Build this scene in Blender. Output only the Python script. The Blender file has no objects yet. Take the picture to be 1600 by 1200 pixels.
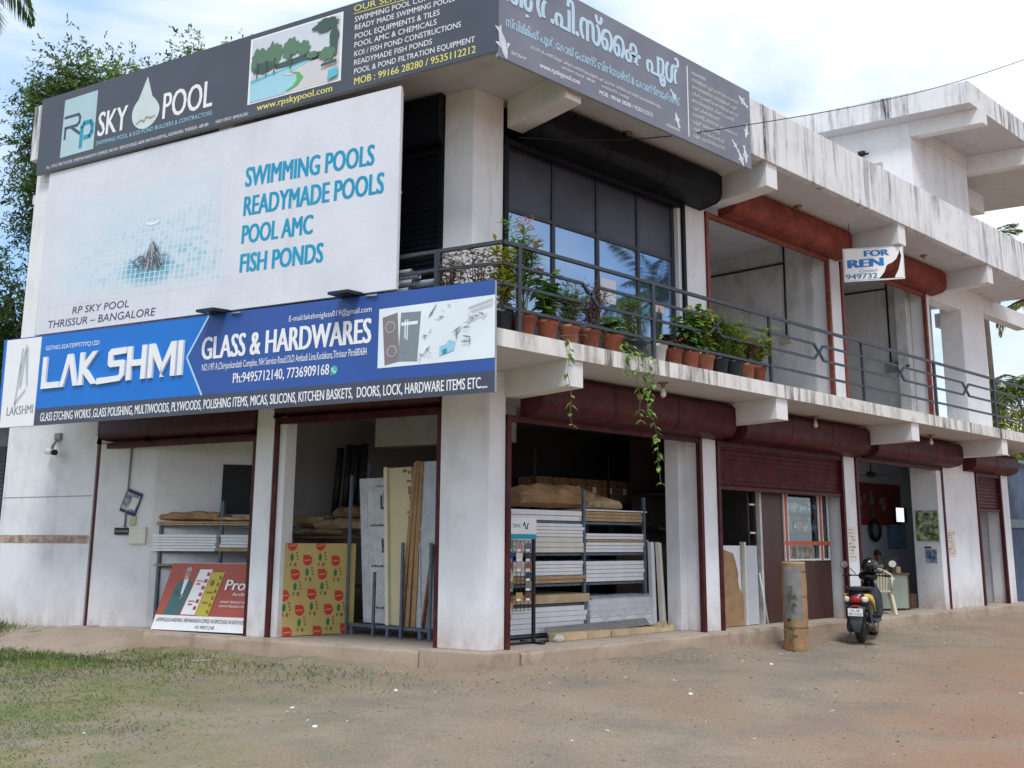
import bpy, bmesh, math, random
import numpy as np
from mathutils import Vector, Matrix
random.seed(7); RG = np.random.default_rng(7)
S = bpy.context.scene; COL = S.collection; R = math.radians
# ------------------------------------------------------------------ camera, world, sun, exposure
cam = bpy.data.objects.new('camera', bpy.data.cameras.new('camera')); COL.objects.link(cam)
yaw, pit, rol = 0.86545, 0.17080, 0.00649
F_ = Vector((math.cos(pit)*math.cos(yaw), math.cos(pit)*math.sin(yaw), math.sin(pit)))
R_ = Vector((math.sin(yaw), -math.cos(yaw), 0)); U_ = R_.cross(F_)
R2, U2 = R_*math.cos(rol)+U_*math.sin(rol), U_*math.cos(rol)-R_*math.sin(rol)
cam.matrix_world = Matrix(((R2.x, U2.x, -F_.x, -7.269), (R2.y, U2.y, -F_.y, -8.972), (R2.z, U2.z, -F_.z, 1.35), (0, 0, 0, 1)))
cam.data.sensor_fit = 'HORIZONTAL'; cam.data.sensor_width = 36; cam.data.lens = 32.016
cam.data.clip_start = 0.1; cam.data.clip_end = 2000
S.camera = cam
S.view_settings.view_transform = 'Standard'; S.view_settings.look = 'None'
S.view_settings.exposure = 0.46; S.view_settings.gamma = 1
SUN_EL, SUN_AZ = R(58), R(232)      # azimuth of the sun seen from the place, counter-clockwise from +X
W = bpy.data.worlds.new('World'); S.world = W; W.use_nodes = True
wt = W.node_tree; wn = wt.nodes; wl = wt.links; wn.clear()
sky = wn.new('ShaderNodeTexSky'); sky.sky_type = 'NISHITA'; sky.sun_disc = False
sky.sun_elevation = SUN_EL; sky.sun_rotation = math.pi/2 - SUN_AZ
sky.air_density = 1.2; sky.dust_density = 2.0
tc = wn.new('ShaderNodeTexCoord'); mp = wn.new('ShaderNodeMapping'); mp.inputs['Scale'].default_value = (1.0, 1.0, 2.2)
mp.inputs['Location'].default_value = (1.69, 3.49, -0.31)
nz = wn.new('ShaderNodeTexNoise'); nz.inputs['Scale'].default_value = 1.9; nz.inputs['Detail'].default_value = 7; nz.inputs['Roughness'].default_value = 0.55
nz.inputs['Distortion'].default_value = 0.35
rp = wn.new('ShaderNodeValToRGB'); rp.color_ramp.elements[0].position = 0.37; rp.color_ramp.elements[1].position = 0.55
grey = wn.new('ShaderNodeValToRGB'); grey.color_ramp.elements[0].position = 0.45; grey.color_ramp.elements[1].position = 0.75
grey.color_ramp.elements[0].color = (8.4, 8.6, 8.9, 1); grey.color_ramp.elements[1].color = (6.9, 7.4, 8.2, 1)
nz2 = wn.new('ShaderNodeTexNoise'); nz2.inputs['Scale'].default_value = 3.4; nz2.inputs['Detail'].default_value = 5
haz = wn.new('ShaderNodeMixRGB'); haz.inputs['Fac'].default_value = 0.7; haz.inputs['Color2'].default_value = (3.5, 5.9, 9.8, 1)
mix = wn.new('ShaderNodeMixRGB'); bg = wn.new('ShaderNodeBackground'); bg.inputs['Strength'].default_value = 0.1
wo = wn.new('ShaderNodeOutputWorld')
wl.new(tc.outputs['Generated'], mp.inputs['Vector']); wl.new(mp.outputs['Vector'], nz.inputs['Vector']); wl.new(mp.outputs['Vector'], nz2.inputs['Vector'])
wl.new(nz.outputs['Fac'], rp.inputs['Fac']); wl.new(nz2.outputs['Fac'], grey.inputs['Fac'])
wl.new(sky.outputs['Color'], haz.inputs['Color1']); wl.new(haz.outputs['Color'], mix.inputs['Color1'])
wl.new(grey.outputs['Color'], mix.inputs['Color2']); wl.new(rp.outputs['Color'], mix.inputs['Fac'])
wl.new(mix.outputs['Color'], bg.inputs['Color']); wl.new(bg.outputs['Background'], wo.inputs['Surface'])
sl = bpy.data.lights.new('sun', 'SUN'); sl.energy = 1.7; sl.angle = R(14); sl.color = (1.0, 0.985, 0.97)
so = bpy.data.objects.new('sun', sl); COL.objects.link(so)
sd = Vector((math.cos(SUN_EL)*math.cos(SUN_AZ), math.cos(SUN_EL)*math.sin(SUN_AZ), math.sin(SUN_EL)))
so.rotation_euler = (-sd).to_track_quat('-Z', 'Y').to_euler(); so.location = sd*60

# ------------------------------------------------------------------ materials
MATS = {}
def mat(name, col, rough=0.7, var=0.12, scale=6, bump=0.0, metal=0.0, spec=0.4, stretch=(1, 1, 1), col2=None, detail=5, lo=0.35, hi=0.65, trans=0.0):
    if name in MATS: return MATS[name]
    m = bpy.data.materials.new(name); m.use_nodes = True; t = m.node_tree; n = t.nodes; l = t.links
    b = n['Principled BSDF']; b.inputs['Roughness'].default_value = rough; b.inputs['Metallic'].default_value = metal
    b.inputs['Specular IOR Level'].default_value = spec
    c = n.new('ShaderNodeTexCoord'); mpp = n.new('ShaderNodeMapping'); mpp.inputs['Scale'].default_value = stretch
    nn = n.new('ShaderNodeTexNoise'); nn.inputs['Scale'].default_value = scale; nn.inputs['Detail'].default_value = detail; nn.inputs['Roughness'].default_value = 0.6
    r = n.new('ShaderNodeValToRGB'); e = r.color_ramp.elements
    e[0].position = lo; e[1].position = hi
    c2 = col2 or tuple(min(1, x*(1+var)) for x in col); c1 = tuple(x*(1-var) for x in col) if not col2 else col
    e[0].color = (*c1, 1); e[1].color = (*c2, 1)
    l.new(c.outputs['Object'], mpp.inputs['Vector']); l.new(mpp.outputs['Vector'], nn.inputs['Vector'])
    l.new(nn.outputs['Fac'], r.inputs['Fac']); l.new(r.outputs['Color'], b.inputs['Base Color'])
    if bump:
        bp = n.new('ShaderNodeBump'); bp.inputs['Strength'].default_value = bump; bp.inputs['Distance'].default_value = 0.02
        n3 = n.new('ShaderNodeTexNoise'); n3.inputs['Scale'].default_value = scale*5; n3.inputs['Detail'].default_value = 6
        l.new(mpp.outputs['Vector'], n3.inputs['Vector']); l.new(n3.outputs['Fac'], bp.inputs['Height']); l.new(bp.outputs['Normal'], b.inputs['Normal'])
    if trans: b.inputs['Transmission Weight'].default_value = trans
    MATS[name] = m; return m
def ramp_mask(n, l, vec, scale, stretch, lo, hi, detail=6, loc=(0, 0, 0)):
    mpp = n.new('ShaderNodeMapping'); mpp.inputs['Scale'].default_value = stretch; mpp.inputs['Location'].default_value = loc
    nn = n.new('ShaderNodeTexNoise'); nn.inputs['Scale'].default_value = scale; nn.inputs['Detail'].default_value = detail; nn.inputs['Roughness'].default_value = 0.62
    mr = n.new('ShaderNodeMapRange'); mr.inputs['From Min'].default_value = lo; mr.inputs['From Max'].default_value = hi
    l.new(vec, mpp.inputs['Vector']); l.new(mpp.outputs['Vector'], nn.inputs['Vector']); l.new(nn.outputs['Fac'], mr.inputs['Value'])
    return mr.outputs['Result']
def mixc(n, l, fac, a, b):
    mx = n.new('ShaderNodeMixRGB')
    l.new(fac, mx.inputs['Fac'])
    for s, v in (('Color1', a), ('Color2', b)):
        if isinstance(v, tuple): mx.inputs[s].default_value = (*v, 1)
        else: l.new(v, mx.inputs[s])
    return mx.outputs['Color']
def math_(n, l, op, a, b=0.0):
    q = n.new('ShaderNodeMath'); q.operation = op
    for i, v in enumerate((a, b)):
        if isinstance(v, (int, float)): q.inputs[i].default_value = v
        else: l.new(v, q.inputs[i])
    return q.outputs[0]
def plaster(name, base, dirt=(0.20, 0.19, 0.17), streak=0.0, mud=None, blotch=0.3, rough=0.8, streak_col=(0.035, 0.035, 0.035), sscale=5.0, lo=0.54, hi=0.70):
    """painted plaster: soft blotches, black rain streaks (streak), red mud splashed up from the ground (mud = (z0, z1))"""
    m = bpy.data.materials.new(name); m.use_nodes = True; t = m.node_tree; n = t.nodes; l = t.links
    b = n['Principled BSDF']; b.inputs['Roughness'].default_value = rough; b.inputs['Specular IOR Level'].default_value = 0.25
    c = n.new('ShaderNodeTexCoord').outputs['Object']
    col = mixc(n, l, ramp_mask(n, l, c, 1.3, (1, 1, 1), 0.42, 0.72), base, tuple(x*0.9 for x in base))
    f = math_(n, l, 'MULTIPLY', ramp_mask(n, l, c, 3.1, (1, 1, 0.6), 0.52, 0.78, loc=(3, 1, 2)), blotch)
    col = mixc(n, l, f, col, dirt)
    if streak:
        a = ramp_mask(n, l, c, sscale, (1, 1, 0.05), lo, hi, loc=(1, 4, 0)); d = ramp_mask(n, l, c, 1.1, (1, 1, 0.5), 0.40, 0.62, loc=(7, 0, 0))
        a2 = ramp_mask(n, l, c, 24, (1, 1, 0.16), 0.15, 0.55)
        f = math_(n, l, 'MULTIPLY', math_(n, l, 'MULTIPLY', math_(n, l, 'MULTIPLY', a, d), a2), streak)
        col = mixc(n, l, f, col, streak_col)
    if mud:
        sx = n.new('ShaderNodeSeparateXYZ'); l.new(c, sx.inputs['Vector'])
        mr = n.new('ShaderNodeMapRange'); mr.inputs['From Min'].default_value = mud[1]; mr.inputs['From Max'].default_value = mud[0]; l.new(sx.outputs['Z'], mr.inputs['Value'])
        k = math_(n, l, 'MULTIPLY', math_(n, l, 'POWER', mr.outputs['Result'], 1.6), ramp_mask(n, l, c, 4.5, (1, 1, 0.5), 0.25, 0.62))
        col = mixc(n, l, math_(n, l, 'MULTIPLY', k, 0.85), col, (0.34, 0.21, 0.13))
    l.new(col, b.inputs['Base Color'])
    bp = n.new('ShaderNodeBump'); bp.inputs['Strength'].default_value = 0.25; bp.inputs['Distance'].default_value = 0.01
    n3 = n.new('ShaderNodeTexNoise'); n3.inputs['Scale'].default_value = 22; n3.inputs['Detail'].default_value = 8; l.new(c, n3.inputs['Vector'])
    l.new(n3.outputs['Fac'], bp.inputs['Height']); l.new(bp.outputs['Normal'], b.inputs['Normal'])
    MATS[name] = m; return m
WALL = plaster('white_plaster', (0.75, 0.755, 0.775), streak=0.25, mud=(-0.25, 0.75), blotch=0.25)
COLM = plaster('column_plaster', (0.80, 0.81, 0.83), streak=0.25, mud=(-0.1, 0.75), blotch=0.2)
UPW = plaster('upper_plaster', (0.78, 0.78, 0.78), streak=0.3, blotch=0.18)
FASC = plaster('weathered_fascia', (0.74, 0.745, 0.74), streak=1.0, blotch=0.4, dirt=(0.30, 0.30, 0.28), sscale=8.5, lo=0.455, hi=0.60)
EDGE = plaster('stained_slab_edge', (0.72, 0.705, 0.66), streak=1.0, blotch=0.8, dirt=(0.25, 0.18, 0.10), sscale=6.0, lo=0.45, hi=0.58)
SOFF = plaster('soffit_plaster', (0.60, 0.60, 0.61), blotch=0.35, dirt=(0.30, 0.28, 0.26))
BEAM = plaster('beam_plaster', (0.74, 0.73, 0.72), blotch=0.15)
BLOCK = plaster('bare_cement_wall', (0.66, 0.66, 0.64), blotch=0.6, streak=0.5, streak_col=(0.16, 0.155, 0.15), sscale=3)
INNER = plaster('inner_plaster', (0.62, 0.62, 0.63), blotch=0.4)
DIM = plaster('dim_inner_wall', (0.30, 0.30, 0.31), blotch=0.5)  # inner plaster darkened, so the rooms' dimness is in its colour
PLIN = plaster('plinth_cement', (0.39, 0.31, 0.24), blotch=0.95, dirt=(0.20, 0.14, 0.10), rough=0.9, mud=(-0.30, 0.02))
FLOOR = plaster('floor_cement', (0.40, 0.34, 0.28), blotch=0.6, dirt=(0.22, 0.17, 0.13), rough=0.85)
MAROON = mat('maroon_enamel', (0.050, 0.009, 0.011), 0.5, 0.3, 5, spec=0.25, col2=(0.105, 0.020, 0.020), bump=0.12, lo=0.38, hi=0.72)
OXIDE = mat('red_oxide_paint', (0.15, 0.030, 0.020), 0.6, 0.22, 4, spec=0.2, col2=(0.27, 0.058, 0.034), bump=0.12, lo=0.36, hi=0.7)
BLACKSH = mat('black_enamel', (0.007, 0.008, 0.012), 0.5, 0.3, 6, spec=0.2)
DARKMET = mat('dark_frame', (0.030, 0.033, 0.042), 0.4, 0.2, 9)
RAILM = mat('grey_blue_railing_paint', (0.038, 0.045, 0.058), 0.5, 0.35, 14, col2=(0.085, 0.095, 0.11), lo=0.55, hi=0.8)
RACKM = mat('blue_grey_rack_paint', (0.10, 0.13, 0.17), 0.5, 0.2, 10)
WHITE = mat('white_paint', (0.80, 0.80, 0.80), 0.5, 0.03, 5)
LETTER = mat('white_letter_vinyl', (0.82, 0.82, 0.82), 0.45, 0.02, 5)
BLACK = mat('black_plastic', (0.012, 0.012, 0.014), 0.35, 0.2, 8)
CARD = mat('brown_cardboard', (0.36, 0.22, 0.115), 0.85, 0.18, 5, bump=0.15)
CARDP = mat('pale_cardboard', (0.50, 0.37, 0.22), 0.85, 0.14, 5, bump=0.1)
PLY = mat('plywood_edge', (0.42, 0.28, 0.15), 0.7, 0.25, 9, stretch=(1, 1, 9))
LAM = mat('white_laminate', (0.78, 0.78, 0.80), 0.4, 0.04, 3)
CREAM = mat('cream_laminate', (0.68, 0.66, 0.58), 0.45, 0.05, 3)
WIRE = mat('black_cable', (0.01, 0.01, 0.012), 0.5, 0.1, 5)
STEEL = mat('dull_steel', (0.45, 0.45, 0.46), 0.35, 0.15, 9, metal=0.9)

# ------------------------------------------------------------------ frames and mesh builder
LD = Vector((-0.390749, 0.920497, 0)); LN = Vector((-0.920497, -0.390749, 0))
def RF(a, b, c): return Vector((a, b, c))                    # right-hand front: x along it, y depth, z up
def LF(t, o, z): return LD*t + LN*o + Vector((0, 0, z))      # left-hand front: t along it, o outwards, z up
def frame(loc, deg):
    ca, sa = math.cos(R(deg)), math.sin(R(deg)); L = Vector(loc)
    return lambda a, b, c: L + Vector((a*ca-b*sa, a*sa+b*ca, c))
LOC = {}
class MB:
    def __init__(s): s.v = []; s.f = []; s.m = []; s.s = []
    def add(s, vs, fs, m=0, sm=False):
        k = len(s.v); s.v += [Vector(v) for v in vs]
        for f in fs: s.f.append([i+k for i in f]); s.m.append(m); s.s.append(sm)
        return s
    def box(s, F, a0, a1, b0, b1, c0, c1, m=0):
        vs = [F(a, b, c) for c in (c0, c1) for b in (b0, b1) for a in (a0, a1)]
        return s.add(vs, [(0, 2, 3, 1), (4, 5, 7, 6), (0, 1, 5, 4), (1, 3, 7, 5), (3, 2, 6, 7), (2, 0, 4, 6)], m)
    def poly(s, pts, z0, z1, m=0, ms=None, mt=None):
        n = len(pts); vs = [(p[0], p[1], z0) for p in pts] + [(p[0], p[1], z1) for p in pts]
        s.add(vs, [list(range(n))[::-1]], m)
        s.add(vs, [list(range(n, 2*n))], m if mt is None else mt)
        return s.add(vs, [(i, (i+1) % n, n+(i+1) % n, n+i) for i in range(n)], m if ms is None else ms)
    def extr(s, F, prof, a0, a1, m=0, sm=False):
        """profile of (b, c) pulled along a"""
        n = len(prof); vs = [F(a0, *p) for p in prof] + [F(a1, *p) for p in prof]
        s.add(vs, [(i, (i+1) % n, n+(i+1) % n, n+i) for i in range(n)], m, sm)
        return s.add(vs, [list(range(n))[::-1], list(range(n, 2*n))], m)
    def front(s, F, prof, b0, b1, m=0):
        """outline of (a, c) given thickness along b"""
        n = len(prof); vs = [F(p[0], b0, p[1]) for p in prof] + [F(p[0], b1, p[1]) for p in prof]
        s.add(vs, [(i, (i+1) % n, n+(i+1) % n, n+i) for i in range(n)], m)
        return s.add(vs, [list(range(n))[::-1], list(range(n, 2*n))], m)
    def flat(s, pts, m=0): return s.add(pts, [list(range(len(pts)))], m)
    def tube(s, pts, r, n=8, m=0, cap=True, sm=True):
        pts = [Vector(p) for p in pts]; rs = r if isinstance(r, (list, tuple)) else [r]*len(pts); rings = []; u = None
        for i, p in enumerate(pts):
            d = (pts[min(i+1, len(pts)-1)]-pts[max(i-1, 0)])
            if d.length < 1e-9: d = Vector((0, 0, 1))
            d.normalize()
            if u is None:
                u = d.cross(Vector((0, 0, 1)));
                if u.length < 0.05: u = d.cross(Vector((1, 0, 0)))
            else: u = u-d*u.dot(d)
            u.normalize(); w = d.cross(u)
            rings.append([p+(u*math.cos(2*math.pi*k/n)+w*math.sin(2*math.pi*k/n))*rs[i] for k in range(n)])
        vs = [q for g in rings for q in g]; fs = []
        for i in range(len(pts)-1):
            for k in range(n): fs.append((i*n+k, i*n+(k+1) % n, (i+1)*n+(k+1) % n, (i+1)*n+k))
        s.add(vs, fs, m, sm)
        if cap: s.add(vs, [list(range(n))[::-1], list(range(len(vs)-n, len(vs)))], m)
        return s
    def bar(s, p, q, w, h=None, m=0):
        """square bar between two points"""
        p, q = Vector(p), Vector(q); h = h or w; d = (q-p).normalized(); u = d.cross(Vector((0, 0, 1)))
        if u.length < 0.05: u = Vector((1, 0, 0))
        u.normalize(); v = u.cross(d)
        c = [u*(w/2*a)+v*(h/2*b) for a, b in ((-1, -1), (1, -1), (1, 1), (-1, 1))]
        vs = [p+x for x in c]+[q+x for x in c]
        return s.add(vs, [(0, 1, 5, 4), (1, 2, 6, 5), (2, 3, 7, 6), (3, 0, 4, 7), (3, 2, 1, 0), (4, 5, 6, 7)], m)
    def lathe(s, c, prof, n=16, m=0, F=None, sm=True):
        c = Vector(c); vs = []; fs = []
        for r, z in prof:
            for k in range(n):
                a = 2*math.pi*k/n; p = Vector((r*math.cos(a), r*math.sin(a), z))
                vs.append(c+p if F is None else F(p.x+c.x, p.y+c.y, p.z+c.z))
        for i in range(len(prof)-1):
            for k in range(n): fs.append((i*n+k, i*n+(k+1) % n, (i+1)*n+(k+1) % n, (i+1)*n+k))
        s.add(vs, fs, m, sm)
        return s.add(vs, [list(range(n))[::-1], list(range(len(vs)-n, len(vs)))], m)
    def ell(s, c, rx, ry, rz, n=12, k=8, m=0, F=None):
        vs = []; fs = []
        for i in range(k+1):
            ph = math.pi*i/k
            for j in range(n):
                a = 2*math.pi*j/n; p = (c[0]+rx*math.sin(ph)*math.cos(a), c[1]+ry*math.sin(ph)*math.sin(a), c[2]+rz*math.cos(ph))
                vs.append(F(*p) if F else p)
        for i in range(k):
            for j in range(n): fs.append((i*n+j, i*n+(j+1) % n, (i+1)*n+(j+1) % n, (i+1)*n+j))
        return s.add(vs, fs, m, True)
    def build(s, name, mats, parent=None, bevel=0.0, local=False, recalc=True):
        if not isinstance(mats, (list, tuple)): mats = [mats]
        off = Vector((0, 0, 0))
        if parent is not None and not local: off = LOC.get(parent.name, off)
        loc = Vector((0, 0, 0))
        if parent is None and not local:
            a = np.array([tuple(v) for v in s.v]); loc = Vector(((a[:, 0].min()+a[:, 0].max())/2, (a[:, 1].min()+a[:, 1].max())/2, a[:, 2].min())); off = loc
        me = bpy.data.meshes.new(name); me.from_pydata([tuple(v-off) for v in s.v], [], s.f)
        for x in mats: me.materials.append(x)
        me.polygons.foreach_set('material_index', s.m); me.polygons.foreach_set('use_smooth', s.s)
        if recalc or bevel:
            b = bmesh.new(); b.from_mesh(me)
            bmesh.ops.remove_doubles(b, verts=b.verts, dist=1e-5)
            bmesh.ops.recalc_face_normals(b, faces=b.faces)
            if bevel:
                eds = [e for e in b.edges if len(e.link_faces) == 2 and e.calc_face_angle(0) > 0.6]
                bmesh.ops.bevel(b, geom=eds, offset=bevel, segments=2, affect='EDGES', profile=0.6, clamp_overlap=True)
            b.to_mesh(me); b.free()
        me.update()
        o = bpy.data.objects.new(name, me); COL.objects.link(o)
        if parent is not None: o.parent = parent
        else: o.location = loc
        LOC[o.name] = off if parent is not None else loc
        return o
def tag(o, label=None, cat=None, group=None, kind=None):
    for k, v in (('label', label), ('category', cat), ('group', group), ('kind', kind)):
        if v: o[k] = v
    return o
def thing(name, label, cat, loc=(0, 0, 0), group=None, rotz=0.0):
    o = bpy.data.objects.new(name, None); COL.objects.link(o); o.location = loc; o.rotation_euler = (0, 0, rotz); o.empty_display_size = 0.2
    LOC[o.name] = Vector(loc); return tag(o, label, cat, group)
def copy_thing(src, loc, rotz=0.0, label=None):
    c = src.copy(); COL.objects.link(c); c.location = loc; c.rotation_euler = (0, 0, rotz)
    if label: c['label'] = label
    for ch in list(src.children):
        d = ch.copy(); COL.objects.link(d); d.parent = c
        for g in list(ch.children):
            e = g.copy(); COL.objects.link(e); e.parent = d
    return c
# lettering: a line of text fitted between a0 and a1 on the plane b of a frame, capitals h tall
def text_outline(txt, bold=0.0):
    cu = bpy.data.curves.new('text', 'FONT'); cu.body = txt; cu.size = 1.0; cu.offset = bold; cu.resolution_u = 3
    o = bpy.data.objects.new('text', cu); COL.objects.link(o); bpy.context.view_layer.update()
    me = bpy.data.meshes.new_from_object(o.evaluated_get(bpy.context.evaluated_depsgraph_get()))
    vs = np.zeros(len(me.vertices)*3); me.vertices.foreach_get('co', vs); vs = vs.reshape(-1, 3); fs = [list(p.vertices) for p in me.polygons]
    bpy.data.objects.remove(o); bpy.data.curves.remove(cu); bpy.data.meshes.remove(me)
    return vs, fs
CAPH = text_outline('H')[0][:, 1].max()
def lettering(txt, parent, F, a0, z0, a1, z1, h, b, m, bold=0.0, shear=0.0, name='lettering', caph=None):
    vs, fs = text_outline(txt)
    if not len(vs): return None
    if bold:                                                   # heavier strokes: the outline laid twice more, a little to either side
        n0 = len(vs); v2 = []; f2 = []
        q_ = max(1, math.ceil(bold*1.3/0.03))
        for i, d in enumerate([bold*1.3*j/q_ for j in range(-q_, q_+1)]):
            w = vs.copy(); w[:, 0] += d; w[:, 2] = i*0.00012; v2.append(w); f2 += [[q+i*n0 for q in f] for f in fs]
        vs = np.vstack(v2); fs = f2
    x = vs[:, 0]+shear*vs[:, 1]; y = vs[:, 1]/(caph or CAPH); x = (x-x.min())/(x.max()-x.min())
    k = MB(); k.add([F(a0+(a1-a0)*X, b+q, z0+(z1-z0)*X+h*Y) for X, Y, q in zip(x, y, vs[:, 2])], fs)
    return k.build(name, m, parent, recalc=False)
# ================================================================== ground
def ground():
    m = bpy.data.materials.new('gravelly_earth'); m.use_nodes = True; t = m.node_tree; n = t.nodes; l = t.links
    b = n['Principled BSDF']; b.inputs['Roughness'].default_value = 0.95; b.inputs['Specular IOR Level'].default_value = 0.15
    c = n.new('ShaderNodeTexCoord').outputs['Object']
    col = mixc(n, l, ramp_mask(n, l, c, 0.5, (1, 1, 1), 0.40, 0.62), (0.335, 0.27, 0.20), (0.29, 0.23, 0.165))
    col = mixc(n, l, ramp_mask(n, l, c, 0.33, (1, 1, 1), 0.50, 0.66, loc=(4, 2, 0)), col, (0.31, 0.225, 0.155))
    col = mixc(n, l, ramp_mask(n, l, c, 0.9, (1, 1, 1), 0.48, 0.64, loc=(9, 0, 0)), col, (0.235, 0.20, 0.16))
    col = mixc(n, l, math_(n, l, 'MULTIPLY', ramp_mask(n, l, c, 55, (1, 1, 1), 0.48, 0.60), 0.6), col, (0.12, 0.105, 0.09))
    col = mixc(n, l, math_(n, l, 'MULTIPLY', ramp_mask(n, l, c, 48, (1, 1, 1), 0.56, 0.66, loc=(2, 2, 2)), 0.6), col, (0.42, 0.37, 0.30))
    # redder earth towards the near right, thin turf film on the left
    sx = n.new('ShaderNodeSeparateXYZ'); l.new(c, sx.inputs['Vector'])
    d2 = math_(n, l, 'ADD', math_(n, l, 'MULTIPLY', sx.outputs['Y'], -0.8), math_(n, l, 'MULTIPLY', sx.outputs['X'], 0.22)); m2 = n.new('ShaderNodeMapRange'); m2.inputs['From Min'].default_value = 2.9; m2.inputs['From Max'].default_value = 5.2; l.new(d2, m2.inputs['Value'])
    col = mixc(n, l, math_(n, l, 'MULTIPLY', math_(n, l, 'MULTIPLY', m2.outputs['Result'], ramp_mask(n, l, c, 0.8, (1, 1, 1), 0.25, 0.6, loc=(5, 5, 0))), 0.85), col, (0.33, 0.175, 0.105))
    d = math_(n, l, 'ADD', math_(n, l, 'MULTIPLY', sx.outputs['X'], -0.75), math_(n, l, 'MULTIPLY', sx.outputs['Y'], 0.52))
    mr = n.new('ShaderNodeMapRange'); mr.inputs['From Min'].default_value = 0.8; mr.inputs['From Max'].default_value = 3.6; l.new(d, mr.inputs['Value'])
    g = math_(n, l, 'MULTIPLY', mr.outputs['Result'], ramp_mask(n, l, c, 1.7, (1, 1, 1), 0.36, 0.56))
    g = math_(n, l, 'MULTIPLY', g, ramp_mask(n, l, c, 21, (1, 1, 1), 0.30, 0.55))
    col = mixc(n, l, math_(n, l, 'MULTIPLY', g, 0.85), col, mixc(n, l, ramp_mask(n, l, c, 2.2, (1, 1, 1), 0.4, 0.6), (0.10, 0.165, 0.035), (0.20, 0.19, 0.075)))
    l.new(col, b.inputs['Base Color'])
    bp = n.new('ShaderNodeBump'); bp.inputs['Strength'].default_value = 0.45; bp.inputs['Distance'].default_value = 0.03
    n3 = n.new('ShaderNodeTexNoise'); n3.inputs['Scale'].default_value = 17; n3.inputs['Detail'].default_value = 12; n3.inputs['Roughness'].default_value = 0.7; l.new(c, n3.inputs['Vector'])
    l.new(n3.outputs['Fac'], bp.inputs['Height']); l.new(bp.outputs['Normal'], b.inputs['Normal'])
    xs = np.concatenate([[-400, -150, -60, -30], np.arange(-12, 20.01, 0.16), [32, 60, 150, 400]]); ys = np.concatenate([[-400, -150, -60, -30], np.arange(-10, 16.01, 0.16), [32, 60, 150, 400]])
    k = MB(); X, Y = np.meshgrid(xs, ys); Z = ground_z(X, Y)
    w = len(xs); vs = list(zip(X.ravel(), Y.ravel(), Z.ravel()))
    fs = [(j*w+i, j*w+i+1, (j+1)*w+i+1, (j+1)*w+i) for j in range(len(ys)-1) for i in range(w-1)]
    k.v = [Vector(v) for v in vs]; k.f = fs; k.m = [0]*len(fs); k.s = [True]*len(fs)
    o = k.build('ground', m, None, local=True, recalc=False); tag(o, kind='structure')
def ground_z(X, Y):
    near = np.exp(-((X-2)/14.0)**2-((Y+1)/9.0)**2)
    z = -0.26+0.018*np.sin(X*0.9+Y*0.6)*near+0.014*np.sin(X*2.1-Y*1.7)*near
    t = X*LD.x+Y*LD.y; o = X*LN.x+Y*LN.y                       # earth heaped against the left end wall
    hump = 0.20*np.clip((t-6.2)/1.2, 0, 1)*np.exp(-((o-0.2)/0.7)**2)
    # soil washed up against the plinth's foot
    lump = 0.5+0.5*np.sin(X*3.1+Y*2.3)*np.sin(X*1.3-Y*4.1)
    z = z+0.13*(0.30+0.65*lump)*np.exp(-np.abs(Y+0.20)/0.22)*((X > -0.3) & (Y < 0.1)*1)
    z = z+0.12*(0.30+0.65*lump)*np.exp(-np.abs(o-0.20)/0.22)*((t > -0.3) & (t < 6) & (o > -0.1))
    return z+hump
ground()

# ================================================================== the building
OS = 1.297; CX, CY = -0.9, -1.2
B = thing('commercial_building', 'two storey white concrete shop building with stained parapet, roller shutters and rooftop stair room', 'building', (0, 0, 0))
END = 16.7; ED = Vector((-0.3486, 0.9373, 0))                       # right-hand end wall runs back along this direction
def lp(t, o): p = LF(t, o, 0); return (p.x, p.y)
def ep(x, y, d=0): return (x+ED.x/ED.y*(y-0)+d, y)
# plinth with its raised block under the corner column
k = MB()
k.poly([(-0.12, -0.15), (END, -0.15), ep(END, 9), lp(10.2, -6.0), lp(6.9, -4.5), lp(6.9, 0.02), lp(5.75, 0.13), lp(-0.1, 0.13)], -0.6, 0.0, 1, ms=0)
k.build('plinth', [PLIN, FLOOR], B, bevel=0.012)
def rough_strip(p, q, nx, seed):
    """ragged coat of old render on a plinth face"""
    r = random.Random(seed); k = MB(); p, q = Vector(p), Vector(q); n = int((q-p).length/0.09); nn = Vector(nx); vs = []; zs = (-0.34, -0.22, -0.12, -0.05, -0.012)
    for i in range(n+1):
        b = p.lerp(q, i/n); w = 0.012+0.014*math.sin(i*0.37+seed)
        for j, z in enumerate(zs): vs.append(b+nn*max(0.004, (w+r.uniform(-.008, .012)+(0.02 if j < 2 else 0)) if j < 4 else r.uniform(.001, .012))+Vector((0, 0, z+r.uniform(-.012, .010))))
        vs.append(b-nn*0.02+Vector((0, 0, -0.004)))
    m_ = len(zs)+1
    k.add(vs, [(i*m_+j, (i+1)*m_+j, (i+1)*m_+j+1, i*m_+j+1) for i in range(n) for j in range(m_-1)], 0, True); return k.build('plinth_render', PLIN, B)
rough_strip((0.40, -0.15, 0), (END, -0.15, 0), (0, -1, 0), 1); rough_strip(LF(5.7, 0.13, 0), LF(0.9, 0.13, 0), LN, 2)
k = MB(); k.poly([(0.36, -0.19), (0.36, 0.25), lp(0.86, -0.25), lp(0.86, 0.19), lp(-0.10, 0.19), (-0.11, -0.19)], -0.6, 0.014); k.build('column_base', PLIN, B, bevel=0.02)
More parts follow.
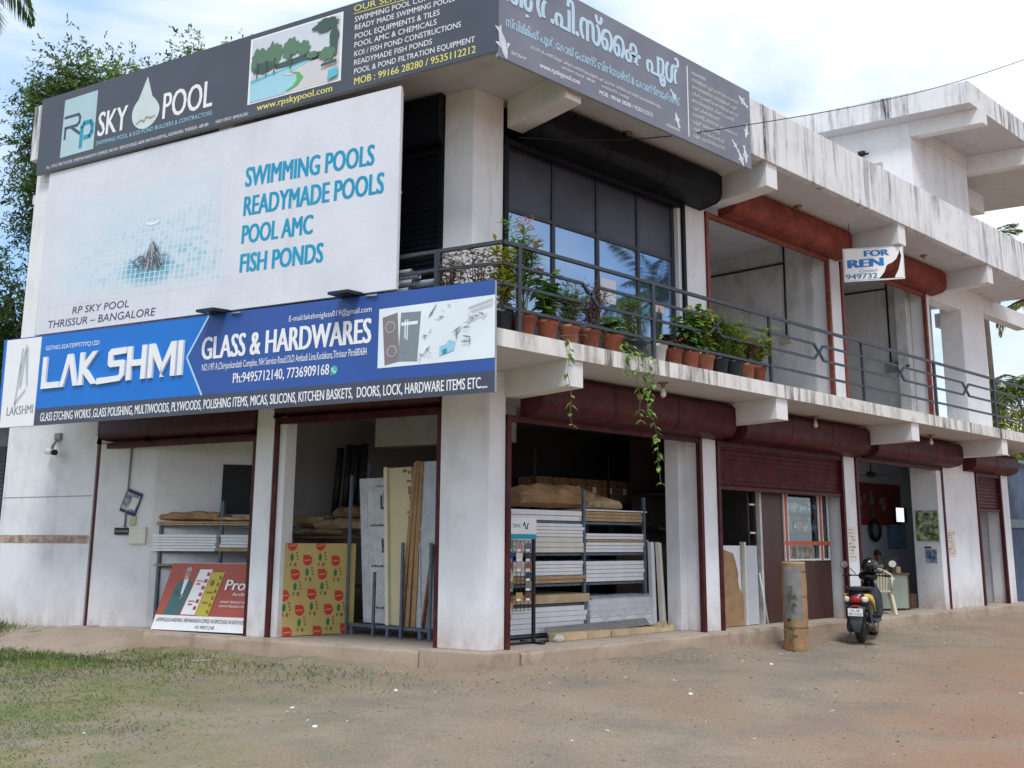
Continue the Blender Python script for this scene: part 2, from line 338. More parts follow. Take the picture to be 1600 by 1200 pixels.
# corner column, intermediate columns
k = MB(); k.poly([(0.0, 0.0), (0.27, 0.0), (0.30, 0.42), lp(0.70, -0.42), lp(0.72, 0.0)], 0.014, 3.53); k.build('corner_column', COLM, B, bevel=0.012)
def col_r(x0, x1, d=0.34, z0=0, z1=3.53, y0=0.0): k = MB(); k.box(RF, x0, x1, y0, d, z0, z1); return k.build('column', COLM, B, bevel=0.01)
col_r(4.29, 4.67); col_r(8.50, 8.94); col_r(12.56, 14.19, 0.42); col_r(15.55, 16.0)
k = MB(); k.box(RF, 4.14, 4.47, 0.34, 0.62, 0, 3.53); k.build('inner_pillar', COLM, B, bevel=0.012)
k = MB(); k.box(LF, 3.54, 3.86, -0.36, 0.0, 0.0, 3.53); k.build('column', COLM, B, bevel=0.012)
k = MB(); k.box(LF, 3.36, 3.50, -0.30, -0.06, 0.0, 3.53); k.build('inner_pillar', COLM, B, bevel=0.012)
# left end wall with its bare strip, and the slanting wall just inside the first bay
k = MB(); k.box(LF, 7.22, 9.47, -0.3, 0.0, -0.6, 3.53); k.build('end_wall', WALL, B)
k = MB(); k.box(LF, 7.24, 9.45, 0.0, 0.006, 1.27, 1.40); k.build('bare_render_strip', mat('bare_brown_render', (0.26, 0.15, 0.09), 0.9, 0.2, 9, col2=(0.48, 0.40, 0.34), bump=0.3), B)
k = MB(); k.box(LF, 7.24, 9.45, 0.0, 0.004, 2.02, 2.035); k.build('painted_groove', mat('groove_shadow_grey', (0.33, 0.33, 0.33), 0.9), B)  # thin grey strip on the flat wall, a groove's shadow painted in
k = MB()
k.poly([lp(7.12, 0.0), lp(6.2, -0.32), lp(5.0, -1.35), lp(5.25, -1.6), lp(6.6, -0.75), lp(7.22, -0.15)], 0, 3.53); k.build('bay_wall', WALL, B)
k = MB(); p0, p1 = LF(6.75, -0.137, 0), LF(6.22, -0.321, 0)
k.bar(p0+Vector((0, 0, 1.335)), p1+Vector((0, 0, 1.335)), 0.012, 0.012); k.bar(p0+Vector((0, 0, 1.29)), p1+Vector((0, 0, 1.29)), 0.012, 0.012); k.build('wall_conduit', mat('pale_conduit', (0.6, 0.6, 0.6), 0.5), B)
# slabs
def slab(name, z0, z1, q, os, me, mt):
    k = MB(); cx = (-os+q*0.390749)/0.920497
    k.poly([(cx, -q), (END, -q), ep(END, 9), lp(10.0, -7.0), lp(9.47, -0.3), lp(9.47, 0.0), lp(7.75, 0.0), lp(7.75, os)], z0, z1, 0, ms=1, mt=0)
    return k.build(name, [mt, me], B)
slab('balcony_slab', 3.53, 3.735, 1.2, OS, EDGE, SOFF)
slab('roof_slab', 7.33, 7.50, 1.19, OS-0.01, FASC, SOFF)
# parapet standing on the roof slab's edge
def wall_line(name, pts, th, z0, z1, m):
    """wall along a line of plan points, thickness to the left of the run"""
    P = [Vector((p[0], p[1], 0)) for p in pts]; off = []
    for i in range(len(P)):
        d1 = (P[i]-P[i-1]).normalized() if i else None; d2 = (P[i+1]-P[i]).normalized() if i < len(P)-1 else None
        n1 = Vector((-d1.y, d1.x, 0)) if d1 else None; n2 = Vector((-d2.y, d2.x, 0)) if d2 else None
        nn = n1 or n2
        if n1 and n2: nn = (n1+n2).normalized(); nn = nn/max(0.2, nn.dot(n1))
        off.append(P[i]+nn*th)
    k = MB(); k.poly([(p.x, p.y) for p in P]+[(p.x, p.y) for p in off[::-1]], z0, z1)
    return k.build(name, m, B, bevel=0.01)
wall_line('parapet', [lp(7.75, OS), (CX, CY), (END, CY), ep(END, 7, 0)], 0.13, 7.325, 8.265, FASC)
# beams under both slabs
for z0, z1 in ((3.20, 3.532), (6.93, 7.332)):
    for x0, x1, zz in ((0.25, 0.53, 0), (4.66, 4.96, 0), (8.94, 9.22, 0), (12.88, 13.16, 0)):
        k = MB(); k.box(RF, x0, x1, -1.16, 0.0 if z0 < 4 or x0 > 1 else -0.002, z0, z1); k.build('beam', BEAM, B, bevel=0.008)
for t in (3.6, 7.3):
    k = MB(); k.box(LF, t-0.13, t+0.13, 0.003 if t > 1 else 0.33, OS-0.05, 6.93, 7.332); k.build('beam', BEAM, B, bevel=0.008)
# ---- ground floor rooms
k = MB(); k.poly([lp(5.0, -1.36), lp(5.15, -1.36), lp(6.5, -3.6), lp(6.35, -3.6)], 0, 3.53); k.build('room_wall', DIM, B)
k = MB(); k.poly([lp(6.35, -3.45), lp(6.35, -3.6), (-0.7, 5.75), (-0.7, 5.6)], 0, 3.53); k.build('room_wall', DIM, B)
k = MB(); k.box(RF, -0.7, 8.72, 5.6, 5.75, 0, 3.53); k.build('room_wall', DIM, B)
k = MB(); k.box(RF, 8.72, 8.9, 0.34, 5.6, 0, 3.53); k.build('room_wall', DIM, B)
k = MB(); k.box(RF, 8.9, 15.9, 2.2, 2.35, 0, 3.53); k.build('room_wall', mat('pale_blue_grey_wall', (0.62, 0.66, 0.72), 0.7, 0.06, 2), B)
k = MB(); k.box(RF, 12.28, 12.56, -0.01, 0.56, 0, 3.53); k.build('room_wall', COLM, B)
k = MB(); k.box(RF, 14.19, 15.6, 0.75, 0.85, 0, 3.53); k.build('room_wall', mat('pale_green_tile', (0.56, 0.62, 0.60), 0.35, 0.05, 3), B)
k = MB(); k.box(RF, 15.6, 15.75, 0.34, 2.2, 0, 3.53); k.build('room_wall', INNER, B)
k = MB(); k.box(LF, 1.2, 3.8, -3.2, -2.9, 2.95, 3.53); k.build('beam', INNER, B)
# ---- shutters: box, guide rails, curtain
def curtain_prof(z0, z1, pitch=0.075, d=0.016, y=0.05):
    pr = []; n = max(1, int((z1-z0)/pitch))
    for i in range(n*4+1):
        z = z0+(z1-z0)*i/(n*4); pr.append((y-d*(0.5-0.5*math.cos(i*math.pi/2)), z))
    return pr+[(y+0.02, z1), (y+0.02, z0)]
def shutter(F, a0, a1, zb, ztop, m, g0, g1, zg0, curtain=None, depth=0.34, box=True, gm=None, b0=0.0):
    r = bpy.data.objects.new('roller_shutter', None); COL.objects.link(r); r.parent = B; LOC[r.name] = Vector((0, 0, 0)); gm = gm or m
    h = ztop-zb; s = -1; a0, a1 = a0+0.0, a1
    if box:
        pr = [(b0+0.02, zb-0.02), (b0-0.10, zb-0.02)]
        for i in range(9):
            a = math.pi/2*i/8; pr.append((b0-depth+0.16-0.16*math.sin(a)-0.0, zb+0.16-0.16*math.cos(a)))
        pr += [(b0-depth, ztop-0.07), (b0-depth+0.07, ztop), (b0+0.02, ztop)]
        k = MB(); k.extr(F, pr, a0, a1); nseam = max(2, round((a1-a0)/1.25)); cb, cz = b0-depth/2, (zb+ztop)/2
        for i in range(nseam+1):
            x = a0+0.035+(a1-a0-0.07)*i/nseam; k.extr(F, [(cb+(p[0]-cb)*1.025, cz+(p[1]-cz)*1.02) for p in pr], x-0.016, x+0.016)
        k.build('shutter_box', m, r)
        k = MB(); k.box(F, g0, g1, b0-0.02, b0+0.05, zb-0.10, zb-0.02); k.build('bottom_bar', gm, r)
    for g in (g0, g1):
        sg = 1 if g == g0 else -1
        k = MB(); k.box(F, min(g, g+sg*0.065), max(g, g+sg*0.065), b0-0.035, b0+0.045, zg0, zb-0.02); k.build('guide_rail', gm, r)
    if curtain is not None:
        k = MB(); k.extr(F, curtain_prof(curtain, zb+0.02, y=b0+0.045), g0+0.066, g1-0.066); k.build('curtain', m, r)
        k = MB(); k.box(F, g0+0.068, g1-0.068, b0-0.0, b0+0.07, curtain-0.06, curtain-0.002); k.build('bottom_bar', gm, r)
    return r
shutter(RF, 0.535, 4.655, 2.99, 3.50, MAROON, 0.275, 4.285, 0.0, depth=0.42)
shutter(RF, 4.965, 8.86, 2.98, 3.48, MAROON, 4.675, 8.495, 0.0, curtain=2.25, depth=0.40)
shutter(RF, 9.225, 12.86, 3.0, 3.47, MAROON, 8.945, 12.555, 0.0, depth=0.36)
shutter(RF, 13.62, 15.95, 2.98, 3.40, MAROON, 14.195, 15.545, 0.0, curtain=2.15, depth=0.30)
LFI = lambda a, b, c: LF(a, -b, c)                       # left front with depth counted inwards, like RF
shutter(LFI, 3.87, 7.18, 2.88, 3.5, mat('dark_maroon_enamel', (0.06, 0.012, 0.016), 0.45, 0.3, 7), 3.865, 7.2, 0.0, depth=0.10, gm=MAROON, b0=0.05)
shutter(LFI, 0.74, 3.52, 3.10, 3.5, MATS['dark_maroon_enamel'], 0.725, 3.535, 0.0, depth=0.10, gm=MAROON, b0=0.05)
# ---- upper floor
k = MB(); k.poly([(-0.32, 0.0), (0.19, 0.0), (0.19, 0.40), lp(0.55, -0.2), lp(0.55, 0.295), lp(0.33, 0.295)], 3.735, 7.33)
k.v = []; k.f = []; k.m = []; k.s = []
p = Vector((-0.32, 0, 0)); q = p+LD*0.45
k.poly([(-0.32, 0.0), (0.19, 0.0), (0.24, 0.42), (q.x+0.4, q.y+0.17), (q.x, q.y)], 3.735, 7.33); k.build('corner_column', UPW, B, bevel=0.012)
for x0, x1 in ((4.03, 4.56), (8.39, 8.80), (12.38, 12.56), (14.18, 15.44)):
    k = MB(); k.box(RF, x0, x1, 0.0, 0.34 if x0 < 14 else 0.5, 3.735, 7.33); k.build('column', UPW, B, bevel=0.01)
k = MB(); k.box(RF, 12.56, 14.18, 0.0, 0.3, 6.76, 7.33); k.build('lintel', UPW, B, bevel=0.008)
k = MB(); k.box(RF, 15.44, 18.2, 0.05, 0.30, 6.93, 7.33); k.build('beam', BEAM, B, bevel=0.008)
k = MB(); k.box(RF, 15.46, 16.35, 0.9, 1.2, 6.75, 7.10); k.build('beam', BEAM, B, bevel=0.008)
k = MB(); k.box(RF, 12.45, 15.3, 1.2, 1.35, 3.735, 7.33); k.build('room_wall', UPW, B)
k = MB(); k.box(RF, 8.35, 8.52, 0.34, 5.0, 3.735, 7.33); k.build('room_wall', BLOCK, B)
k = MB(); k.box(RF, 12.35, 12.5, 0.34, 5.0, 3.735, 7.33); k.build('room_wall', BLOCK, B)
k = MB(); k.box(RF, 12.14, 12.36, 0.34, 0.58, 3.735, 7.33); k.build('pilaster', BLOCK, B)
k = MB(); k.box(RF, 4.2, 12.5, 5.0, 5.15, 3.735, 7.33); k.build('room_wall', BLOCK, B)
k = MB(); k.box(RF, 4.2, 4.35, 0.34, 5.0, 3.735, 7.33); k.build('room_wall', BLOCK, B)
BLK = lambda z: [(z, z)]
def conduit(pts, name='wall_conduit'): k = MB(); k.tube(pts, 0.022, 6); return k.build(name, BLACK, B)
conduit([(8.33, 0.93, 7.25), (8.33, 0.94, 5.35)]); conduit([(8.33, 0.93, 6.90), (8.33, 3.6, 7.06)])
conduit([(12.33, 0.85, 7.2), (12.33, 0.845, 5.36), (12.12, 0.33, 5.2)]); conduit([(12.33, 0.86, 7.1), (12.33, 3.6, 7.3)])
k = MB(); k.box(RF, 8.28, 8.35, 0.83, 1.05, 5.25, 5.36); k.build('switch_box', mat('yellowed_plastic', (0.5, 0.45, 0.3), 0.5), B)
k = MB(); k.box(RF, 12.27, 12.35, 0.62, 0.95, 5.15, 5.38); k.build('switch_box', mat('grey_plastic', (0.25, 0.25, 0.24), 0.5), B)
# upper shutters
shutter(RF, 0.535, 4.45, 6.80, 7.31, BLACKSH, 0.20, 4.02, 3.735, depth=0.46)
shutter(RF, 4.965, 8.70, 6.82, 7.32, OXIDE, 4.57, 8.38, 3.735, depth=0.36, gm=mat('rusty_oxide_paint', (0.20, 0.05, 0.032), 0.6, 0.3, 8))
shutter(RF, 9.225, 12.70, 6.84, 7.32, OXIDE, 8.81, 12.37, 3.735, depth=0.36, gm=MATS['rusty_oxide_paint'])
QF = lambda a, b, c: LF(a, 0.28-b, c)
shutter(QF, 0.585, 3.4, 6.6, 7.32, BLACKSH, 0.58, 3.4, 3.735, curtain=3.80, depth=0.16)
k = MB(); k.box(LF, 3.42, 9.05, 0.0, 0.25, 3.735, 7.33); k.build('upper_end_wall', UPW, B)
k = MB(); k.box(LF, 7.3, 7.62, 0.9, 1.23, 3.735, 7.33); k.build('column', UPW, B, bevel=0.01)
# glass shop front
gf = bpy.data.objects.new('glass_shop_front', None); COL.objects.link(gf); gf.parent = B; LOC[gf.name] = Vector((0, 0, 0))
GL = mat('blue_mirror_glass', (0.24, 0.35, 0.52), 0.03, 0.04, 0.5, metal=0.85); PAN = mat('dark_panel', (0.050, 0.050, 0.066), 0.35, 0.25, 1.2)
xs = [0.27, 1.22, 2.12, 3.02, 3.86]
k = MB()
for i, x in enumerate(xs): k.box(RF, x-0.03, x+0.03, 0.10, 0.17, 3.86, 6.86)
for a, b_ in zip(xs[:-1], xs[1:]):
    for z in (3.735+0.06, 4.33, 5.80): k.box(RF, a+0.031, b_-0.031, 0.105, 0.165, z, z+0.06)
k.build('frame', DARKMET, gf, bevel=0.004)
for a, b_ in zip(xs[:-1], xs[1:]):
    k = MB(); k.box(RF, a+0.03, b_-0.03, 0.125, 0.14, 5.86, 6.86); k.build('upper_panel', PAN, gf)
    k = MB(); k.box(RF, a+0.03, b_-0.03, 0.128, 0.14, 4.39, 5.80); k.build('pane', GL, gf)
    k = MB(); k.box(RF, a+0.03, b_-0.03, 0.125, 0.14, 3.855, 4.33); k.build('lower_panel', PAN, gf)
for x0, x1, z0, z1, c in ((2.18, 2.52, 4.85, 5.22, (0.72, 0.72, 0.74)), (2.66, 2.98, 4.46, 4.85, (0.6, 0.62, 0.65)), (3.10, 3.18, 4.70, 4.90, (0.05, 0.35, 0.62)), (3.34, 3.62, 4.42, 4.55, (0.65, 0.55, 0.15)), (3.42, 3.62, 4.9, 5.05, (0.75, 0.55, 0.5))):
    k = MB(); k.box(RF, x0, x1, 0.122, 0.126, z0, z1); k.build('notice_sheet', mat('notice_%d' % int(x0*100), c, 0.6, 0.05, 6), gf)
k = MB(); k.box(RF, 0.20, 4.03, 0.18, 0.3, 3.735, 7.33); k.build('shop_front_backing', BLACKSH, gf)
k = MB(); k.box(RF, 3.89, 4.03, 0.02, 0.16, 3.735, 6.80); k.build('white_pilaster', UPW, gf, bevel=0.006)
# ---- railing
rl = bpy.data.objects.new('railing', None); COL.objects.link(rl); rl.parent = B; LOC[rl.name] = Vector((0, 0, 0))
yr = -1.12; ZT = 4.80
posts = [-0.485, 1.90, 4.62, 7.39, 10.09, 12.79, 15.4]
cor = LF(-0.70, OS-0.075, 0); cor = Vector((-0.735, yr, 0))
for x in posts: k = MB(); k.box(RF, x-0.025, x+0.025, yr-0.025, yr+0.025, 3.735, ZT-0.021); k.build('post', RAILM, rl)
for t in (0.1, 2.6): k = MB(); p = LF(t, OS-0.1, 0); k.bar(p+Vector((0, 0, 3.735)), p+Vector((0, 0, ZT-0.021)), 0.05); k.build('post', RAILM, rl)
k = MB(); k.bar(LF(7.0, OS-0.1, ZT), cor+Vector((0.0, 0, ZT)), 0.05, 0.042); k.bar(cor+Vector((0, 0, ZT)), (END-0.4, yr, ZT), 0.05, 0.042); k.build('top_rail', RAILM, rl)
pts = [cor.x]+posts
zm, zl, zb_ = 4.545, 4.30, 4.02
k = MB()
def seg(p, q): k.bar(p, q, 0.035, 0.035)
seg((posts[0]-0.24, yr, zb_), (END-0.4, yr, zb_))
runs = [(-0.735, -0.485)]+list(zip(posts[:-1], posts[1:]))
for i, (a, b_) in enumerate(runs):
    if i == 0: seg((a, yr, zm), (b_, yr, zm)); seg((a, yr, zl), (b_, yr, zl)); continue
    m_ = (a+b_)/2+0.0; d = 0.14
    for z, zz in ((zm, zl), (zl, zm)):
        seg((a, yr, z), (m_-d, yr, z)); seg((m_-d, yr, z), (m_+d, yr, zz)); seg((m_+d, yr, zz), (b_, yr, zz))
p0 = LF(0.1, OS-0.1, 0)
for z in (zm, zl, zb_): seg((cor.x, cor.y, z), (p0.x, p0.y, z))
m0 = LF(1.05, OS-0.1, 0); m1 = LF(0.82, OS-0.1, 0); m2 = LF(2.6, OS-0.1, 0)
for z, zz in ((zm, zl), (zl, zm)):
    seg((p0.x, p0.y, z), (m1.x, m1.y, z)); seg((m1.x, m1.y, z), (m0.x, m0.y, zz)); seg((m0.x, m0.y, zz), (m2.x, m2.y, zz))
k.build('lattice_rail', RAILM, rl)
# ---- rooftop stair room
SD = Vector((math.cos(R(110.4)), math.sin(R(110.4)), 0)); AP = Vector((12.0, -1.43, 0))
def sp(p, along=0.0, x=0.0): v = Vector(p)+SD*along+Vector((x, 0, 0)); return (v.x, v.y)
sr = bpy.data.objects.new('stair_room', None); COL.objects.link(sr); sr.parent = B; LOC[sr.name] = Vector((0, 0, 0))
k = MB(); k.poly([sp(AP), sp(AP, 0, 8), sp(AP, 5, 8), sp(AP, 5.0)], 10.70, 11.20, 1, ms=0); k.build('roof_slab', [FASC, SOFF], sr)
WC = Vector((11.93, -0.14, 0))
k = MB(); k.poly([sp(WC), sp(WC, 0, 2.85), sp(WC, 3.2, 2.85), sp(WC, 3.2)], 7.5, 10.698); k.build('wall', UPW, sr, bevel=0.008)
k = MB(); k.poly([sp(WC, -1.45), sp(WC, -1.45, 0.25), sp(WC, -0.003, 0.25), sp(WC, -0.003)], 10.35, 10.699); k.build('beam', BEAM, sr, bevel=0.008)
k = MB(); k.poly([sp(WC, -1.45, 2.86), sp(WC, -1.45, 3.11), sp(WC, 1.5, 3.11), sp(WC, 1.5, 2.86)], 10.25, 10.699); k.build('beam', BEAM, sr, bevel=0.008)
k = MB(); k.poly([sp(WC, 0.6, 3.115), sp(WC, 0.6, 5.4), sp(WC, 0.9, 5.4), sp(WC, 0.9, 3.115)], 9.95, 10.45); k.build('beam', BEAM, sr, bevel=0.008)
k = MB(); k.poly([sp(WC, -0.03, 0.26), sp(WC, -0.03, 2.84), sp(WC, -0.003, 2.84), sp(WC, -0.003, 0.26)], 10.38, 10.698); k.build('wall_band', BEAM, sr)
k = MB(); a, b_ = Vector((*sp(WC, 0.62, -0.012), 0)), Vector((*sp(WC, 1.75, -0.012), 0))
k.bar(a+Vector((0, 0, 9.85)), b_+Vector((0, 0, 9.85)), 0.03, 0.03); k.bar(a+Vector((0, 0, 9.85)), a+Vector((0, 0, 7.6)), 0.03, 0.03); k.build('door_reveal', mat('grey_reveal', (0.5, 0.5, 0.5), 0.8), sr)
k = MB(); k.box(RF, 12.2, 13.2, -0.30, -0.145, 8.42, 8.50); k.build('window_hood', BEAM, sr)
fl = MB(); c = Vector((*sp(WC, 1.0, -0.09), 10.1)); fl.box(frame(c, 110.4), -0.07, 0.07, 0.01, 0.07, -0.06, 0.06); fl.box(frame(c, 110.4), -0.10, 0.02, 0.0701, 0.10, -0.03, 0.03); fl.box(frame(c, 110.4), -0.16, -0.0701, 0.02, 0.05, -0.04, 0.0); fl.tube([c+Vector((0, 0, -0.1)), c+Vector((0.03, 0, -0.35))], 0.012, 5)
tag(fl.build('flood_lamp', BLACK, None), 'small black flood lamp fixed under the eaves of the rooftop stair room', 'lamp')
# ---- bulb holders under the soffits
def bulb(x, y, z, ground):
    r = bpy.data.objects.new('bulb_holder', None); COL.objects.link(r); r.parent = B; LOC[r.name] = Vector((0, 0, 0))
    k = MB(); k.lathe((x, y, z), [(0.075, 0), (0.075, -0.012), (0.04, -0.02), (0.022, -0.05), (0.022, -0.075)], 14); k.build('ceiling_rose', mat('brown_bakelite', (0.20, 0.13, 0.08), 0.4), r)
    if ground:
        k = MB(); k.lathe((x, y, z-0.075), [(0.018, 0), (0.022, -0.03), (0.040, -0.07), (0.042, -0.09), (0.030, -0.12), (0.01, -0.132)], 14); k.build('bulb', mat('frosted_bulb_glass', (0.72, 0.70, 0.66), 0.15, 0.03, 5), r)
for x, y in ((2.4, -0.85), (6.94, -0.43), (11.1, -0.5)): bulb(x, y, 3.53, True)
for x, y in ((2.23, -0.42), (6.76, -0.41), (11.25, -0.55)): bulb(x, y, 7.33, False)
# ---- earth ramp up to the first bay
k = MB(); r = random.Random(6); nt, no = 44, 18; vs = []
for i in range(nt+1):
    t = 5.62+(9.3-5.62)*i/nt; top = 0.0 if t < 7.3 else -0.21*min(1, (t-7.3)/1.6)**0.8; w = 0.85+0.45*math.sin((t-5.6)*1.1)+0.08*math.sin(t*7)
    side = min(1, max(0, (t-5.66+0.03*math.sin(i*2.1))/0.14)); far = min(1, max(0, (9.25-t)/0.9))
    for j in range(no+1):
        o_ = 0.02+w*1.35*j/no; f = max(0.0, 1-(o_/(w*1.2))**1.25); p = LF(t, o_, 0); g = float(ground_z(np.array(p.x), np.array(p.y)))
        vs.append((p.x, p.y, (g-0.03)+(max(top-g, 0.02)+0.03)*f*side*far**0.5+(r.uniform(-.006, .006)+0.012*math.sin(o_*9+t*5))*(f > 0.03)*(f < 0.97)))
k.add(vs, [(i*(no+1)+j, i*(no+1)+j+1, (i+1)*(no+1)+j+1, (i+1)*(no+1)+j) for i in range(nt) for j in range(no)], 0, True)
tag(k.build('ramp', plaster('trodden_earth', (0.33, 0.265, 0.205), blotch=0.8, dirt=(0.20, 0.16, 0.12), rough=0.95), None), kind='structure')
# ================================================================== signs
def vinyl(n_, c, v=0.05): return mat(n_, c, 0.42, v, 1.3, bump=0.10)
NAVY = vinyl('slate_sign_vinyl', (0.060, 0.075, 0.098), 0.10); PALEB = vinyl('pale_blue_vinyl', (0.42, 0.58, 0.62)); SKYB = vinyl('sky_blue_vinyl', (0.32, 0.60, 0.74))
YEL = vinyl('yellow_letter_vinyl', (0.75, 0.66, 0.17)); CYAN = vinyl('cyan_letter_vinyl', (0.0, 0.30, 0.50)); TEAL = vinyl('teal_vinyl', (0.01, 0.30, 0.43))
SFR = mat('sign_frame_grey', (0.35, 0.36, 0.38), 0.5)
def art(parent, F, a0, a1, z0, z1, b, step, polys, name='picture'):
    """flat printed picture: outlines in unit coordinates, each layer a hair prouder than the last"""
    ms = []; k = MB()
    for i, (m, pts) in enumerate(polys):
        if m not in ms: ms.append(m)
        k.flat([F(a0+(a1-a0)*x, b+step*(i+1), z0+(z1-z0)*y) for x, y in pts], ms.index(m))
    return k.build(name, ms, parent, recalc=False)
def oval(cx, cy, rx, ry, n=18, a0=0): return [(cx+rx*math.cos(a0+2*math.pi*i/n), cy+ry*math.sin(a0+2*math.pi*i/n)) for i in range(n)]
def rect(x0, y0, x1, y1): return [(x0, y0), (x1, y0), (x1, y1), (x0, y1)]
def signboard(name, label, F, prof, b0, b1, m, fr=None):
    loc = F(sum(p[0] for p in prof)/len(prof), (b0+b1)/2, min(p[1] for p in prof)); t = thing(name, label, 'sign', tuple(loc))
    k = MB(); k.front(F, prof, b0, b1-0.012); k.build('sign_frame', SFR, t)
    k = MB(); k.front(F, prof, b1-0.0118, b1); k.build('sign_panel', m, t)
    return t
# --- long slate board along the roof edge, left front
o = 1.357; e = o+0.003
rp_ = signboard('roof_signboard', 'long dark slate swimming pool company board along the left roof edge', LF, [(-0.775, 7.085), (7.47, 7.02), (7.485, 8.30), (-0.775, 8.30)], OS+0.004, o, NAVY)
k = MB(); k.front(LF, [(6.93, 7.20), (6.18, 7.21), (6.185, 8.175), (6.93, 8.165)], o, e); k.build('logo_panel', PALEB, rp_)
def stroke_poly(parent, F, paths, w, b, m, name='logo', h=0.002, closed=False):
    k = MB()
    for i, pth in enumerate(paths):
        for p, q in zip(pth[:-1], pth[1:]):
            p, q = Vector(p), Vector(q); d = (q-p).normalized(); nn = Vector((-d.y, d.x))*w/2; p = p-d*w*0.3; q = q+d*w*0.3
            k.flat([F(x.x, b+h*(i+1)*0.3, x.y) for x in (p+nn, q+nn, q-nn, p-nn)])
    return k.build(name, m, parent, recalc=False)
stroke_poly(rp_, LF, [[(6.89, 7.86), (6.58, 7.86), (6.54, 7.80), (6.55, 7.72), (6.60, 7.68), (6.86, 7.68), (6.86, 7.50)], [(6.74, 7.68), (6.52, 7.53)]], 0.05, e, vinyl('logo_slate', (0.05, 0.07, 0.12)))
stroke_poly(rp_, LF, [[(6.475, 7.30), (6.475, 7.62), (6.43, 7.68), (6.29, 7.68), (6.245, 7.62), (6.245, 7.50), (6.29, 7.44), (6.40, 7.44)]], 0.075, e+0.002, TEAL)
lettering('SKY', rp_, LF, 6.115, 7.392, 5.48, 7.388, 0.385, e, LETTER, 0.018)
lettering('POOL', rp_, LF, 4.747, 7.387, 3.774, 7.384, 0.40, e, LETTER, 0.018)
# blue lower tints on the letters' feet
drop = [(5.11, 8.145)]+[(5.10-0.285*math.sin(R(a))*(1.0 if abs(a) > 90 else 0.5+0.5*abs(a)/90), 7.585-0.27*math.cos(R(180-a))) for a in range(35, 326, 12)]
k = MB(); k.front(LF, drop, o, e); k.build('water_drop', vinyl('pale_drop_vinyl', (0.58, 0.66, 0.66), 0.12), rp_)
stroke_poly(rp_, LF, [[(5.28, 7.42), (5.18, 7.46), (5.12, 7.43), (5.08, 7.49), (4.98, 7.46), (4.9, 7.48)]], 0.035, e+0.001, vinyl('olive_vinyl', (0.35, 0.38, 0.26)), 'drop_picture')
lettering('SWIMMING POOL & KOI POND BUILDERS & CONTRACTORS', rp_, LF, 6.128, 7.248, 3.763, 7.247, 0.066, e, SKYB)
lettering('No. 1/97-D, FIRST FLOOR, CHIRIYAN KANDATH COMPLEX, NH 544 - SERVICE ROAD, NEAR SANTHI HOSPITAL, KODAKARA, THRISSUR - 680 684', rp_, LF, 7.221, 7.070, 3.819, 7.094, 0.05, e, LETTER)
lettering('HEAD OFFICE : BENGALURU', rp_, LF, 3.678, 7.096, 3.093, 7.098, 0.046, e, LETTER)
lettering('www.rpskypool.com', rp_, LF, 2.937, 7.125, 1.657, 7.125, 0.092, e, YEL, 0.012)
lettering('OUR SERVICES', rp_, LF, 1.356, 8.174, 0.28, 8.14, 0.085, e, YEL, 0.004)
k = MB(); k.front(LF, [(1.36, 8.14), (0.28, 8.11), (0.28, 8.12), (1.36, 8.15)], o, e); k.build('underline', YEL, rp_)
for s_, a0, z, a1 in (('SWIMMING POOL CONSTRUCTIONS', 1.336, 8.020, -0.45), ('READY MADE SWIMMING POOLS', 1.330, 7.902, -0.178), ('POOL EQUIPMENTS & TILES', 1.325, 7.774, 0.040), ('POOL AMC & CHEMICALS', 1.327, 7.654, 0.081), ('KOI / FISH POND CONSTRUCTIONS', 1.322, 7.529, -0.268), ('READYMADE FISH PONDS', 1.322, 7.405, 0.143), ('POOL & POND FILTRATION EQUIPMENT', 1.316, 7.281, -0.466)):
    lettering(s_, rp_, LF, a0, z, a1, z, 0.074, e, LETTER, 0.004)
lettering('MOB : 99166 28280 / 9535112212', rp_, LF, 1.309, 7.130, -0.480, 7.135, 0.095, e, YEL, 0.012)
G1, G2, G3 = vinyl('picture_green', (0.10, 0.20, 0.12)), vinyl('picture_dark_green', (0.05, 0.10, 0.08)), vinyl('picture_lawn', (0.12, 0.42, 0.14))
PSKY, PPOOL, PDECK, PTURQ = vinyl('picture_sky', (0.62, 0.66, 0.72)), vinyl('picture_water', (0.35, 0.62, 0.72)), vinyl('picture_deck', (0.62, 0.60, 0.60)), vinyl('picture_turquoise', (0.10, 0.48, 0.60))
rr = random.Random(3)
def ragged(cx, cy, rx, ry, n=26): return [(cx+rx*math.cos(2*math.pi*i/n)*rr.uniform(0.68, 1.1), cy+ry*math.sin(2*math.pi*i/n)*rr.uniform(0.68, 1.1)) for i in range(n)]
polys = [(LETTER, rect(0, 0, 1, 1)), (PSKY, rect(0.025, 0.025, 0.975, 0.975)), (PDECK, rect(0.025, 0.025, 0.975, 0.42)), (G2, [(0.3, 0.42), (0.86, 0.40), (0.86, 0.50), (0.6, 0.53), (0.3, 0.50)]), (PPOOL, [(0.025, 0.025), (0.40, 0.025), (0.56, 0.16), (0.50, 0.27), (0.38, 0.30), (0.60, 0.38), (0.70, 0.42), (0.55, 0.42), (0.025, 0.36)]),
         (PTURQ, [(0.025, 0.30), (0.40, 0.38), (0.70, 0.425), (0.60, 0.43), (0.025, 0.35)]), (G3, [(0.46, 0.05), (0.55, 0.10), (0.61, 0.20), (0.56, 0.29), (0.46, 0.33), (0.53, 0.27), (0.54, 0.18), (0.50, 0.11), (0.42, 0.06)]), (PDECK, [(0.4, 0.30), (0.52, 0.26), (0.47, 0.31), (0.42, 0.33)])]
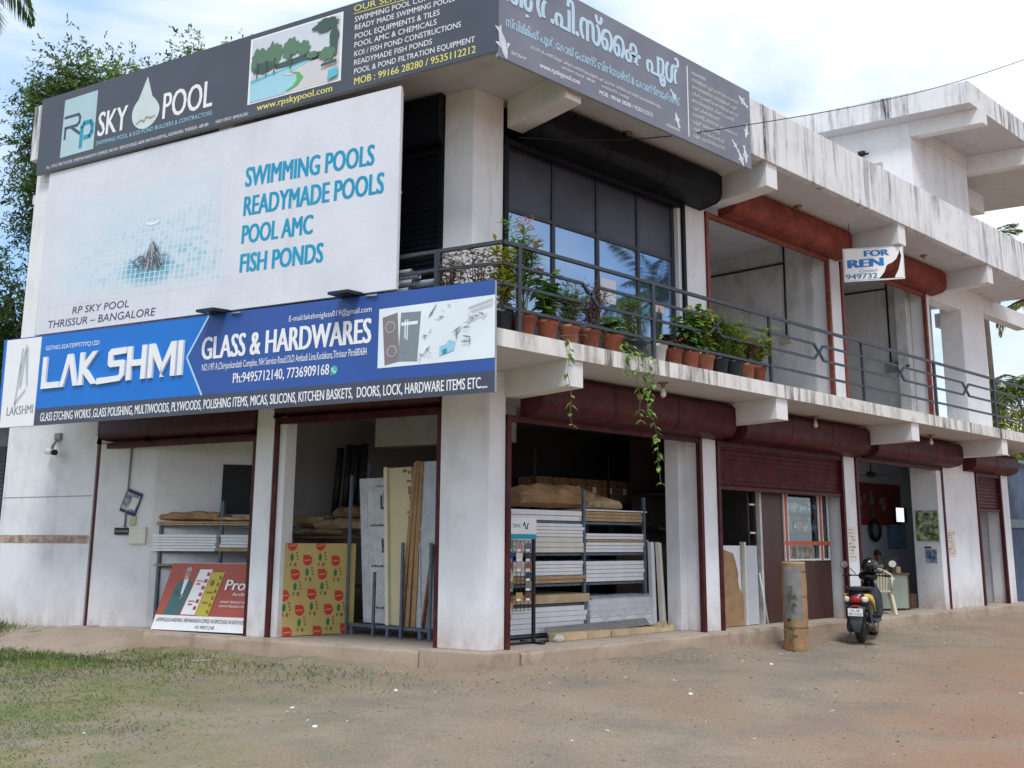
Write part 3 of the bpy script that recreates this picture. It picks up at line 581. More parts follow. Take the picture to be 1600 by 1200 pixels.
for cx, cy, rx, ry, m_ in ((0.12, 0.62, 0.11, 0.22, G1), (0.27, 0.66, 0.10, 0.20, G1), (0.17, 0.50, 0.13, 0.10, G2), (0.46, 0.68, 0.10, 0.17, G1), (0.60, 0.62, 0.08, 0.12, G1), (0.84, 0.87, 0.15, 0.11, G2), (0.92, 0.60, 0.055, 0.26, G2), (0.86, 0.44, 0.09, 0.11, G1), (0.70, 0.48, 0.07, 0.06, G1)): polys.append((m_, ragged(cx, cy, rx, ry)))
for x in (0.1, 0.2, 0.29, 0.47): polys.append((G2, rect(x-0.006, 0.36, x+0.006, 0.6)))
polys += [(PTURQ, [(0.87, 0.04), (0.975, 0.08), (0.975, 0.20), (0.88, 0.18)]), (G2, [(0.80, 0.26), (0.96, 0.27), (0.96, 0.32), (0.80, 0.30)])]
polys = [(m_, [(min(0.975, max(0.025, x)) if i else x, min(0.975, max(0.025, y)) if i else y) for x, y in p_]) for i, (m_, p_) in enumerate(polys)]
art(rp_, LF, 3.112, 1.525, 7.245, 8.225, o+0.002, 0.0012, polys)
# --- Malayalam board on the right front
ML = vinyl('grey_blue_sign_vinyl', (0.175, 0.185, 0.225), 0.12); PBL = vinyl('pale_blue_letter_vinyl', (0.42, 0.64, 0.78)); yb = -1.25; ye = -1.253
NEG = lambda a, b, c: RF(a, -b, c)
ms_ = signboard('roof_signboard', 'long grey board with pale blue Malayalam lettering along the right roof edge', NEG, [(-0.94, 7.02), (4.13, 7.02), (4.15, 8.31), (-0.94, 8.31)], 1.204, 1.25, ML)
def mal(s_, a0, z, a1, h, m, bold=0.0, z1=None): return lettering(s_, ms_, NEG, a0, z, a1, z if z1 is None else z1, h, 1.254, m, bold)
mal('ആർ.പി.\u0d38\u0d4d\u0d48ക പൂൾ', -0.88, 7.79, 2.45, 0.37, LETTER, 0.030)
lettering('ആർ.പി.\u0d38\u0d4d\u0d48ക പൂൾ', ms_, NEG, -0.87, 7.785, 2.44, 7.785, 0.37, 1.2555, PBL, 0.016)
mal('\u0d38\u0d4d\u0d35ിമ്മിംഗ് പൂൾ, \u0d47കായ് \u0d47പാണ്ട് ബിൽ\u0d47ഡഴ്സ് & \u0d47കാൺ\u0d1f\u0d4d\u0d30ാ\u0d47ക്ടഴ്സ്', -0.83, 7.45, 2.42, 0.115, PBL, 0.012, 7.49)
mal('\u0d47നാ.1/97 ഡി, ഫസ്റ്റ് ഫ്\u0d47ളാർ, ചിരിയൻ കണ്ടത്ത് \u0d47കാം\u0d2a്ളക്സ്, എൻ.എച്ച് 544 - സർവീസ് \u0d47റാഡ്, ശാന്തി \u0d47ഹാസ്പിറ്റലിന് സമീപം', -0.432, 7.310, 2.012, 0.04, LETTER, 0, 7.322)
mal('\u0d46കാടകര, തൃ\u0d36ൂർ - 680 684', 0.10, 7.242, 0.69, 0.035, LETTER)
mal('\u0d46ഹഡ് ഓഫീസ് : ബാംഗ്ലൂർ', 0.82, 7.238, 1.35, 0.035, LETTER)
mal('www.rpskypool.com', -0.285, 7.115, 0.416, 0.068, LETTER, 0.01, 7.124)
mal('MOB : 99166 28280 / 9535112212', 0.773, 7.119, 1.829, 0.059, LETTER, 0.01, 7.136)
mal('\u0d46കാടകര', -0.74, 7.12, -0.50, 0.05, LETTER); mal('KODAKARA', 2.12, 7.10, 2.42, 0.04, LETTER)
k = MB(); k.box(NEG, 2.605, 2.622, 1.2501, 1.2535, 7.09, 8.19); k.build('divider_line', LETTER, ms_)
mal('\u0d46സവനങ്ങൾ', 2.712, 8.10, 3.048, 0.05, LETTER)
for i, (s_, a1) in enumerate((('\u0d38്വിമ്മിംഗ് പൂൾ കൺസ്ട്രക്ഷൻസ്', 3.85), ('\u0d46റഡി\u0d46മയ്ഡ് \u0d38്വിമ്മിംഗ് പൂൾ', 3.80), ('ഫിഷ് \u0d47പാണ്ട് കൺസ്ട്രക്ഷൻസ്', 3.82), ('\u0d46റഡി\u0d46മയ്ഡ് ഫിഷ് \u0d47പാണ്ട്', 3.72), ('പൂൾ ഫിൽ\u0d47ട്രഷൻ', 3.35), ('\u0d47പാണ്ട് ഫിൽറ്റർ ഫിൽ\u0d47ട്രഷൻ', 3.80), ('പൂൾ \u0d48ടൽസ്', 3.35), ('പൂൾ \u0d46കമിക്കൽസ്', 3.45), ('പൂൾ \u0d46മയിന്റനൻസ്', 3.46))):
    mal(s_, 2.712, 7.99-0.108*i, a1, 0.052, vinyl('cream_letter_vinyl', (0.72, 0.70, 0.60)))
def koi(cx, cz, L_, ang):
    F2 = lambda x, y: (cx+(x*math.cos(ang)-y*math.sin(ang))*L_, cz+(x*math.sin(ang)+y*math.cos(ang))*L_)
    body = [F2(x, 0.13*math.sin(math.pi*min(1, (x+0.5)/0.9))**0.7+0.10*x*x) for x in [-0.5+0.08*i for i in range(11)]]+[F2(0.5, 0.16), F2(0.44, 0.02), F2(0.52, -0.10)]+[F2(x, -0.12*math.sin(math.pi*min(1, (x+0.5)/0.9))**0.7+0.10*x*x) for x in [0.3-0.08*i for i in range(11)]]
    k = MB(); k.flat([NEG(p[0], 1.2535, p[1]) for p in body])
    k.flat([NEG(*(lambda p: (p[0], 1.2535, p[1]))(F2(x, y))) for x, y in ((-0.2, 0.11), (0.02, 0.30), (0.02, 0.12))]); k.flat([NEG(*(lambda p: (p[0], 1.2535, p[1]))(F2(x, y))) for x, y in ((-0.2, -0.10), (-0.02, -0.28), (0.0, -0.10))])
    k.build('printed_fish', vinyl('koi_white', (0.62, 0.66, 0.68), 0.2), ms_, recalc=False)
for a in ((-0.87, 7.22, 0.42, 1.9), (3.86, 7.13, 0.28, 2.1), (3.98, 7.22, 0.30, 1.75), (3.97, 8.08, 0.28, -0.5), (2.36, 7.26, 0.24, -1.2), (2.30, 7.62, 0.22, 2.4), (4.03, 7.62, 0.26, 1.4), (3.72, 7.30, 0.2, 2.4)): koi(*a)
# --- big white hoarding between the two boards
HOARD = plaster('white_flex_sheet', (0.70, 0.71, 0.76), streak=0.12, blotch=0.08, rough=0.5, dirt=(0.45, 0.45, 0.48))
o2 = OS+0.02
hb = thing('billboard', 'large white swimming pool hoarding with turquoise words between two long signboards', 'billboard', tuple(LF(3.9, o2, 4.36)))
k = MB(); k.front(LF, [(0.60, 4.34), (7.165, 4.40), (7.19, 7.005), (0.61, 6.98)], OS-0.03, o2); k.build('flex_sheet', HOARD, hb)
k = MB()
for t in (0.66, 2.9, 5.1, 7.1): k.bar(LF(t, OS-0.06, 4.40), LF(t, OS-0.06, 6.95), 0.05)
for z in (4.42, 5.6, 6.9): k.bar(LF(0.62, OS-0.06, z), LF(7.15, OS-0.06, z), 0.04)
k.build('support_frame', SFR, hb)
for s_, a0, z0, a1, z1, h in (('SWIMMING POOLS', 3.105, 6.075, 0.977, 6.0, 0.27), ('READYMADE POOLS', 3.108, 5.66, 0.819, 5.60, 0.27), ('POOL AMC', 3.112, 5.268, 1.903, 5.235, 0.255), ('FISH PONDS', 3.116, 4.866, 1.718, 4.83, 0.255)):
    lettering(s_, hb, LF, a0, z0, a1, z1, h, o2+0.004, CYAN, 0.034, 0.03)
DKB = vinyl('dark_blue_letter_vinyl', (0.05, 0.06, 0.13))
lettering('RP SKY POOL', hb, LF, 6.366, 4.647, 5.175, 4.623, 0.106, o2+0.004, DKB, 0, 0.1); lettering('THRISSUR – BANGALORE', hb, LF, 6.884, 4.478, 4.633, 4.442, 0.112, o2+0.004, DKB, 0, 0.1)
def pool_print():
    m = HOARD.copy(); m.name = 'pool_photo_print'; t = m.node_tree; n = t.nodes; l = t.links; b = n['Principled BSDF']; sheet = b.inputs['Base Color'].links[0].from_socket
    uv = n.new('ShaderNodeUVMap').outputs['UV']
    sx = n.new('ShaderNodeSeparateXYZ'); l.new(uv, sx.inputs['Vector'])
    br = n.new('ShaderNodeTexBrick'); br.offset = 0; br.inputs['Scale'].default_value = 1.0; br.inputs['Mortar Size'].default_value = 0.0028; br.inputs['Brick Width'].default_value = 0.026; br.inputs['Row Height'].default_value = 0.042
    br.inputs['Color1'].default_value = (0.16, 0.45, 0.57, 1); br.inputs['Color2'].default_value = (0.50, 0.66, 0.74, 1); br.inputs['Mortar'].default_value = (0.70, 0.73, 0.77, 1); br.inputs['Bias'].default_value = 0.25
    sk = n.new('ShaderNodeMapping'); sk.inputs['Rotation'].default_value = (0, 0, 0.06); l.new(uv, sk.inputs['Vector']); l.new(sk.outputs['Vector'], br.inputs['Vector'])
    base = mixc(n, l, ramp_mask(n, l, uv, 3.2, (1, 1.6, 1), 0.34, 0.66), (0.69, 0.72, 0.77), (0.60, 0.69, 0.75))
    base = mixc(n, l, math_(n, l, 'MULTIPLY', ramp_mask(n, l, uv, 13, (1, 1.4, 1), 0.5, 0.68), 0.22), base, (0.54, 0.65, 0.72))
    r_ = math_(n, l, 'SUBTRACT', 1.15, math_(n, l, 'MULTIPLY', sx.outputs['Y'], 1.35))
    xx = n.new('ShaderNodeMapRange'); xx.inputs['From Min'].default_value = 0.05; xx.inputs['From Max'].default_value = 0.6; l.new(sx.outputs['X'], xx.inputs['Value'])
    f = n.new('ShaderNodeClamp'); l.new(math_(n, l, 'MULTIPLY', math_(n, l, 'MULTIPLY', xx.outputs['Result'], r_), math_(n, l, 'ADD', ramp_mask(n, l, uv, 6, (1, 1.5, 1), 0.3, 0.6), 0.35)), f.inputs['Value'])
    col = mixc(n, l, math_(n, l, 'MULTIPLY', f.outputs['Result'], 0.95), base, br.outputs['Color'])
    # dark tiles round the swimmer
    def dist(cx, cy, sxk, syk):
        dx = math_(n, l, 'MULTIPLY', math_(n, l, 'SUBTRACT', sx.outputs['X'], cx), sxk); dy = math_(n, l, 'MULTIPLY', math_(n, l, 'SUBTRACT', sx.outputs['Y'], cy), syk)
        return math_(n, l, 'SQRT', math_(n, l, 'ADD', math_(n, l, 'MULTIPLY', dx, dx), math_(n, l, 'MULTIPLY', dy, dy)))
    g = n.new('ShaderNodeMapRange'); g.inputs['From Min'].default_value = 1.0; g.inputs['From Max'].default_value = 0.6; l.new(dist(0.57, 0.20, 6.4, 6.2), g.inputs['Value'])
    br2 = n.new('ShaderNodeTexBrick'); br2.offset = 0; br2.inputs['Scale'].default_value = 1.0; br2.inputs['Mortar Size'].default_value = 0.0028; br2.inputs['Brick Width'].default_value = 0.026; br2.inputs['Row Height'].default_value = 0.042
    br2.inputs['Color1'].default_value = (0.01, 0.27, 0.42, 1); br2.inputs['Color2'].default_value = (0.16, 0.46, 0.58, 1); br2.inputs['Mortar'].default_value = (0.62, 0.70, 0.75, 1); l.new(sk.outputs['Vector'], br2.inputs['Vector'])
    col = mixc(n, l, math_(n, l, 'MULTIPLY', g.outputs['Result'], 0.9), col, br2.outputs['Color'])
    # fade out to the sheet's white round the rim
    ex = math_(n, l, 'MINIMUM', sx.outputs['X'], math_(n, l, 'SUBTRACT', 1.0, sx.outputs['X'])); ey = math_(n, l, 'MINIMUM', sx.outputs['Y'], math_(n, l, 'SUBTRACT', 1.0, sx.outputs['Y']))
    q = n.new('ShaderNodeMapRange'); q.inputs['From Min'].default_value = 0.0; q.inputs['From Max'].default_value = 0.16; l.new(math_(n, l, 'ADD', math_(n, l, 'MINIMUM', ex, ey), math_(n, l, 'MULTIPLY', math_(n, l, 'SUBTRACT', ramp_mask(n, l, uv, 9, (1, 1, 1), 0.3, 0.7), 0.5), 0.05)), q.inputs['Value'])
    l.new(mixc(n, l, q.outputs['Result'], sheet, col), b.inputs['Base Color']); return m
k = MB(); k.flat([LF(6.98, o2+0.001, 4.80), LF(3.22, o2+0.001, 4.76), LF(3.32, o2+0.001, 6.55), LF(6.98, o2+0.001, 6.60)]); pp = k.build('pool_picture', pool_print(), hb, recalc=False)
uvl = pp.data.uv_layers.new(name='UVMap')
for i, c in enumerate(((0, 0), (1, 0), (1, 1), (0, 1))): uvl.data[i].uv = c
rr = random.Random(11); k = MB()       # the swimmer's hair and splash
for i in range(120):
    x = rr.gauss(4.80, 0.10); w = rr.uniform(0.003, 0.010); zt = 5.52-abs(x-4.80)*0.9+rr.uniform(-0.22, 0.06); zb2 = 5.22+rr.uniform(-0.12, 0.12); dx = (x-4.80)*0.7+rr.uniform(-0.05, 0.05)
    k.flat([LF(x-w, o2+0.005, zt), LF(x+w, o2+0.005, zt-0.02), LF(x+dx+w*0.6, o2+0.005+0.0002*i, zb2), LF(x+dx-w*0.6, o2+0.005+0.0002*i, zb2)], i % 4 if i % 4 < 3 else 2)
k.flat([LF(4.82+0.15*math.cos(R(a)), o2+0.0045, 5.86+0.065*math.sin(R(a))-0.0) for a in range(180, 361, 20)]+[LF(4.82+0.13*math.cos(R(a)), o2+0.0045, 5.86+0.02*math.sin(R(a))) for a in range(350, 189, -20)], 3)
for a, b_, w in ((4.72, 4.60, 0.03), (4.90, 5.0, 0.025)): k.flat([LF(a-w, o2+0.034, 5.30), LF(a+w, o2+0.034, 5.32), LF(b_+w*1.2, o2+0.034, 5.13), LF(b_-w*0.3, o2+0.034, 5.15)], 1)
k.build('splash_picture', [vinyl('splash_grey', (0.52, 0.56, 0.60)), vinyl('splash_dark', (0.09, 0.10, 0.12)), vinyl('splash_mid', (0.24, 0.26, 0.28)), vinyl('splash_white', (0.80, 0.81, 0.83))], hb, recalc=False)
# --- blue hardware shop board over the left front
BL1, BL2, NV2 = vinyl('bright_blue_vinyl', (0.005, 0.165, 0.58)), vinyl('royal_blue_vinyl', (0.028, 0.088, 0.33)), vinyl('navy_grey_vinyl', (0.055, 0.065, 0.10))
lk = signboard('shop_signboard', 'long blue glass and hardware shop board above the left shop bays', LF, [(-0.775, 2.985), (7.78, 3.00), (7.83, 4.375), (-0.765, 4.275)], OS+0.004, o, BL2)
k = MB(); k.front(LF, [(7.76, 3.08), (7.80, 4.36), (7.70, 4.355), (7.66, 3.04)], o, e); k.build('blue_strip', BL1, lk)
k = MB(); k.front(LF, [(7.72, 3.0), (7.745, 4.36), (6.945, 4.345), (6.945, 2.995)], o, o+0.004); k.build('white_panel', LETTER, lk)
k = MB(); k.front(LF, [(6.943, 3.245), (6.943, 4.345), (3.59, 4.305), (3.94, 3.77), (3.63, 3.237)], o, e); k.build('blue_arrow', BL1, lk)
stroke_poly(lk, LF, [[(3.575, 4.30), (3.925, 3.77), (3.615, 3.24)]], 0.03, e+0.001, PBL, 'arrow_edge')
k = MB(); k.front(LF, [(6.943, 2.995), (6.943, 3.243), (-0.775, 3.222), (-0.775, 2.983)], o, e+0.001); k.build('grey_strip', NV2, lk)
GR_ = vinyl('logo_silver', (0.48, 0.52, 0.56))
for pts in ([(7.40, 3.33), (7.33, 4.20), (7.37, 4.20), (7.44, 3.33)], [(7.44, 3.30), (7.20, 3.52), (7.20, 3.58), (7.44, 3.37)], [(7.29, 4.15), (7.22, 4.22), (7.16, 3.60), (7.20, 3.60)], [(7.38, 3.9), (7.28, 4.25), (7.25, 4.24), (7.30, 3.62), (7.36, 3.56)]):
    k = MB(); k.flat([LF(p[0], o+0.006, p[1]) for p in pts]); k.build('silver_logo', GR_, lk, recalc=False)
lettering('LAKSHMI', lk, LF, 7.59, 3.175, 6.985, 3.185, 0.13, o+0.006, vinyl('logo_text_grey', (0.25, 0.26, 0.28)), -0.012)
lettering('GSTNO.32ATSPP7777Q1ZD', lk, LF, 6.828, 4.124, 5.669, 4.109, 0.062, e+0.001, LETTER)
DY = mat('letter_side_grey', (0.42, 0.43, 0.45), 0.5)
def solid_letter(polys, name='raised_letter'):
    k = MB()
    for p in polys: k.front(LF, p, o, o+0.035)
    k.build(name, LETTER, lk)
zb3, zt3 = 3.53, 4.012
def bars(*segs, w=0.095):
    out = []
    for p, q in segs:
        p, q = Vector(p), Vector(q); d = (q-p).normalized(); nn = Vector((-d.y, d.x))*w/2; out.append([tuple(p+nn), tuple(q+nn), tuple(q-nn), tuple(p-nn)])
    return out
Z0, Z1 = 3.53, 4.012
solid_letter([[(6.823, Z0), (6.43, Z0), (6.43, 3.62), (6.735, 3.62), (6.735, Z1), (6.823, Z1)]])
solid_letter([[(6.42, Z0), (6.285, Z1), (6.185, Z1), (6.035, Z0), (6.125, Z0), (6.235, 3.87), (6.335, Z0)]])
solid_letter([[(6.015, Z0), (6.015, Z1), (5.93, Z1), (5.93, 3.85), (5.755, Z1), (5.645, Z1), (5.87, 3.77), (5.64, Z0), (5.75, Z0), (5.93, 3.70), (5.93, Z0)]])
solid_letter([[(5.63, 3.515), (5.16, 3.535), (5.085, 3.61), (5.085, 3.80), (5.12, 3.835), (5.33, 3.835), (5.33, 3.915), (5.06, 3.925), (5.06, 4.015), (5.375, 4.01), (5.425, 3.96), (5.425, 3.79), (5.38, 3.745), (5.175, 3.745), (5.175, 3.64), (5.20, 3.615), (5.63, 3.605)]])
solid_letter([[(5.04, Z0), (5.04, Z1), (4.95, Z1), (4.95, 3.815), (4.755, 3.815), (4.755, Z1), (4.665, Z1), (4.665, Z0), (4.755, Z0), (4.755, 3.725), (4.95, 3.725), (4.95, Z0)]])
solid_letter([[(4.62, Z0), (4.62, Z1), (4.52, Z1), (4.36, 3.70), (4.20, Z1), (4.105, Z1), (4.105, Z0), (4.19, Z0), (4.19, 3.84), (4.385, Z0), (4.335, Z0), (4.535, 3.84), (4.535, Z0)]])
solid_letter([[(4.065, Z0), (4.065, Z1), (3.975, Z1), (3.975, Z0)]])
lettering('GLASS & HARDWARES', lk, LF, 3.665, 3.715, 0.905, 3.70, 0.30, e+0.001, LETTER, 0.035)
lettering('NO.1/97 A,Chiriyankandath Complex, NH Service Road,OLD Ambadi Line,Kodakara,Thrissur Pin:680684', lk, LF, 3.636, 3.560, 0.964, 3.553, 0.092, e+0.001, LETTER, 0.004)
lettering('Ph:9495712140, 7736909168', lk, LF, 3.077, 3.356, 1.519, 3.354, 0.13, e+0.001, LETTER, 0.014)
lettering('E-mail:lakshmiglass019@gmail.com', lk, LF, 2.189, 4.089, 0.915, 4.083, 0.07, e+0.001, LETTER)
lettering('GLASS ETCHING WORKS ,GLASS POLISHING, MULTIWOODS, PLYWOODS, POLISHING ITEMS, MICAS, SILICONS, KITCHEN BASKETS,  DOORS, LOCK, HARDWARE ITEMS ETC....', lk, LF, 6.808, 3.05, -0.689, 3.035, 0.125, e+0.002, LETTER, 0.016)
k = MB(); k.flat([LF(1.445+0.055*math.cos(R(a)), e+0.001, 3.40+0.058*math.sin(R(a))) for a in range(0, 360, 20)]); k.flat([LF(1.49, e+0.001, 3.375), LF(1.505, e+0.001, 3.335), LF(1.455, e+0.001, 3.35)]); k.build('phone_badge', vinyl('badge_green', (0.05, 0.45, 0.35)), lk, recalc=False)
stroke_poly(lk, LF, [[(1.468, 3.425), (1.462, 3.395), (1.44, 3.377), (1.42, 3.376)]], 0.018, e+0.003, LETTER, 'badge_handset')
D1, D2, PB = vinyl('print_brown_door', (0.22, 0.185, 0.19)), vinyl('print_grey_door', (0.20, 0.24, 0.26)), vinyl('print_pale_ground', (0.74, 0.80, 0.84)); PG, PK = vinyl('print_grey', (0.45, 0.48, 0.50)), vinyl('print_dark_grey', (0.2, 0.21, 0.22))
def U(a, z): return ((0.802-a)/1.58, (z-3.371)/0.727)
pol = [(PB, rect(0, 0, 1, 1)), (D1, [U(0.75, 3.985), U(0.535, 4.03), U(0.49, 3.43), U(0.70, 3.395)]), (D2, [U(0.485, 4.02), U(0.205, 4.01), U(0.245, 3.41), U(0.51, 3.43)]), (PB, [U(0.475, 3.90), U(0.245, 3.90), U(0.25, 3.86), U(0.48, 3.86)]), (PB, [U(0.43, 3.93), U(0.415, 3.93), U(0.415, 3.70), U(0.43, 3.70)]), (PB, [U(0.395, 3.93), U(0.38, 3.93), U(0.385, 3.68), U(0.4, 3.68)])]
pol += [(D2, [U(0.455, 3.60), U(0.39, 3.60), U(0.39, 3.53), U(0.455, 3.53)]), (PG, oval(*U(0.632, 3.86), 0.045, 0.10)), (D1, oval(*U(0.632, 3.86), 0.038, 0.085)), (PG, oval(*U(0.60, 3.56), 0.045, 0.10)), (D1, oval(*U(0.60, 3.56), 0.038, 0.085)), (SKYB, [U(-0.06, 3.45), U(-0.25, 3.50), U(-0.27, 3.60), U(-0.19, 3.63), U(-0.14, 3.58), U(-0.06, 3.56)]), (TEAL, [U(-0.10, 3.46), U(-0.16, 3.475), U(-0.16, 3.53), U(-0.10, 3.52)])]
rr = random.Random(5)
for cx, cz, s_ in ((0.02, 4.0, 0.09), (-0.05, 3.93, 0.05), (-0.15, 4.0, 0.04), (0.1, 3.72, 0.05), (0.15, 3.55, 0.08), (0.2, 3.47, 0.05), (-0.33, 3.70, 0.08), (-0.45, 3.62, 0.07), (-0.52, 3.88, 0.09), (-0.63, 3.86, 0.06), (-0.42, 3.78, 0.05), (0.08, 3.50, 0.04)):
    for j in range(3):
        a = rr.uniform(0, 3.1); cx2, cz2 = cx+rr.uniform(-.05, .05), cz+rr.uniform(-.04, .04); dx, dz = s_*math.cos(a), s_*math.sin(a)*0.7
        pol.append((rr.choice((PG, PK, LETTER)), [U(cx2-dx, cz2-dz), U(cx2+dz*0.22, cz2-dx*0.15), U(cx2+dx, cz2+dz), U(cx2-dz*0.22, cz2+dx*0.15)]))
pol += [(PG, [U(-0.45, 3.98), U(-0.76, 4.05), U(-0.76, 4.02), U(-0.45, 3.95)])]
art(lk, LF, 0.802, -0.778, 3.371, 4.098, e+0.0005, 0.0006, pol)
# --- torn rent notice hung from the upper beam
RY = lambda a, b, c: Vector((8.16+0.80*a-0.60*b, -0.44-0.60*a-0.80*b, c-0.13+0.085*a))
fr = thing('rent_notice', 'torn white FOR RENT board with blue letters hanging beside the upper balcony beam', 'sign', (8.63, -0.79, 6.2))
k = MB()
for a0, a1, z0, z1 in ((0, 1.18, 6.925, 6.95), (0, 1.18, 6.30, 6.325), (0, 0.025, 6.326, 6.924), (1.155, 1.18, 6.326, 6.924)): k.box(RY, a0, a1, -0.012, 0.012, z0, z1)
k.build('notice_frame', mat('pale_frame_paint', (0.6, 0.6, 0.58), 0.5), fr)
k = MB(); k.front(RY, [(0.026, 6.327), (0.66, 6.327), (0.70, 6.36), (0.78, 6.45), (0.83, 6.57), (0.86, 6.60), (0.95, 6.63), (1.03, 6.70), (1.08, 6.80), (1.10, 6.88), (1.13, 6.75), (1.10, 6.62), (1.06, 6.48), (1.0, 6.38), (0.98, 6.327), (1.154, 6.327), (1.154, 6.923), (0.026, 6.923)], 0.014, 0.018); k.build('torn_sheet', WHITE, fr, recalc=True)
RB_ = vinyl('rent_blue_paint', (0.01, 0.17, 0.50))
lettering('FOR', fr, RY, 0.40, 6.775, 0.90, 6.775, 0.115, 0.022, RB_, 0.045); lettering('REN', fr, RY, 0.07, 6.56, 0.78, 6.58, 0.155, 0.022, RB_, 0.05)
lettering('Contact', fr, RY, 0.30, 6.465, 0.66, 6.475, 0.06, 0.022, vinyl('thin_blue', (0.2, 0.25, 0.35)), -0.01, 0.4); lettering('949732', fr, RY, 0.03, 6.345, 0.645, 6.345, 0.10, 0.022, vinyl('rent_teal_paint', (0.02, 0.20, 0.30)), 0.02)
k = MB()
for a in (0.15, 1.05): k.tube([RY(a, 0, 6.95), RY(a, 0, 7.45-0.085*a)], 0.006, 5)
k.build('hanging_wire', WIRE, fr)
# --- flood lamps sitting on the blue board's upper edge
for t, lab in ((3.40, 'dark flat flood lamp on the blue board under the billboard words Fish Ponds'), (1.24, 'dark flat flood lamp on the blue board near the billboard bottom right corner')):
    r = thing('flood_lamp', lab, 'lamp', tuple(LF(t, o+0.06, 4.31)), 'flood lamps on the blue board')
    zt = 4.30 if t > 2 else 4.285
    k = MB(); k.extr(LF, [(OS-0.02, zt+0.03), (o+0.26, zt-0.0), (o+0.26, zt+0.035), (OS-0.02, zt+0.075)], t-0.15, t+0.15); k.build('lamp_body', BLACK, r)
    k = MB(); k.bar(LF(t, o-0.03, zt-0.005), LF(t, o-0.03, zt+0.04), 0.03); k.bar(LF(t-0.24, o+0.01, zt+0.0), LF(t-0.42, o+0.03, zt-0.01), 0.02); k.build('bracket', STEEL, r)
# ================================================================== things in and around the shops
ORD = ['topmost', 'second from top', 'third from top', 'fourth from top', 'fifth from top', 'sixth from top']
def one(k, name, m, label, cat, group=None, bevel=0.0): return tag(k.build(name, m, None, bevel=bevel), label, cat, group)
def stack(F, a0, a1, b0, b1, z0, z1, n, word, where, m, name='board', group=None, seed=1):
    r = random.Random(seed); h = (z1-z0)/n
    for i in range(n):
        j = r.uniform(-0.012, 0.012); j2 = r.uniform(-0.02, 0.012); z = z0+h*i; k = MB(); k.box(F, a0+j, a1+j, b0+j2, b1, z+0.0025, z+h-0.0025)
        pos = ORD[n-1-i] if n > 1 else 'lone'
        if n > 1 and i == 0: pos = 'lowest'
        one(k, name, m, f'{word}, {pos} {"one on" if n == 1 else "in the pile on"} {where}', 'board', group, bevel=0.003)
# --- blue-grey rack of white boards in the corner shop
rk = thing('storage_rack', 'blue grey steel rack loaded with white boards in the corner shop', 'rack', (2.5, 0.9, 0))
X0, XM, X1, YF, YB = 1.05, 2.53, 3.90, 0.90, 2.1
for x, h in ((XM, 2.12), (X1-0.02, 2.05), (1.05, 2.05)):
    for y in (YF-0.045, YB+0.03): k = MB(); k.box(RF, x-0.022, x+0.022, y-0.022, y+0.022, 0, h); k.build('post', RACKM, rk)
for z in (0.07, 0.475, 0.755, 1.19, 1.655):
    k = MB(); k.box(RF, X0+0.023, X1-0.043, YF-0.02, YB, z-0.045, z-0.012); k.build('shelf', RACKM, rk)
G_ = 'boards piled on the corner shop rack'
stack(RF, X0+.03, XM-0.03, YF-0.03, YB, 1.65, 1.80, 2, 'white laminated board', 'the corner rack top left shelf', LAM, group=G_, seed=2)
stack(RF, X0+.05, XM-0.01, YF-0.05, YB, 1.415, 1.61, 4, 'bright white board', 'the corner rack upper left shelf', LAM, group=G_, seed=3)
stack(RF, X0+.05, XM-0.02, YF-0.05, YB, 1.19, 1.412, 3, 'cream board', 'the corner rack upper left shelf', CREAM, group=G_, seed=4)
stack(RF, X0+.04, XM-0.01, YF-0.05, YB, 0.865, 1.07, 4, 'white board', 'the corner rack middle left shelf', LAM, group=G_, seed=5)
stack(RF, X0+.02, XM, YF-0.06, YB, 0.755, 0.862, 2, 'brown plywood sheet', 'the corner rack middle left shelf', PLY, 'plywood_sheet', G_, 6)
stack(RF, X0+.02, XM+0.06, YF-0.09, YB, 0.475, 0.60, 1, 'flat brown printed carton of boards', 'the lower left shelf of the rack', CARDP, 'flat_carton', G_, 7)
stack(RF, X0+.02, XM+0.02, YF-0.06, YB, 0.07, 0.43, 5, 'thick white board', 'the corner rack lowest left shelf', LAM, group=G_, seed=8)
stack(RF, XM+.02, X1+.05, YF-0.05, YB, 1.81, 1.835, 1, 'thin white board', 'the corner rack top right shelf', LAM, group=G_, seed=9)
stack(RF, XM+.03, X1-0.03, YF-0.03, YB, 1.655, 1.806, 3, 'frayed plywood sheet', 'the corner rack top right shelf', PLY, 'plywood_sheet', G_, 10)
stack(RF, XM+.04, X1-0.01, YF-0.05, YB, 1.385, 1.475, 2, 'white board above plywood', 'the corner rack right side', LAM, group=G_, seed=11)
stack(RF, XM+.05, X1+.08, YF-0.06, YB, 1.345, 1.383, 1, 'brown sheet between white boards', 'the upper right shelf of the rack', PLY, 'plywood_sheet', G_, 12)
stack(RF, XM+.04, X1-0.01, YF-0.05, YB, 1.19, 1.342, 3, 'white board below plywood', 'the corner rack right side', LAM, group=G_, seed=13)
stack(RF, XM+.04, X1-0.01, YF-0.05, YB, 0.755, 1.06, 5, 'white board', 'the corner rack middle right shelf', LAM, group=G_, seed=14)
stack(RF, XM+.06, X1+.06, YF-0.09, YB, 0.07, 0.50, 5, 'white board', 'the lowest shelf under loose plastic', LAM, group=G_, seed=15)
PLAST = bpy.data.materials.new('clear_plastic_film'); PLAST.use_nodes = True
_n = PLAST.node_tree.nodes; _b = _n['Principled BSDF']; _b.inputs['Base Color'].default_value = (0.75, 0.76, 0.78, 1); _b.inputs['Roughness'].default_value = 0.15; _b.inputs['Alpha'].default_value = 0.45
r = random.Random(4); k = MB(); n = 22; rows = []
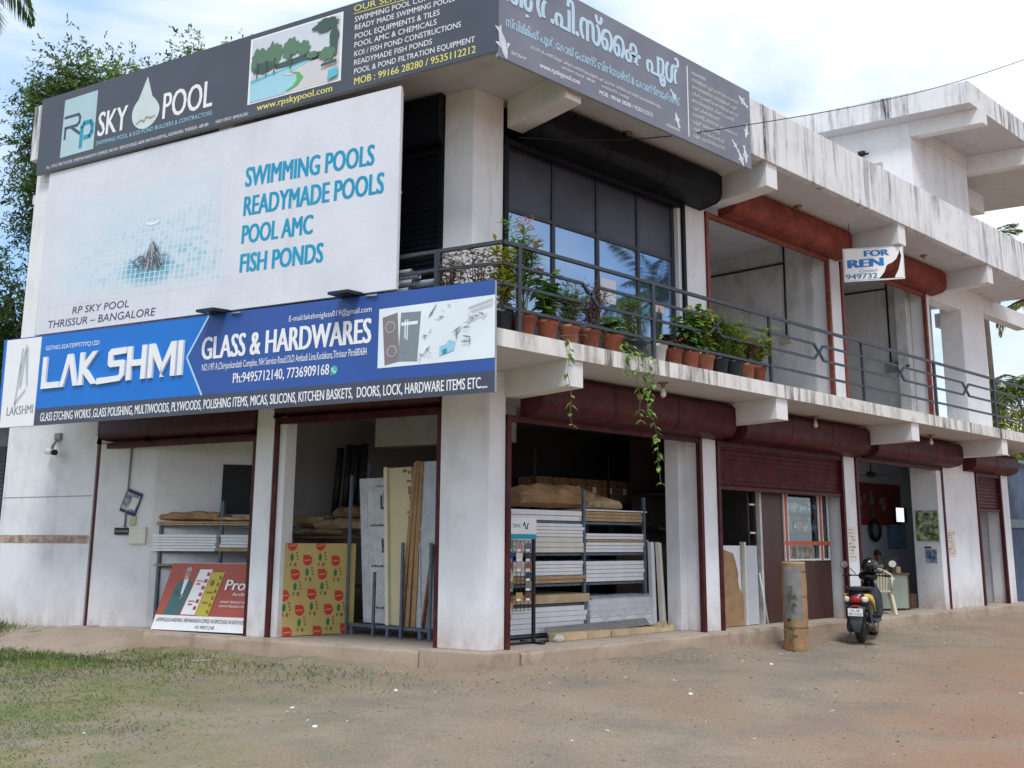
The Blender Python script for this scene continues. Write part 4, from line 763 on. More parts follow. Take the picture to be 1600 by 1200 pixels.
for i in range(n+1):
    x = XM+.08+(X1-XM)*i/n; rows.append([(x, YF+0.5, 0.525+r.uniform(0, .01)), (x, YF-0.08, 0.53+r.uniform(0, .03)), (x, YF-0.115-r.uniform(0, .03), 0.50), (x, YF-0.115-r.uniform(0, .04), 0.36+r.uniform(-.03, .03)), (x, YF-0.11-r.uniform(0, .02), 0.24+0.05*math.sin(i)+r.uniform(-.02, .02))])
k.add([p for q in rows for p in q], [(i*5+j, (i+1)*5+j, (i+1)*5+j+1, i*5+j+1) for i in range(n) for j in range(4)], 0, True)
one(k, 'plastic_sheet', PLAST, 'crumpled clear plastic film over the lowest right pile of boards', 'plastic film')
# folded cardboard roll thrown on the top shelf
def crumple(F, a0, a1, b0, b1, z0, z1, m, label, seed, name='cardboard', n=10):
    r = random.Random(seed); k = MB(); secs = []
    for i in range(n+1):
        f = i/n; a = a0+(a1-a0)*f; ring = []
        for j in range(10):
            t = 2*math.pi*j/10; q = r.uniform(0.8, 1.06); ring.append(F(a+r.uniform(-.02, .02), (b0+b1)/2+(b1-b0)/2*math.cos(t)*q, z0+(z1-z0)*max(0.0, (0.5+0.5*math.sin(t))*q*(1-0.25*abs(2*f-1)**3))))
        secs.append(ring)
    k.add([p for s_ in secs for p in s_], [(i*10+j, i*10+(j+1) % 10, (i+1)*10+(j+1) % 10, (i+1)*10+j) for i in range(n) for j in range(10)]+[list(range(10))[::-1], list(range(n*10, n*10+10))])
    return one(k, name, m, label, 'cardboard')
crumple(RF, 1.45, 2.95, 1.0, 1.55, 1.845, 2.22, CARD, 'long folded cardboard roll lying on top of the corner rack', 3)
crumple(RF, 2.75, 3.55, 0.95, 1.4, 1.84, 2.04, CARDP, 'torn crumpled cardboard heap on the top right of the corner rack', 5)
crumple(RF, 2.45, 3.6, 1.35, 1.9, 1.84, 2.18, CARD, 'bent cardboard sheet behind the torn heap on the corner rack', 8)
# boards leaning at the rack's right end, plank and flat cartons in front
k = MB(); k.front(RF, [(3.97, 0.02), (3.94, 1.35), (4.01, 1.35), (4.05, 0.02)], 0.76, 0.84); one(k, 'leaning_board', LAM, 'white board leaning upright at the right end of the corner rack', 'board', bevel=0.003)
k = MB(); k.front(RF, [(4.08, 0.01), (4.01, 1.35), (4.07, 1.33), (4.16, 0.01)], 0.66, 0.74); one(k, 'leaning_board', CREAM, 'chipped cream board leaning outermost beside the corner rack', 'board', bevel=0.003)
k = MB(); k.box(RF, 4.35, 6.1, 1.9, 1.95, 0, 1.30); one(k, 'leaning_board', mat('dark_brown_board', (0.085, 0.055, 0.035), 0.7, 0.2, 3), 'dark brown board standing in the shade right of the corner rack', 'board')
k = MB(); k.add([RF(*p) for p in ((1.62, 0.62, 0.02), (3.72, 0.62, 0.10), (3.72, 0.72, 0.19), (1.62, 0.72, 0.16), (1.62, 0.64, 0.02), (3.72, 0.64, 0.10), (3.72, 0.74, 0.19), (1.62, 0.74, 0.16))], [(0, 1, 2, 3), (4, 7, 6, 5), (0, 4, 5, 1), (1, 5, 6, 2), (2, 6, 7, 3), (3, 7, 4, 0)])
one(k, 'grey_plank', mat('grey_board', (0.22, 0.205, 0.19), 0.6, 0.15, 4, stretch=(1, 6, 6)), 'long grey plank lying in front of the corner rack', 'plank')
for i, (a, b_, d) in enumerate(((1.50, 2.10, 0), (2.12, 2.58, 0.01), (2.60, 2.95, 0.0), (2.97, 3.55, 0.02))):
    k = MB(); k.box(frame((0, 0, 0), 0), a, b_, 0.36+d, 0.52+d, 0.002, 0.105-0.006*i)
    one(k, 'flat_carton', CARDP, f'pale flat carton on the sill of the corner shop, {["leftmost", "second from left", "third from left", "rightmost"][i]} of four', 'carton', 'pale cartons along the sill', bevel=0.008)
r = random.Random(9); k = MB(); pts = [(3.58+0.45*i/8, 0.40, 0.005) for i in range(9)]+[(4.03-0.45*i/8, 0.42, 0.06+0.11*r.random()) for i in range(9)]
k.add([Vector(p) for p in pts]+[Vector((p[0], p[1]+0.12, p[2]*0.7)) for p in pts], [list(range(18)), list(range(18, 36))[::-1]]+[(i, (i+1) % 18, 18+(i+1) % 18, 18+i) for i in range(18)])
one(k, 'torn_carton', CARDP, 'torn ragged carton scrap beside the inner pillar of the corner shop', 'carton')
k = MB(); k.ell((1.52, 0.33, 0.05), 0.10, 0.06, 0.05, 12, 8); one(k, 'plastic_bag', PLAST, 'small clear plastic bag on the sill beside the sample stand', 'bag')
# sample stand
ST = thing('sample_stand', 'black wire display stand of coloured laminate samples with a white header', 'display stand', (0.98, 0.45, 0))
k = MB()
for x in (0.54, 1.16): k.box(RF, x-0.02, x+0.02, 0.43, 0.47, 0.03, 1.42)
k.build('stand_post', BLACK, ST); k = MB(); k.box(RF, 0.42, 1.42, 0.42, 0.48, 0.0, 0.03); k.box(RF, 1.12, 1.20, 0.25, 0.419, 0.0, 0.03); k.box(RF, 1.12, 1.20, 0.481, 0.68, 0.0, 0.03); k.build('foot', BLACK, ST)
k = MB()
for i in range(9): k.box(RF, 0.565+i*0.07, 0.571+i*0.07, 0.440, 0.446, 0.42, 1.36)
for z in [0.44+0.07*i for i in range(14)]: k.box(RF, 0.56, 1.14, 0.447, 0.452, z, z+0.006)
k.build('wire_grid', BLACK, ST)
k = MB(); k.box(RF, 0.47, 1.18, 0.415, 0.428, 1.38, 1.66); hd = k.build('header', WHITE, ST)
k = MB(); k.box(RF, 0.47, 1.18, 0.4125, 0.4145, 1.38, 1.445); k.build('header_band', vinyl('cyan_band', (0.0, 0.32, 0.46)), ST)
lettering('DHC', ST, NEG, 0.76, 1.53, 0.9, 1.53, 0.05, -0.412, vinyl('cyan_band', (0, .3, .4)), 0.01)
stroke_poly(ST, NEG, [[(0.94, 1.55), (0.96, 1.60), (0.98, 1.55), (0.99, 1.515), (1.01, 1.52), (1.02, 1.58), (1.04, 1.585)]], 0.014, -0.4125, BLACK, 'header_logo')
SC = {'emerald green': (0.01, 0.26, 0.13), 'dusty pink': (0.42, 0.22, 0.21), 'slate grey': (0.12, 0.13, 0.15), 'cobalt blue': (0.01, 0.03, 0.32), 'off white': (0.66, 0.62, 0.55), 'charcoal': (0.03, 0.03, 0.035), 'russet brown': (0.16, 0.05, 0.035), 'beige': (0.45, 0.34, 0.24), 'chestnut': (0.22, 0.09, 0.04), 'sand': (0.5, 0.38, 0.24), 'teal grey': (0.10, 0.16, 0.16), 'walnut': (0.12, 0.055, 0.03), 'blue black': (0.02, 0.045, 0.06), 'tan': (0.42, 0.27, 0.12), 'olive grey': (0.16, 0.18, 0.15), 'ochre': (0.40, 0.22, 0.06)}
lay = [['emerald green', 'dusty pink', 'slate grey'], ['cobalt blue', 'off white', 'charcoal'], ['russet brown', 'beige', 'chestnut'], ['sand', None, 'blue black'], ['teal grey', None, 'olive grey'], [None, 'tan', 'walnut'], ['ochre', None, None]]
rown = ['top', 'second', 'third', 'fourth', 'fifth', 'sixth', 'bottom']
for i, row in enumerate(lay):
    for j, c in enumerate(row):
        if not c: continue
        x = 0.72+0.165*j; z = 1.21-0.13*i; t = thing('sample_tile', f'{c} laminate sample hanging in the {rown[i]} row of the display stand', 'sample', (x, 0.43, z), 'laminate samples on the display stand')
        k = MB(); k.box(RF, x-0.055, x+0.055, 0.425, 0.434, z, z+0.115); k.build('chip', mat('sample_'+c.replace(' ', '_'), SC[c], 0.4, 0.08, 8), t)
        k = MB(); k.box(RF, x-0.05, x+0.02, 0.4235, 0.4248, z+0.005, z+0.035); k.build('paper_tag', WHITE, t)
# --- dark shelving of cartons at the back of the room
sh = thing('carton_shelf', 'dark shelving along the back of the corner shop stacked with cartons', 'shelf', (5.6, 2.9, 0))
SHM = mat('dark_shelf_board', (0.035, 0.03, 0.028), 0.6, 0.2, 5)
for z in (0.75, 1.45, 2.05): k = MB(); k.box(RF, 3.0, 8.4, 2.5, 3.1, z-0.04, z-0.002); k.build('shelf', SHM, sh)
for x in (3.0, 4.8, 6.6, 8.38): k = MB(); k.box(RF, x-0.02, x+0.02, 2.47, 2.498, 0, 2.9); k.build('post', SHM, sh)
k = MB(); k.box(RF, 3.0, 8.4, 3.12, 3.16, 0, 3.3); k.build('back_panel', mat('near_black_panel', (0.018, 0.018, 0.022), 0.7), sh)
CB = mat('patterned_brown_carton', (0.13, 0.06, 0.03), 0.7, 0.3, 22, col2=(0.34, 0.19, 0.09), detail=2)
for i in range(13):
    x = 3.08+0.40*i; t = thing('carton', f'brown carton with white label, upper back shelf row, number {["one", "two", "three", "four", "five", "six", "seven", "eight", "nine", "ten", "eleven", "twelve", "thirteen"][i]} from left', 'carton', (x+0.19, 2.75, 2.18), 'cartons in the upper back row')
    k = MB(); k.box(RF, x, x+0.375, 2.52, 3.0, 2.05, 2.44); k.build('box_body', CB, t, bevel=0.006)
    k = MB(); k.box(RF, x+0.14, x+0.23, 2.516, 2.519, 2.20, 2.31); k.build('paper_label', WHITE, t)
for i in range(14):
    x = 4.9+0.24*i; t = thing('box_file', f'narrow dark box with white label, lower back shelf row, number {["one", "two", "three", "four", "five", "six", "seven", "eight", "nine", "ten", "eleven", "twelve", "thirteen", "fourteen"][i]} from left', 'box', (x+0.1, 2.75, 1.45), 'dark boxes in the lower back row')
    k = MB(); k.box(RF, x, x+0.215, 2.52, 3.0, 1.45, 1.88+0.03*(i % 3)); k.build('box_body', mat('dark_blue_box', (0.03, 0.04, 0.06), 0.5), t, bevel=0.006)
    k = MB(); k.box(RF, x+0.05, x+0.14, 2.516, 2.519, 1.72, 1.84+0.02*(i % 3)); k.build('paper_label', WHITE, t)
# --- bay two: printed yellow board, rack of doors, heap on a shelf
YB_ = mat('mustard_printed_board', (0.48, 0.37, 0.13), 0.5, 0.06, 2)
P0, P1 = LF(3.36, -0.15, 0), LF(2.80, -1.08, 0); dv = (P1-P0).normalized(); nv = Vector((dv.y, -dv.x, 0)); wid = (P1-P0).length
YFm = lambda a, b, c: P0+dv*a+nv*b+Vector((0, 0, c))
yb_ = thing('printed_board', 'mustard yellow board printed with rows of red drops leaning in the second bay', 'board', tuple(P0+dv*wid/2))
k = MB(); k.box(YFm, 0, wid, -0.02, 0, 0.01, 1.30); k.build('board_sheet', YB_, yb_, bevel=0.003)
RD, GN, PT = vinyl('print_red', (0.52, 0.035, 0.03)), vinyl('print_green', (0.02, 0.17, 0.04)), vinyl('print_brown', (0.24, 0.12, 0.05))
k = MB(); cells = [(0.13, 1.27), (0.62, 1.27), (0.40, 1.06), (0.90, 1.05), (0.20, 0.86), (0.67, 0.86), (1.15, 0.86), (0.03, 0.57), (0.50, 0.58), (0.98, 0.55), (0.30, 0.36), (0.80, 0.36), (1.27, 0.40), (0.10, 0.06), (0.62, 0.06), (1.1, 0.08)]
def clip(p): return (min(wid-0.003, max(0.003, p[0])), min(1.297, max(0.013, p[1])))
for cx, cz in [(x*0.86, z) for x, z in cells if x < 1.12]:
    dr = [(cx-0.07, cz+0.078)]+[(cx+0.07*math.cos(R(a)), cz+0.078*math.sin(R(a))) for a in range(110, -161, -18)]
    k.flat([YFm(p[0], 0.002, p[1]) for p in map(clip, dr)], 0)
    k.flat([YFm(p[0], 0.003, p[1]) for p in map(clip, [(cx-0.05, cz-0.012), (cx+0.05, cz-0.0), (cx+0.05, cz+0.012), (cx-0.05, cz+0.002)])], 3)
    if cz-0.2 > 0.02:
        k.flat([YFm(p[0], 0.002, p[1]) for p in map(clip, oval(cx-0.0, cz-0.17, 0.026, 0.055, 12))], 1)
        for j in range(3): k.flat([YFm(p[0], 0.002, p[1]) for p in map(clip, rect(cx+0.055+0.008*j, cz-0.12-0.045*j, cx+0.085+0.008*j, cz-0.095-0.045*j))], 2)
        if cz-0.3 > 0.02: k.flat([YFm(p[0], 0.002, p[1]) for p in map(clip, oval(cx+0.05, cz-0.27, 0.022, 0.03, 9))], 2); k.flat([YFm(p[0], 0.002, p[1]) for p in map(clip, rect(cx-0.03, cz-0.29, cx-0.005, cz-0.245))], 2)
k.build('red_drop_print', [RD, GN, PT, YB_], yb_, recalc=False)
dr_ = thing('door_rack', 'blue grey floor rack holding upright doors and boards in the second bay', 'rack', tuple(LF(2.1, -0.95, 0)))
DF = lambda a, b, c: LF(2.86-a, -1.06+b+a*0.17, c)       # runs from the yellow board to the column, turned slightly out
k = MB()
for b in (-0.5, 0.05): k.box(DF, 0, 1.62, b-0.02, b+0.02, 0.12, 0.16)
k.box(DF, 0, 1.62, -0.479, 0.029, 0.135, 0.145); k.build('rack_base', RACKM, dr_)
for a in (0.02, 0.55, 1.08, 1.6): k = MB(); k.box(DF, a-0.02, a+0.02, 0.071, 0.11, 0.0, 1.32 if a > 1 else (2.3 if a < 0.1 else 0.9)); k.build('rack_post', RACKM, dr_)
for a in (0.1, 0.8, 1.4): k = MB(); k.box(DF, a-0.025, a+0.025, 0.0, 0.07, 0, 0.119); k.build('rack_foot', RACKM, dr_)
def upright(a0, a1, top, m, label, name='upright_board', lean=0.10, th=0.9, cut=None, b1=0.02):
    k = MB(); vs = [DF(a0, b1, 0.165), DF(a1, b1, 0.165), DF(a1-lean, b1-0.05, top), DF(a0-lean, b1-0.05, top)]
    vs += [DF(a0, b1-th*0.5, 0.165), DF(a1, b1-th*0.5, 0.165), DF(a1-lean, b1-0.05-th*0.5, top), DF(a0-lean, b1-0.05-th*0.5, top)]
    k.add(vs, [(0, 1, 2, 3), (5, 4, 7, 6), (4, 0, 3, 7), (1, 5, 6, 2), (3, 2, 6, 7), (4, 5, 1, 0)])
    return k, vs
FILM = mat('plastic_wrapped_white', (0.60, 0.62, 0.64), 0.25, 0.12, 7, spec=0.6); PVC = mat('cream_foam_board', (0.62, 0.55, 0.34), 0.5, 0.05, 2)
def door(a0, a1, top, m, label, lean, printc=None, panels=True, b1=0.02):
    t = thing('door', label, 'door', tuple(DF((a0+a1)/2, -0.1, 0.165))); k, vs = upright(a0, a1, top, m, label, lean=lean, th=0.10, b1=b1); k.build('door_leaf', m, t, bevel=0.004)
    A, Bv, D = vs[0], vs[1]-vs[0], vs[3]-vs[0]; n_ = Bv.cross(D).normalized()
    if n_.dot(Vector((-7.3, -9, 1.3))-A) < 0: n_ = -n_
    Q = lambda x, b, y: A+Bv*x+D*y+n_*b
    if panels:
        for y0, y1 in ((0.10, 0.50), (0.58, 0.93)):
            k = MB()
            for (u0, v0, u1, v1) in ((0.18, y0, 0.84, y0+0.012), (0.18, y1-0.012, 0.84, y1), (0.18, y0+0.0121, 0.215, y1-0.0121), (0.805, y0+0.0121, 0.84, y1-0.0121)): k.box(Q, u0, u1, 0.001, 0.014, v0, v1)
            k.build('raised_moulding', m, t)
    return t, Q
t, Q = door(0.20, 0.92, 2.27, FILM, 'white panelled door wrapped in plastic with green print, leftmost in the rack', 0.22, b1=-0.10)
k = MB(); GP = vinyl('print_dark_green', (0.02, 0.13, 0.08))
for y in (0.80, 0.50):
    for (x0, y0, x1, y1) in ((0.60, y, 0.645, y+0.075), (0.69, y+0.02, 0.735, y+0.095), (0.78, y+0.02, 0.825, y+0.095), (0.60, y-0.022, 0.735, y-0.004), (0.78, y-0.022, 0.9, y-0.004)): k.box(Q, x0, x1, 0.0141, 0.0165, y0, y1)
for y in (0.66, 0.38, 0.10):
    for i in range(7): k.box(Q, 0.30+0.085*i, 0.36+0.085*i, 0.0142, 0.016, y, y+0.010+0.004*(i % 2))
k.build('green_print', GP, t)
lettering('VEKA', t, Q, 0.45, 0.935, 0.86, 0.935, 0.012, 0.017, GP)
t, Q = door(0.80, 1.24, 2.40, PVC, 'thick cream foam board with brown print, second in the upright rack', 0.16, panels=False, b1=-0.02)
k = MB()
for x0, y0, x1, y1 in ((0.62, 0.965, 0.82, 0.985), (0.86, 0.955, 0.97, 0.975), (0.80, 0.90, 0.97, 0.915), (0.86, 0.82, 0.97, 0.875), (0.90, 0.79, 0.96, 0.81), (0.80, 0.70, 0.96, 0.715), (0.84, 0.665, 0.94, 0.685)): k.box(Q, x0, x1, 0.001, 0.003, y0, y1)
k.build('brown_print', PT, t)
k, vs = upright(0.735, 0.795, 2.41, PVC, '', lean=0.16, th=0.16, b1=0.03); one(k, 'upright_board', mat('pale_cream_edge', (0.72, 0.69, 0.55), 0.5, 0.04, 2), 'pale cream narrow board edge beside the cream foam board', 'board')
for i, (a0, a1, top, ln, lab) in enumerate(((1.02, 1.08, 2.44, -0.17, 'narrow brown carton leaning right, frontmost in the upright rack'), (1.12, 1.19, 2.47, -0.10, 'tall narrow brown carton leaning behind the front carton'), (1.22, 1.30, 2.46, -0.05, 'brown flat carton with white tape standing in the upright rack'))):
    k, vs = upright(a0, a1, top, CARD, lab, lean=ln, th=0.3, b1=0.07-0.015*i); one(k, 'tall_carton', CARD, lab, 'carton', 'tall cartons in the upright rack', bevel=0.004)
t, Q = door(1.30, 1.80, 2.46, mat('plastic_wrapped_grey', (0.42, 0.44, 0.47), 0.25, 0.15, 6, spec=0.6), 'grey panelled door in plastic wrap, rightmost in the rack beside the column', 0.13)
k, vs = upright(1.44, 1.47, 1.3, MAROON, '', lean=-0.14, th=0.2, b1=0.10); one(k, 'timber_strip', mat('reddish_timber', (0.22, 0.09, 0.05), 0.6, 0.2, 8), 'thin reddish timber strip leaning beside the corner column guide rail', 'timber strip')
s2 = thing('storage_shelf', 'dark shelf at the back of the second bay heaped with cardboard', 'shelf', tuple(LF(3.2, -2.4, 0)))
BF = lambda a, b, c: LF(5.25-a, -2.2-b, c)
for z in (0.6, 1.42): k = MB(); k.box(BF, 0.0, 1.9, 0, 0.8, z-0.05, z); k.build('shelf', mat('brown_shelf_edge', (0.16, 0.09, 0.05), 0.7), s2)
for a in (0.02, 1.86): k = MB(); k.box(BF, a-0.02, a+0.02, -0.03, -0.002, 0, 2.6); k.build('post', RACKM, s2)
for i, (a0, a1, z0, z1, b0) in enumerate(((0.1, 1.2, 1.42, 1.56, 0.1), (0.2, 1.5, 1.55, 1.68, 0.2), (0.7, 1.7, 1.5, 1.72, 0.05), (0.9, 1.5, 1.70, 1.95, 0.25), (0.05, 0.8, 1.58, 1.80, 0.15))):
    crumple(BF, a0, a1, b0, b0+0.45, z0, z1, CARD if i % 2 else CARDP, ['flat cardboard at the bottom of the second bay heap', 'long bent cardboard across the second bay heap', 'bulging cardboard on the right of the second bay heap', 'topmost cardboard fold on the second bay heap', 'torn cardboard on the left of the second bay heap'][i], 20+i)
for i, (a, h) in enumerate(((0.75, 2.95), (0.95, 3.0), (1.12, 2.98), (1.27, 3.0))):
    k = MB(); k.tube([BF(a, 0.55, 1.75), BF(a+0.03, 0.62, h)], 0.065, 10); one(k, 'sheet_roll', mat('dark_roll', (0.02, 0.02, 0.025), 0.5), f'dark upright roll behind the cardboard heap, {["leftmost", "second from left", "third from left", "rightmost"][i]}', 'roll', 'dark rolls in the second bay')
k = MB(); k.box(BF, 0.35, 0.5, 0.9, 0.905, 2.45, 2.72); one(k, 'red_notice', vinyl('red_notice', (0.30, 0.03, 0.03)), 'small red notice on the back wall of the second bay', 'notice')
# --- bay one: leaning banner, shelf of boards, fittings on the slanting wall
b0_, b1_ = LF(5.75, -0.02, 0.012), LF(3.90, -0.06, 0.03); bd = (b1_-b0_); bw = bd.length; bd.normalize(); up = (LF(5.79, -0.32, 0.985)-LF(5.75, -0.02, 0.012)); up -= bd*up.dot(bd)*0.35; bh = up.length; un = up.normalized(); bn = bd.cross(un).normalized()
if bn.dot(LN) < 0: bn = -bn
BA = lambda a, b, c: b0_+bd*(a*bw)+bn*b+un*(c*bh)+bd*(0.10*c)
bn_ = thing('advertising_banner', 'red and white advertising banner leaning against the shelf in the first bay', 'banner', tuple((b0_+b1_)/2))
k = MB(); k.box(BA, 0, 1, -0.02, 0.0, 0, 1); k.build('banner_sheet', WHITE, bn_, bevel=0.002)
RO, JK, SKN, GRY_ = vinyl('banner_red', (0.38, 0.075, 0.045)), vinyl('jacket_teal', (0.05, 0.13, 0.14)), vinyl('print_skin', (0.42, 0.25, 0.16)), vinyl('print_grey_hair', (0.40, 0.40, 0.40)); YL2 = vinyl('banner_yellow', (0.52, 0.42, 0.04))
pol = [(RO, rect(0.0, 0.215, 1, 0.995)), (JK, [(0.09, 0.22), (0.12, 0.42), (0.13, 0.60), (0.16, 0.70), (0.22, 0.75), (0.29, 0.75), (0.35, 0.70), (0.36, 0.58), (0.34, 0.45), (0.31, 0.22)]), (LETTER, [(0.225, 0.76), (0.285, 0.76), (0.265, 0.50), (0.25, 0.45)]), (SKN, oval(0.25, 0.83, 0.038, 0.085, 16)), (GRY_, [(0.212, 0.86), (0.22, 0.915), (0.25, 0.945), (0.28, 0.915), (0.288, 0.86), (0.275, 0.88), (0.225, 0.88)]), (GRY_, [(0.225, 0.80), (0.275, 0.80), (0.27, 0.755), (0.25, 0.735), (0.23, 0.755)]), (SKN, oval(0.255, 0.50, 0.03, 0.03, 10)), (vinyl('jacket_fold', (0.03, 0.09, 0.10)), [(0.15, 0.60), (0.26, 0.50), (0.245, 0.47), (0.15, 0.54)]),
       (vinyl('eye_dark', (0.05, 0.04, 0.04)), rect(0.233, 0.845, 0.245, 0.856)), (vinyl('eye_dark', (0.05, 0.04, 0.04)), rect(0.257, 0.845, 0.269, 0.856)),
       (LETTER, [(0.335, 0.23), (0.40, 0.90), (0.57, 0.90), (0.525, 0.23)]), (YL2, [(0.53, 0.22), (0.575, 0.86), (0.74, 0.86), (0.70, 0.22)])]
rr = random.Random(2)
for i in range(6): y = 0.30+0.1*i; pol.append((RD, rect(0.475+0.008*i, y, 0.515+0.008*i, y+0.055)))
for i in range(6): y = 0.25+0.1*i; pol.append((vinyl('print_olive', (0.16, 0.13, 0.02)), oval(0.675+0.006*i, y+0.03, 0.014, 0.03, 10)))
for x, y in ((0.405, 0.72), (0.385, 0.42)): pol += [(RD, rect(x, y, x+0.085, y+0.012)), (RD, rect(x+0.012, y-0.05, x+0.06, y-0.03))]
for x, y, w in ((0.585, 0.55, 0.08), (0.58, 0.40, 0.06)): pol.append((PT, rect(x, y, x+w, y+0.02)))
pol.append((PT, oval(0.62, 0.70, 0.022, 0.045, 12)))
pol = [(m_, p_ if i == 0 else [(x*0.80, y) for x, y in p_]) for i, (m_, p_) in enumerate(pol)]
art(bn_, BA, 0, 1, 0, 1, 0.001, 0.0006, pol)
lettering('Prox', bn_, BA, 0.645, 0.60, 0.93, 0.60, 0.15, 0.014, LETTER, 0.02); lettering('Architect', bn_, BA, 0.74, 0.52, 0.96, 0.52, 0.045, 0.012, LETTER, 0.006)
for y in (0.41, 0.35): lettering('VISWAM TREADING WORLD', bn_, BA, 0.64, y, 0.95, y, 0.032, 0.014, LETTER)
lettering('LAKSHMI GLASS & HARDWARE, CHIRIYANKANDATH COMPLEX, NH SERVICE ROAD, NR SANTHI HOSPITAL', bn_, BA, 0.03, 0.12, 0.985, 0.12, 0.055, 0.004, BLACK); lettering('+91 9495712140', bn_, BA, 0.46, 0.03, 0.66, 0.03, 0.05, 0.004, BLACK)
bs = thing('storage_rack', 'dark rack of white boards behind the red banner in the first bay', 'rack', tuple(LF(5.3, -0.9, 0)))
SF = lambda a, b, c: LF(6.10-a*0.93, -0.36-a*0.33-b, c)
for a, h in ((0.03, 1.62), (1.05, 1.95), (2.0, 1.95)): k = MB(); k.box(SF, a-0.02, a+0.02, 0.0, 0.04, 0, h); k.build('post', RACKM, bs)
for z in (0.93, 1.16, 1.56): k = MB(); k.box(SF, 0.051, 2.0, 0.03, 0.40, z-0.035, z-0.004); k.build('shelf', RACKM, bs)
stack(SF, -0.05, 1.02, -0.05, 0.35, 1.16, 1.42, 6, 'white board', 'the left shelf behind the banner', LAM, group='boards on the first bay rack', seed=31)
stack(SF, 1.08, 2.0, -0.03, 0.35, 1.22, 1.42, 4, 'white board', 'the right shelf behind the banner', LAM, group='boards on the first bay rack', seed=32)
stack(SF, 1.02, 2.0, -0.04, 0.35, 1.16, 1.215, 1, 'brown plywood sheet', 'the right pile behind the red banner', PLY, 'plywood_sheet', 'boards on the first bay rack', 33)
stack(SF, -0.02, 1.0, -0.03, 0.35, 0.93, 0.965, 2, 'dark edged plywood sheet', 'the shelf just above the red banner', PLY, 'plywood_sheet', 'boards on the first bay rack', 34)
stack(SF, -0.02, 2.0, -0.03, 0.35, 1.56, 1.625, 2, 'plywood sheet', 'the top shelf of the first bay rack', PLY, 'plywood_sheet', 'boards on the first bay rack', 35)
crumple(SF, 0.0, 1.0, -0.02, 0.33, 1.63, 1.80, CARD, 'folded brown cardboard on the top shelf of the first bay rack', 41)
crumple(SF, 0.9, 1.9, -0.02, 0.33, 1.63, 1.72, CARDP, 'flat pale cardboard beside the fold on the first bay rack', 42)
wd = (LF(6.2, -0.32, 0)-LF(7.12, 0, 0)).normalized(); wnn = Vector((wd.y, -wd.x, 0)); wnn = wnn if wnn.dot(LN) > 0 else -wnn
WF = lambda a, b, c: LF(7.12, 0, 0)+wd*a+wnn*b+Vector((0, 0, c))
pf = thing('framed_poster', 'small tilted framed poster hanging on the slanting wall of the first bay', 'picture', tuple(WF(0.55, 0.02, 1.85)))
TF = lambda a, b, c: WF(0.60+(a*0.94+c*0.30)*1.0, b, 1.92+(c*0.94-a*0.34))
k = MB(); k.box(TF, -0.14, 0.14, 0.005, 0.03, -0.19, 0.19); k.build('poster_frame', mat('navy_frame', (0.02, 0.03, 0.07), 0.4), pf); k = MB(); k.box(TF, -0.125, 0.125, 0.031, 0.033, -0.14, 0.14); k.build('poster_print', mat('poster_print', (0.10, 0.16, 0.28), 0.4, 0.5, 9, col2=(0.6, 0.55, 0.5), detail=1), pf); k = MB(); k.box(TF, 0.0, 0.11, 0.0335, 0.035, -0.10, 0.09); k.build('poster_paper', CREAM, pf)
sb = thing('switch_board', 'cream electric switch box and black socket strip on the slanting wall', 'switchboard', tuple(WF(0.6, 0.03, 1.3)))
k = MB(); k.box(WF, 0.62, 0.90, 0.001, 0.06, 1.27, 1.53); k.build('switch_box', CREAM, sb, bevel=0.006); k = MB(); k.box(WF, 0.36, 0.615, 0.001, 0.04, 1.41, 1.52); k.build('socket_strip', BLACK, sb, bevel=0.004)
k = MB()
for i in range(6): k.box(WF, 0.385+0.036*i, 0.41+0.036*i, 0.041, 0.044, 1.45, 1.48)
k.build('socket', mat('grey_plastic', (.25, .25, .24)), sb); k = MB(); k.tube([WF(0.52, 0.02, 1.53), WF(0.54, 0.02, 2.9)], 0.016, 6); k.build('cable', mat('grey_plastic', (.25, .25, .24)), sb)
k = MB(); k.box(WF, 0.60, 0.70, 0.002, 0.025, 1.56, 1.70); k.build('yellow_tag', mat('yellowed_plastic', (.5, .45, .3)), sb)
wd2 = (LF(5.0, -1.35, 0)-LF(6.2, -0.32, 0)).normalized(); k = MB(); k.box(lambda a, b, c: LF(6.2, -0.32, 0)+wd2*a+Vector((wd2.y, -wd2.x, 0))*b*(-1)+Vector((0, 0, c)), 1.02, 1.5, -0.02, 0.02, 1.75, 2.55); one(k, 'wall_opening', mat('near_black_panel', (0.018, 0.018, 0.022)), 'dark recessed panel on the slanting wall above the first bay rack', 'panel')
# --- cctv camera on the left end wall
cc = thing('security_camera', 'white bullet security camera on a bracket on the left end wall', 'camera', tuple(LF(8.15, 0.1, 2.72)))
k = MB(); k.box(LF, 8.08, 8.22, 0.001, 0.05, 2.96, 3.08); k.tube([LF(8.15, 0.04, 2.98), LF(8.14, 0.12, 2.86), LF(8.14, 0.13, 2.80)], 0.022, 8); k.build('bracket', mat('grey_plastic', (.25, .25, .24)), cc)
k = MB(); k.tube([LF(8.30, 0.10, 2.78), LF(8.0, 0.20, 2.74)], 0.05, 12); k.build('camera_body', WHITE, cc); k = MB(); k.tube([LF(7.999, 0.2003, 2.7399), LF(7.93, 0.223, 2.731)], 0.045, 12); k.build('lens_hood', BLACK, cc)
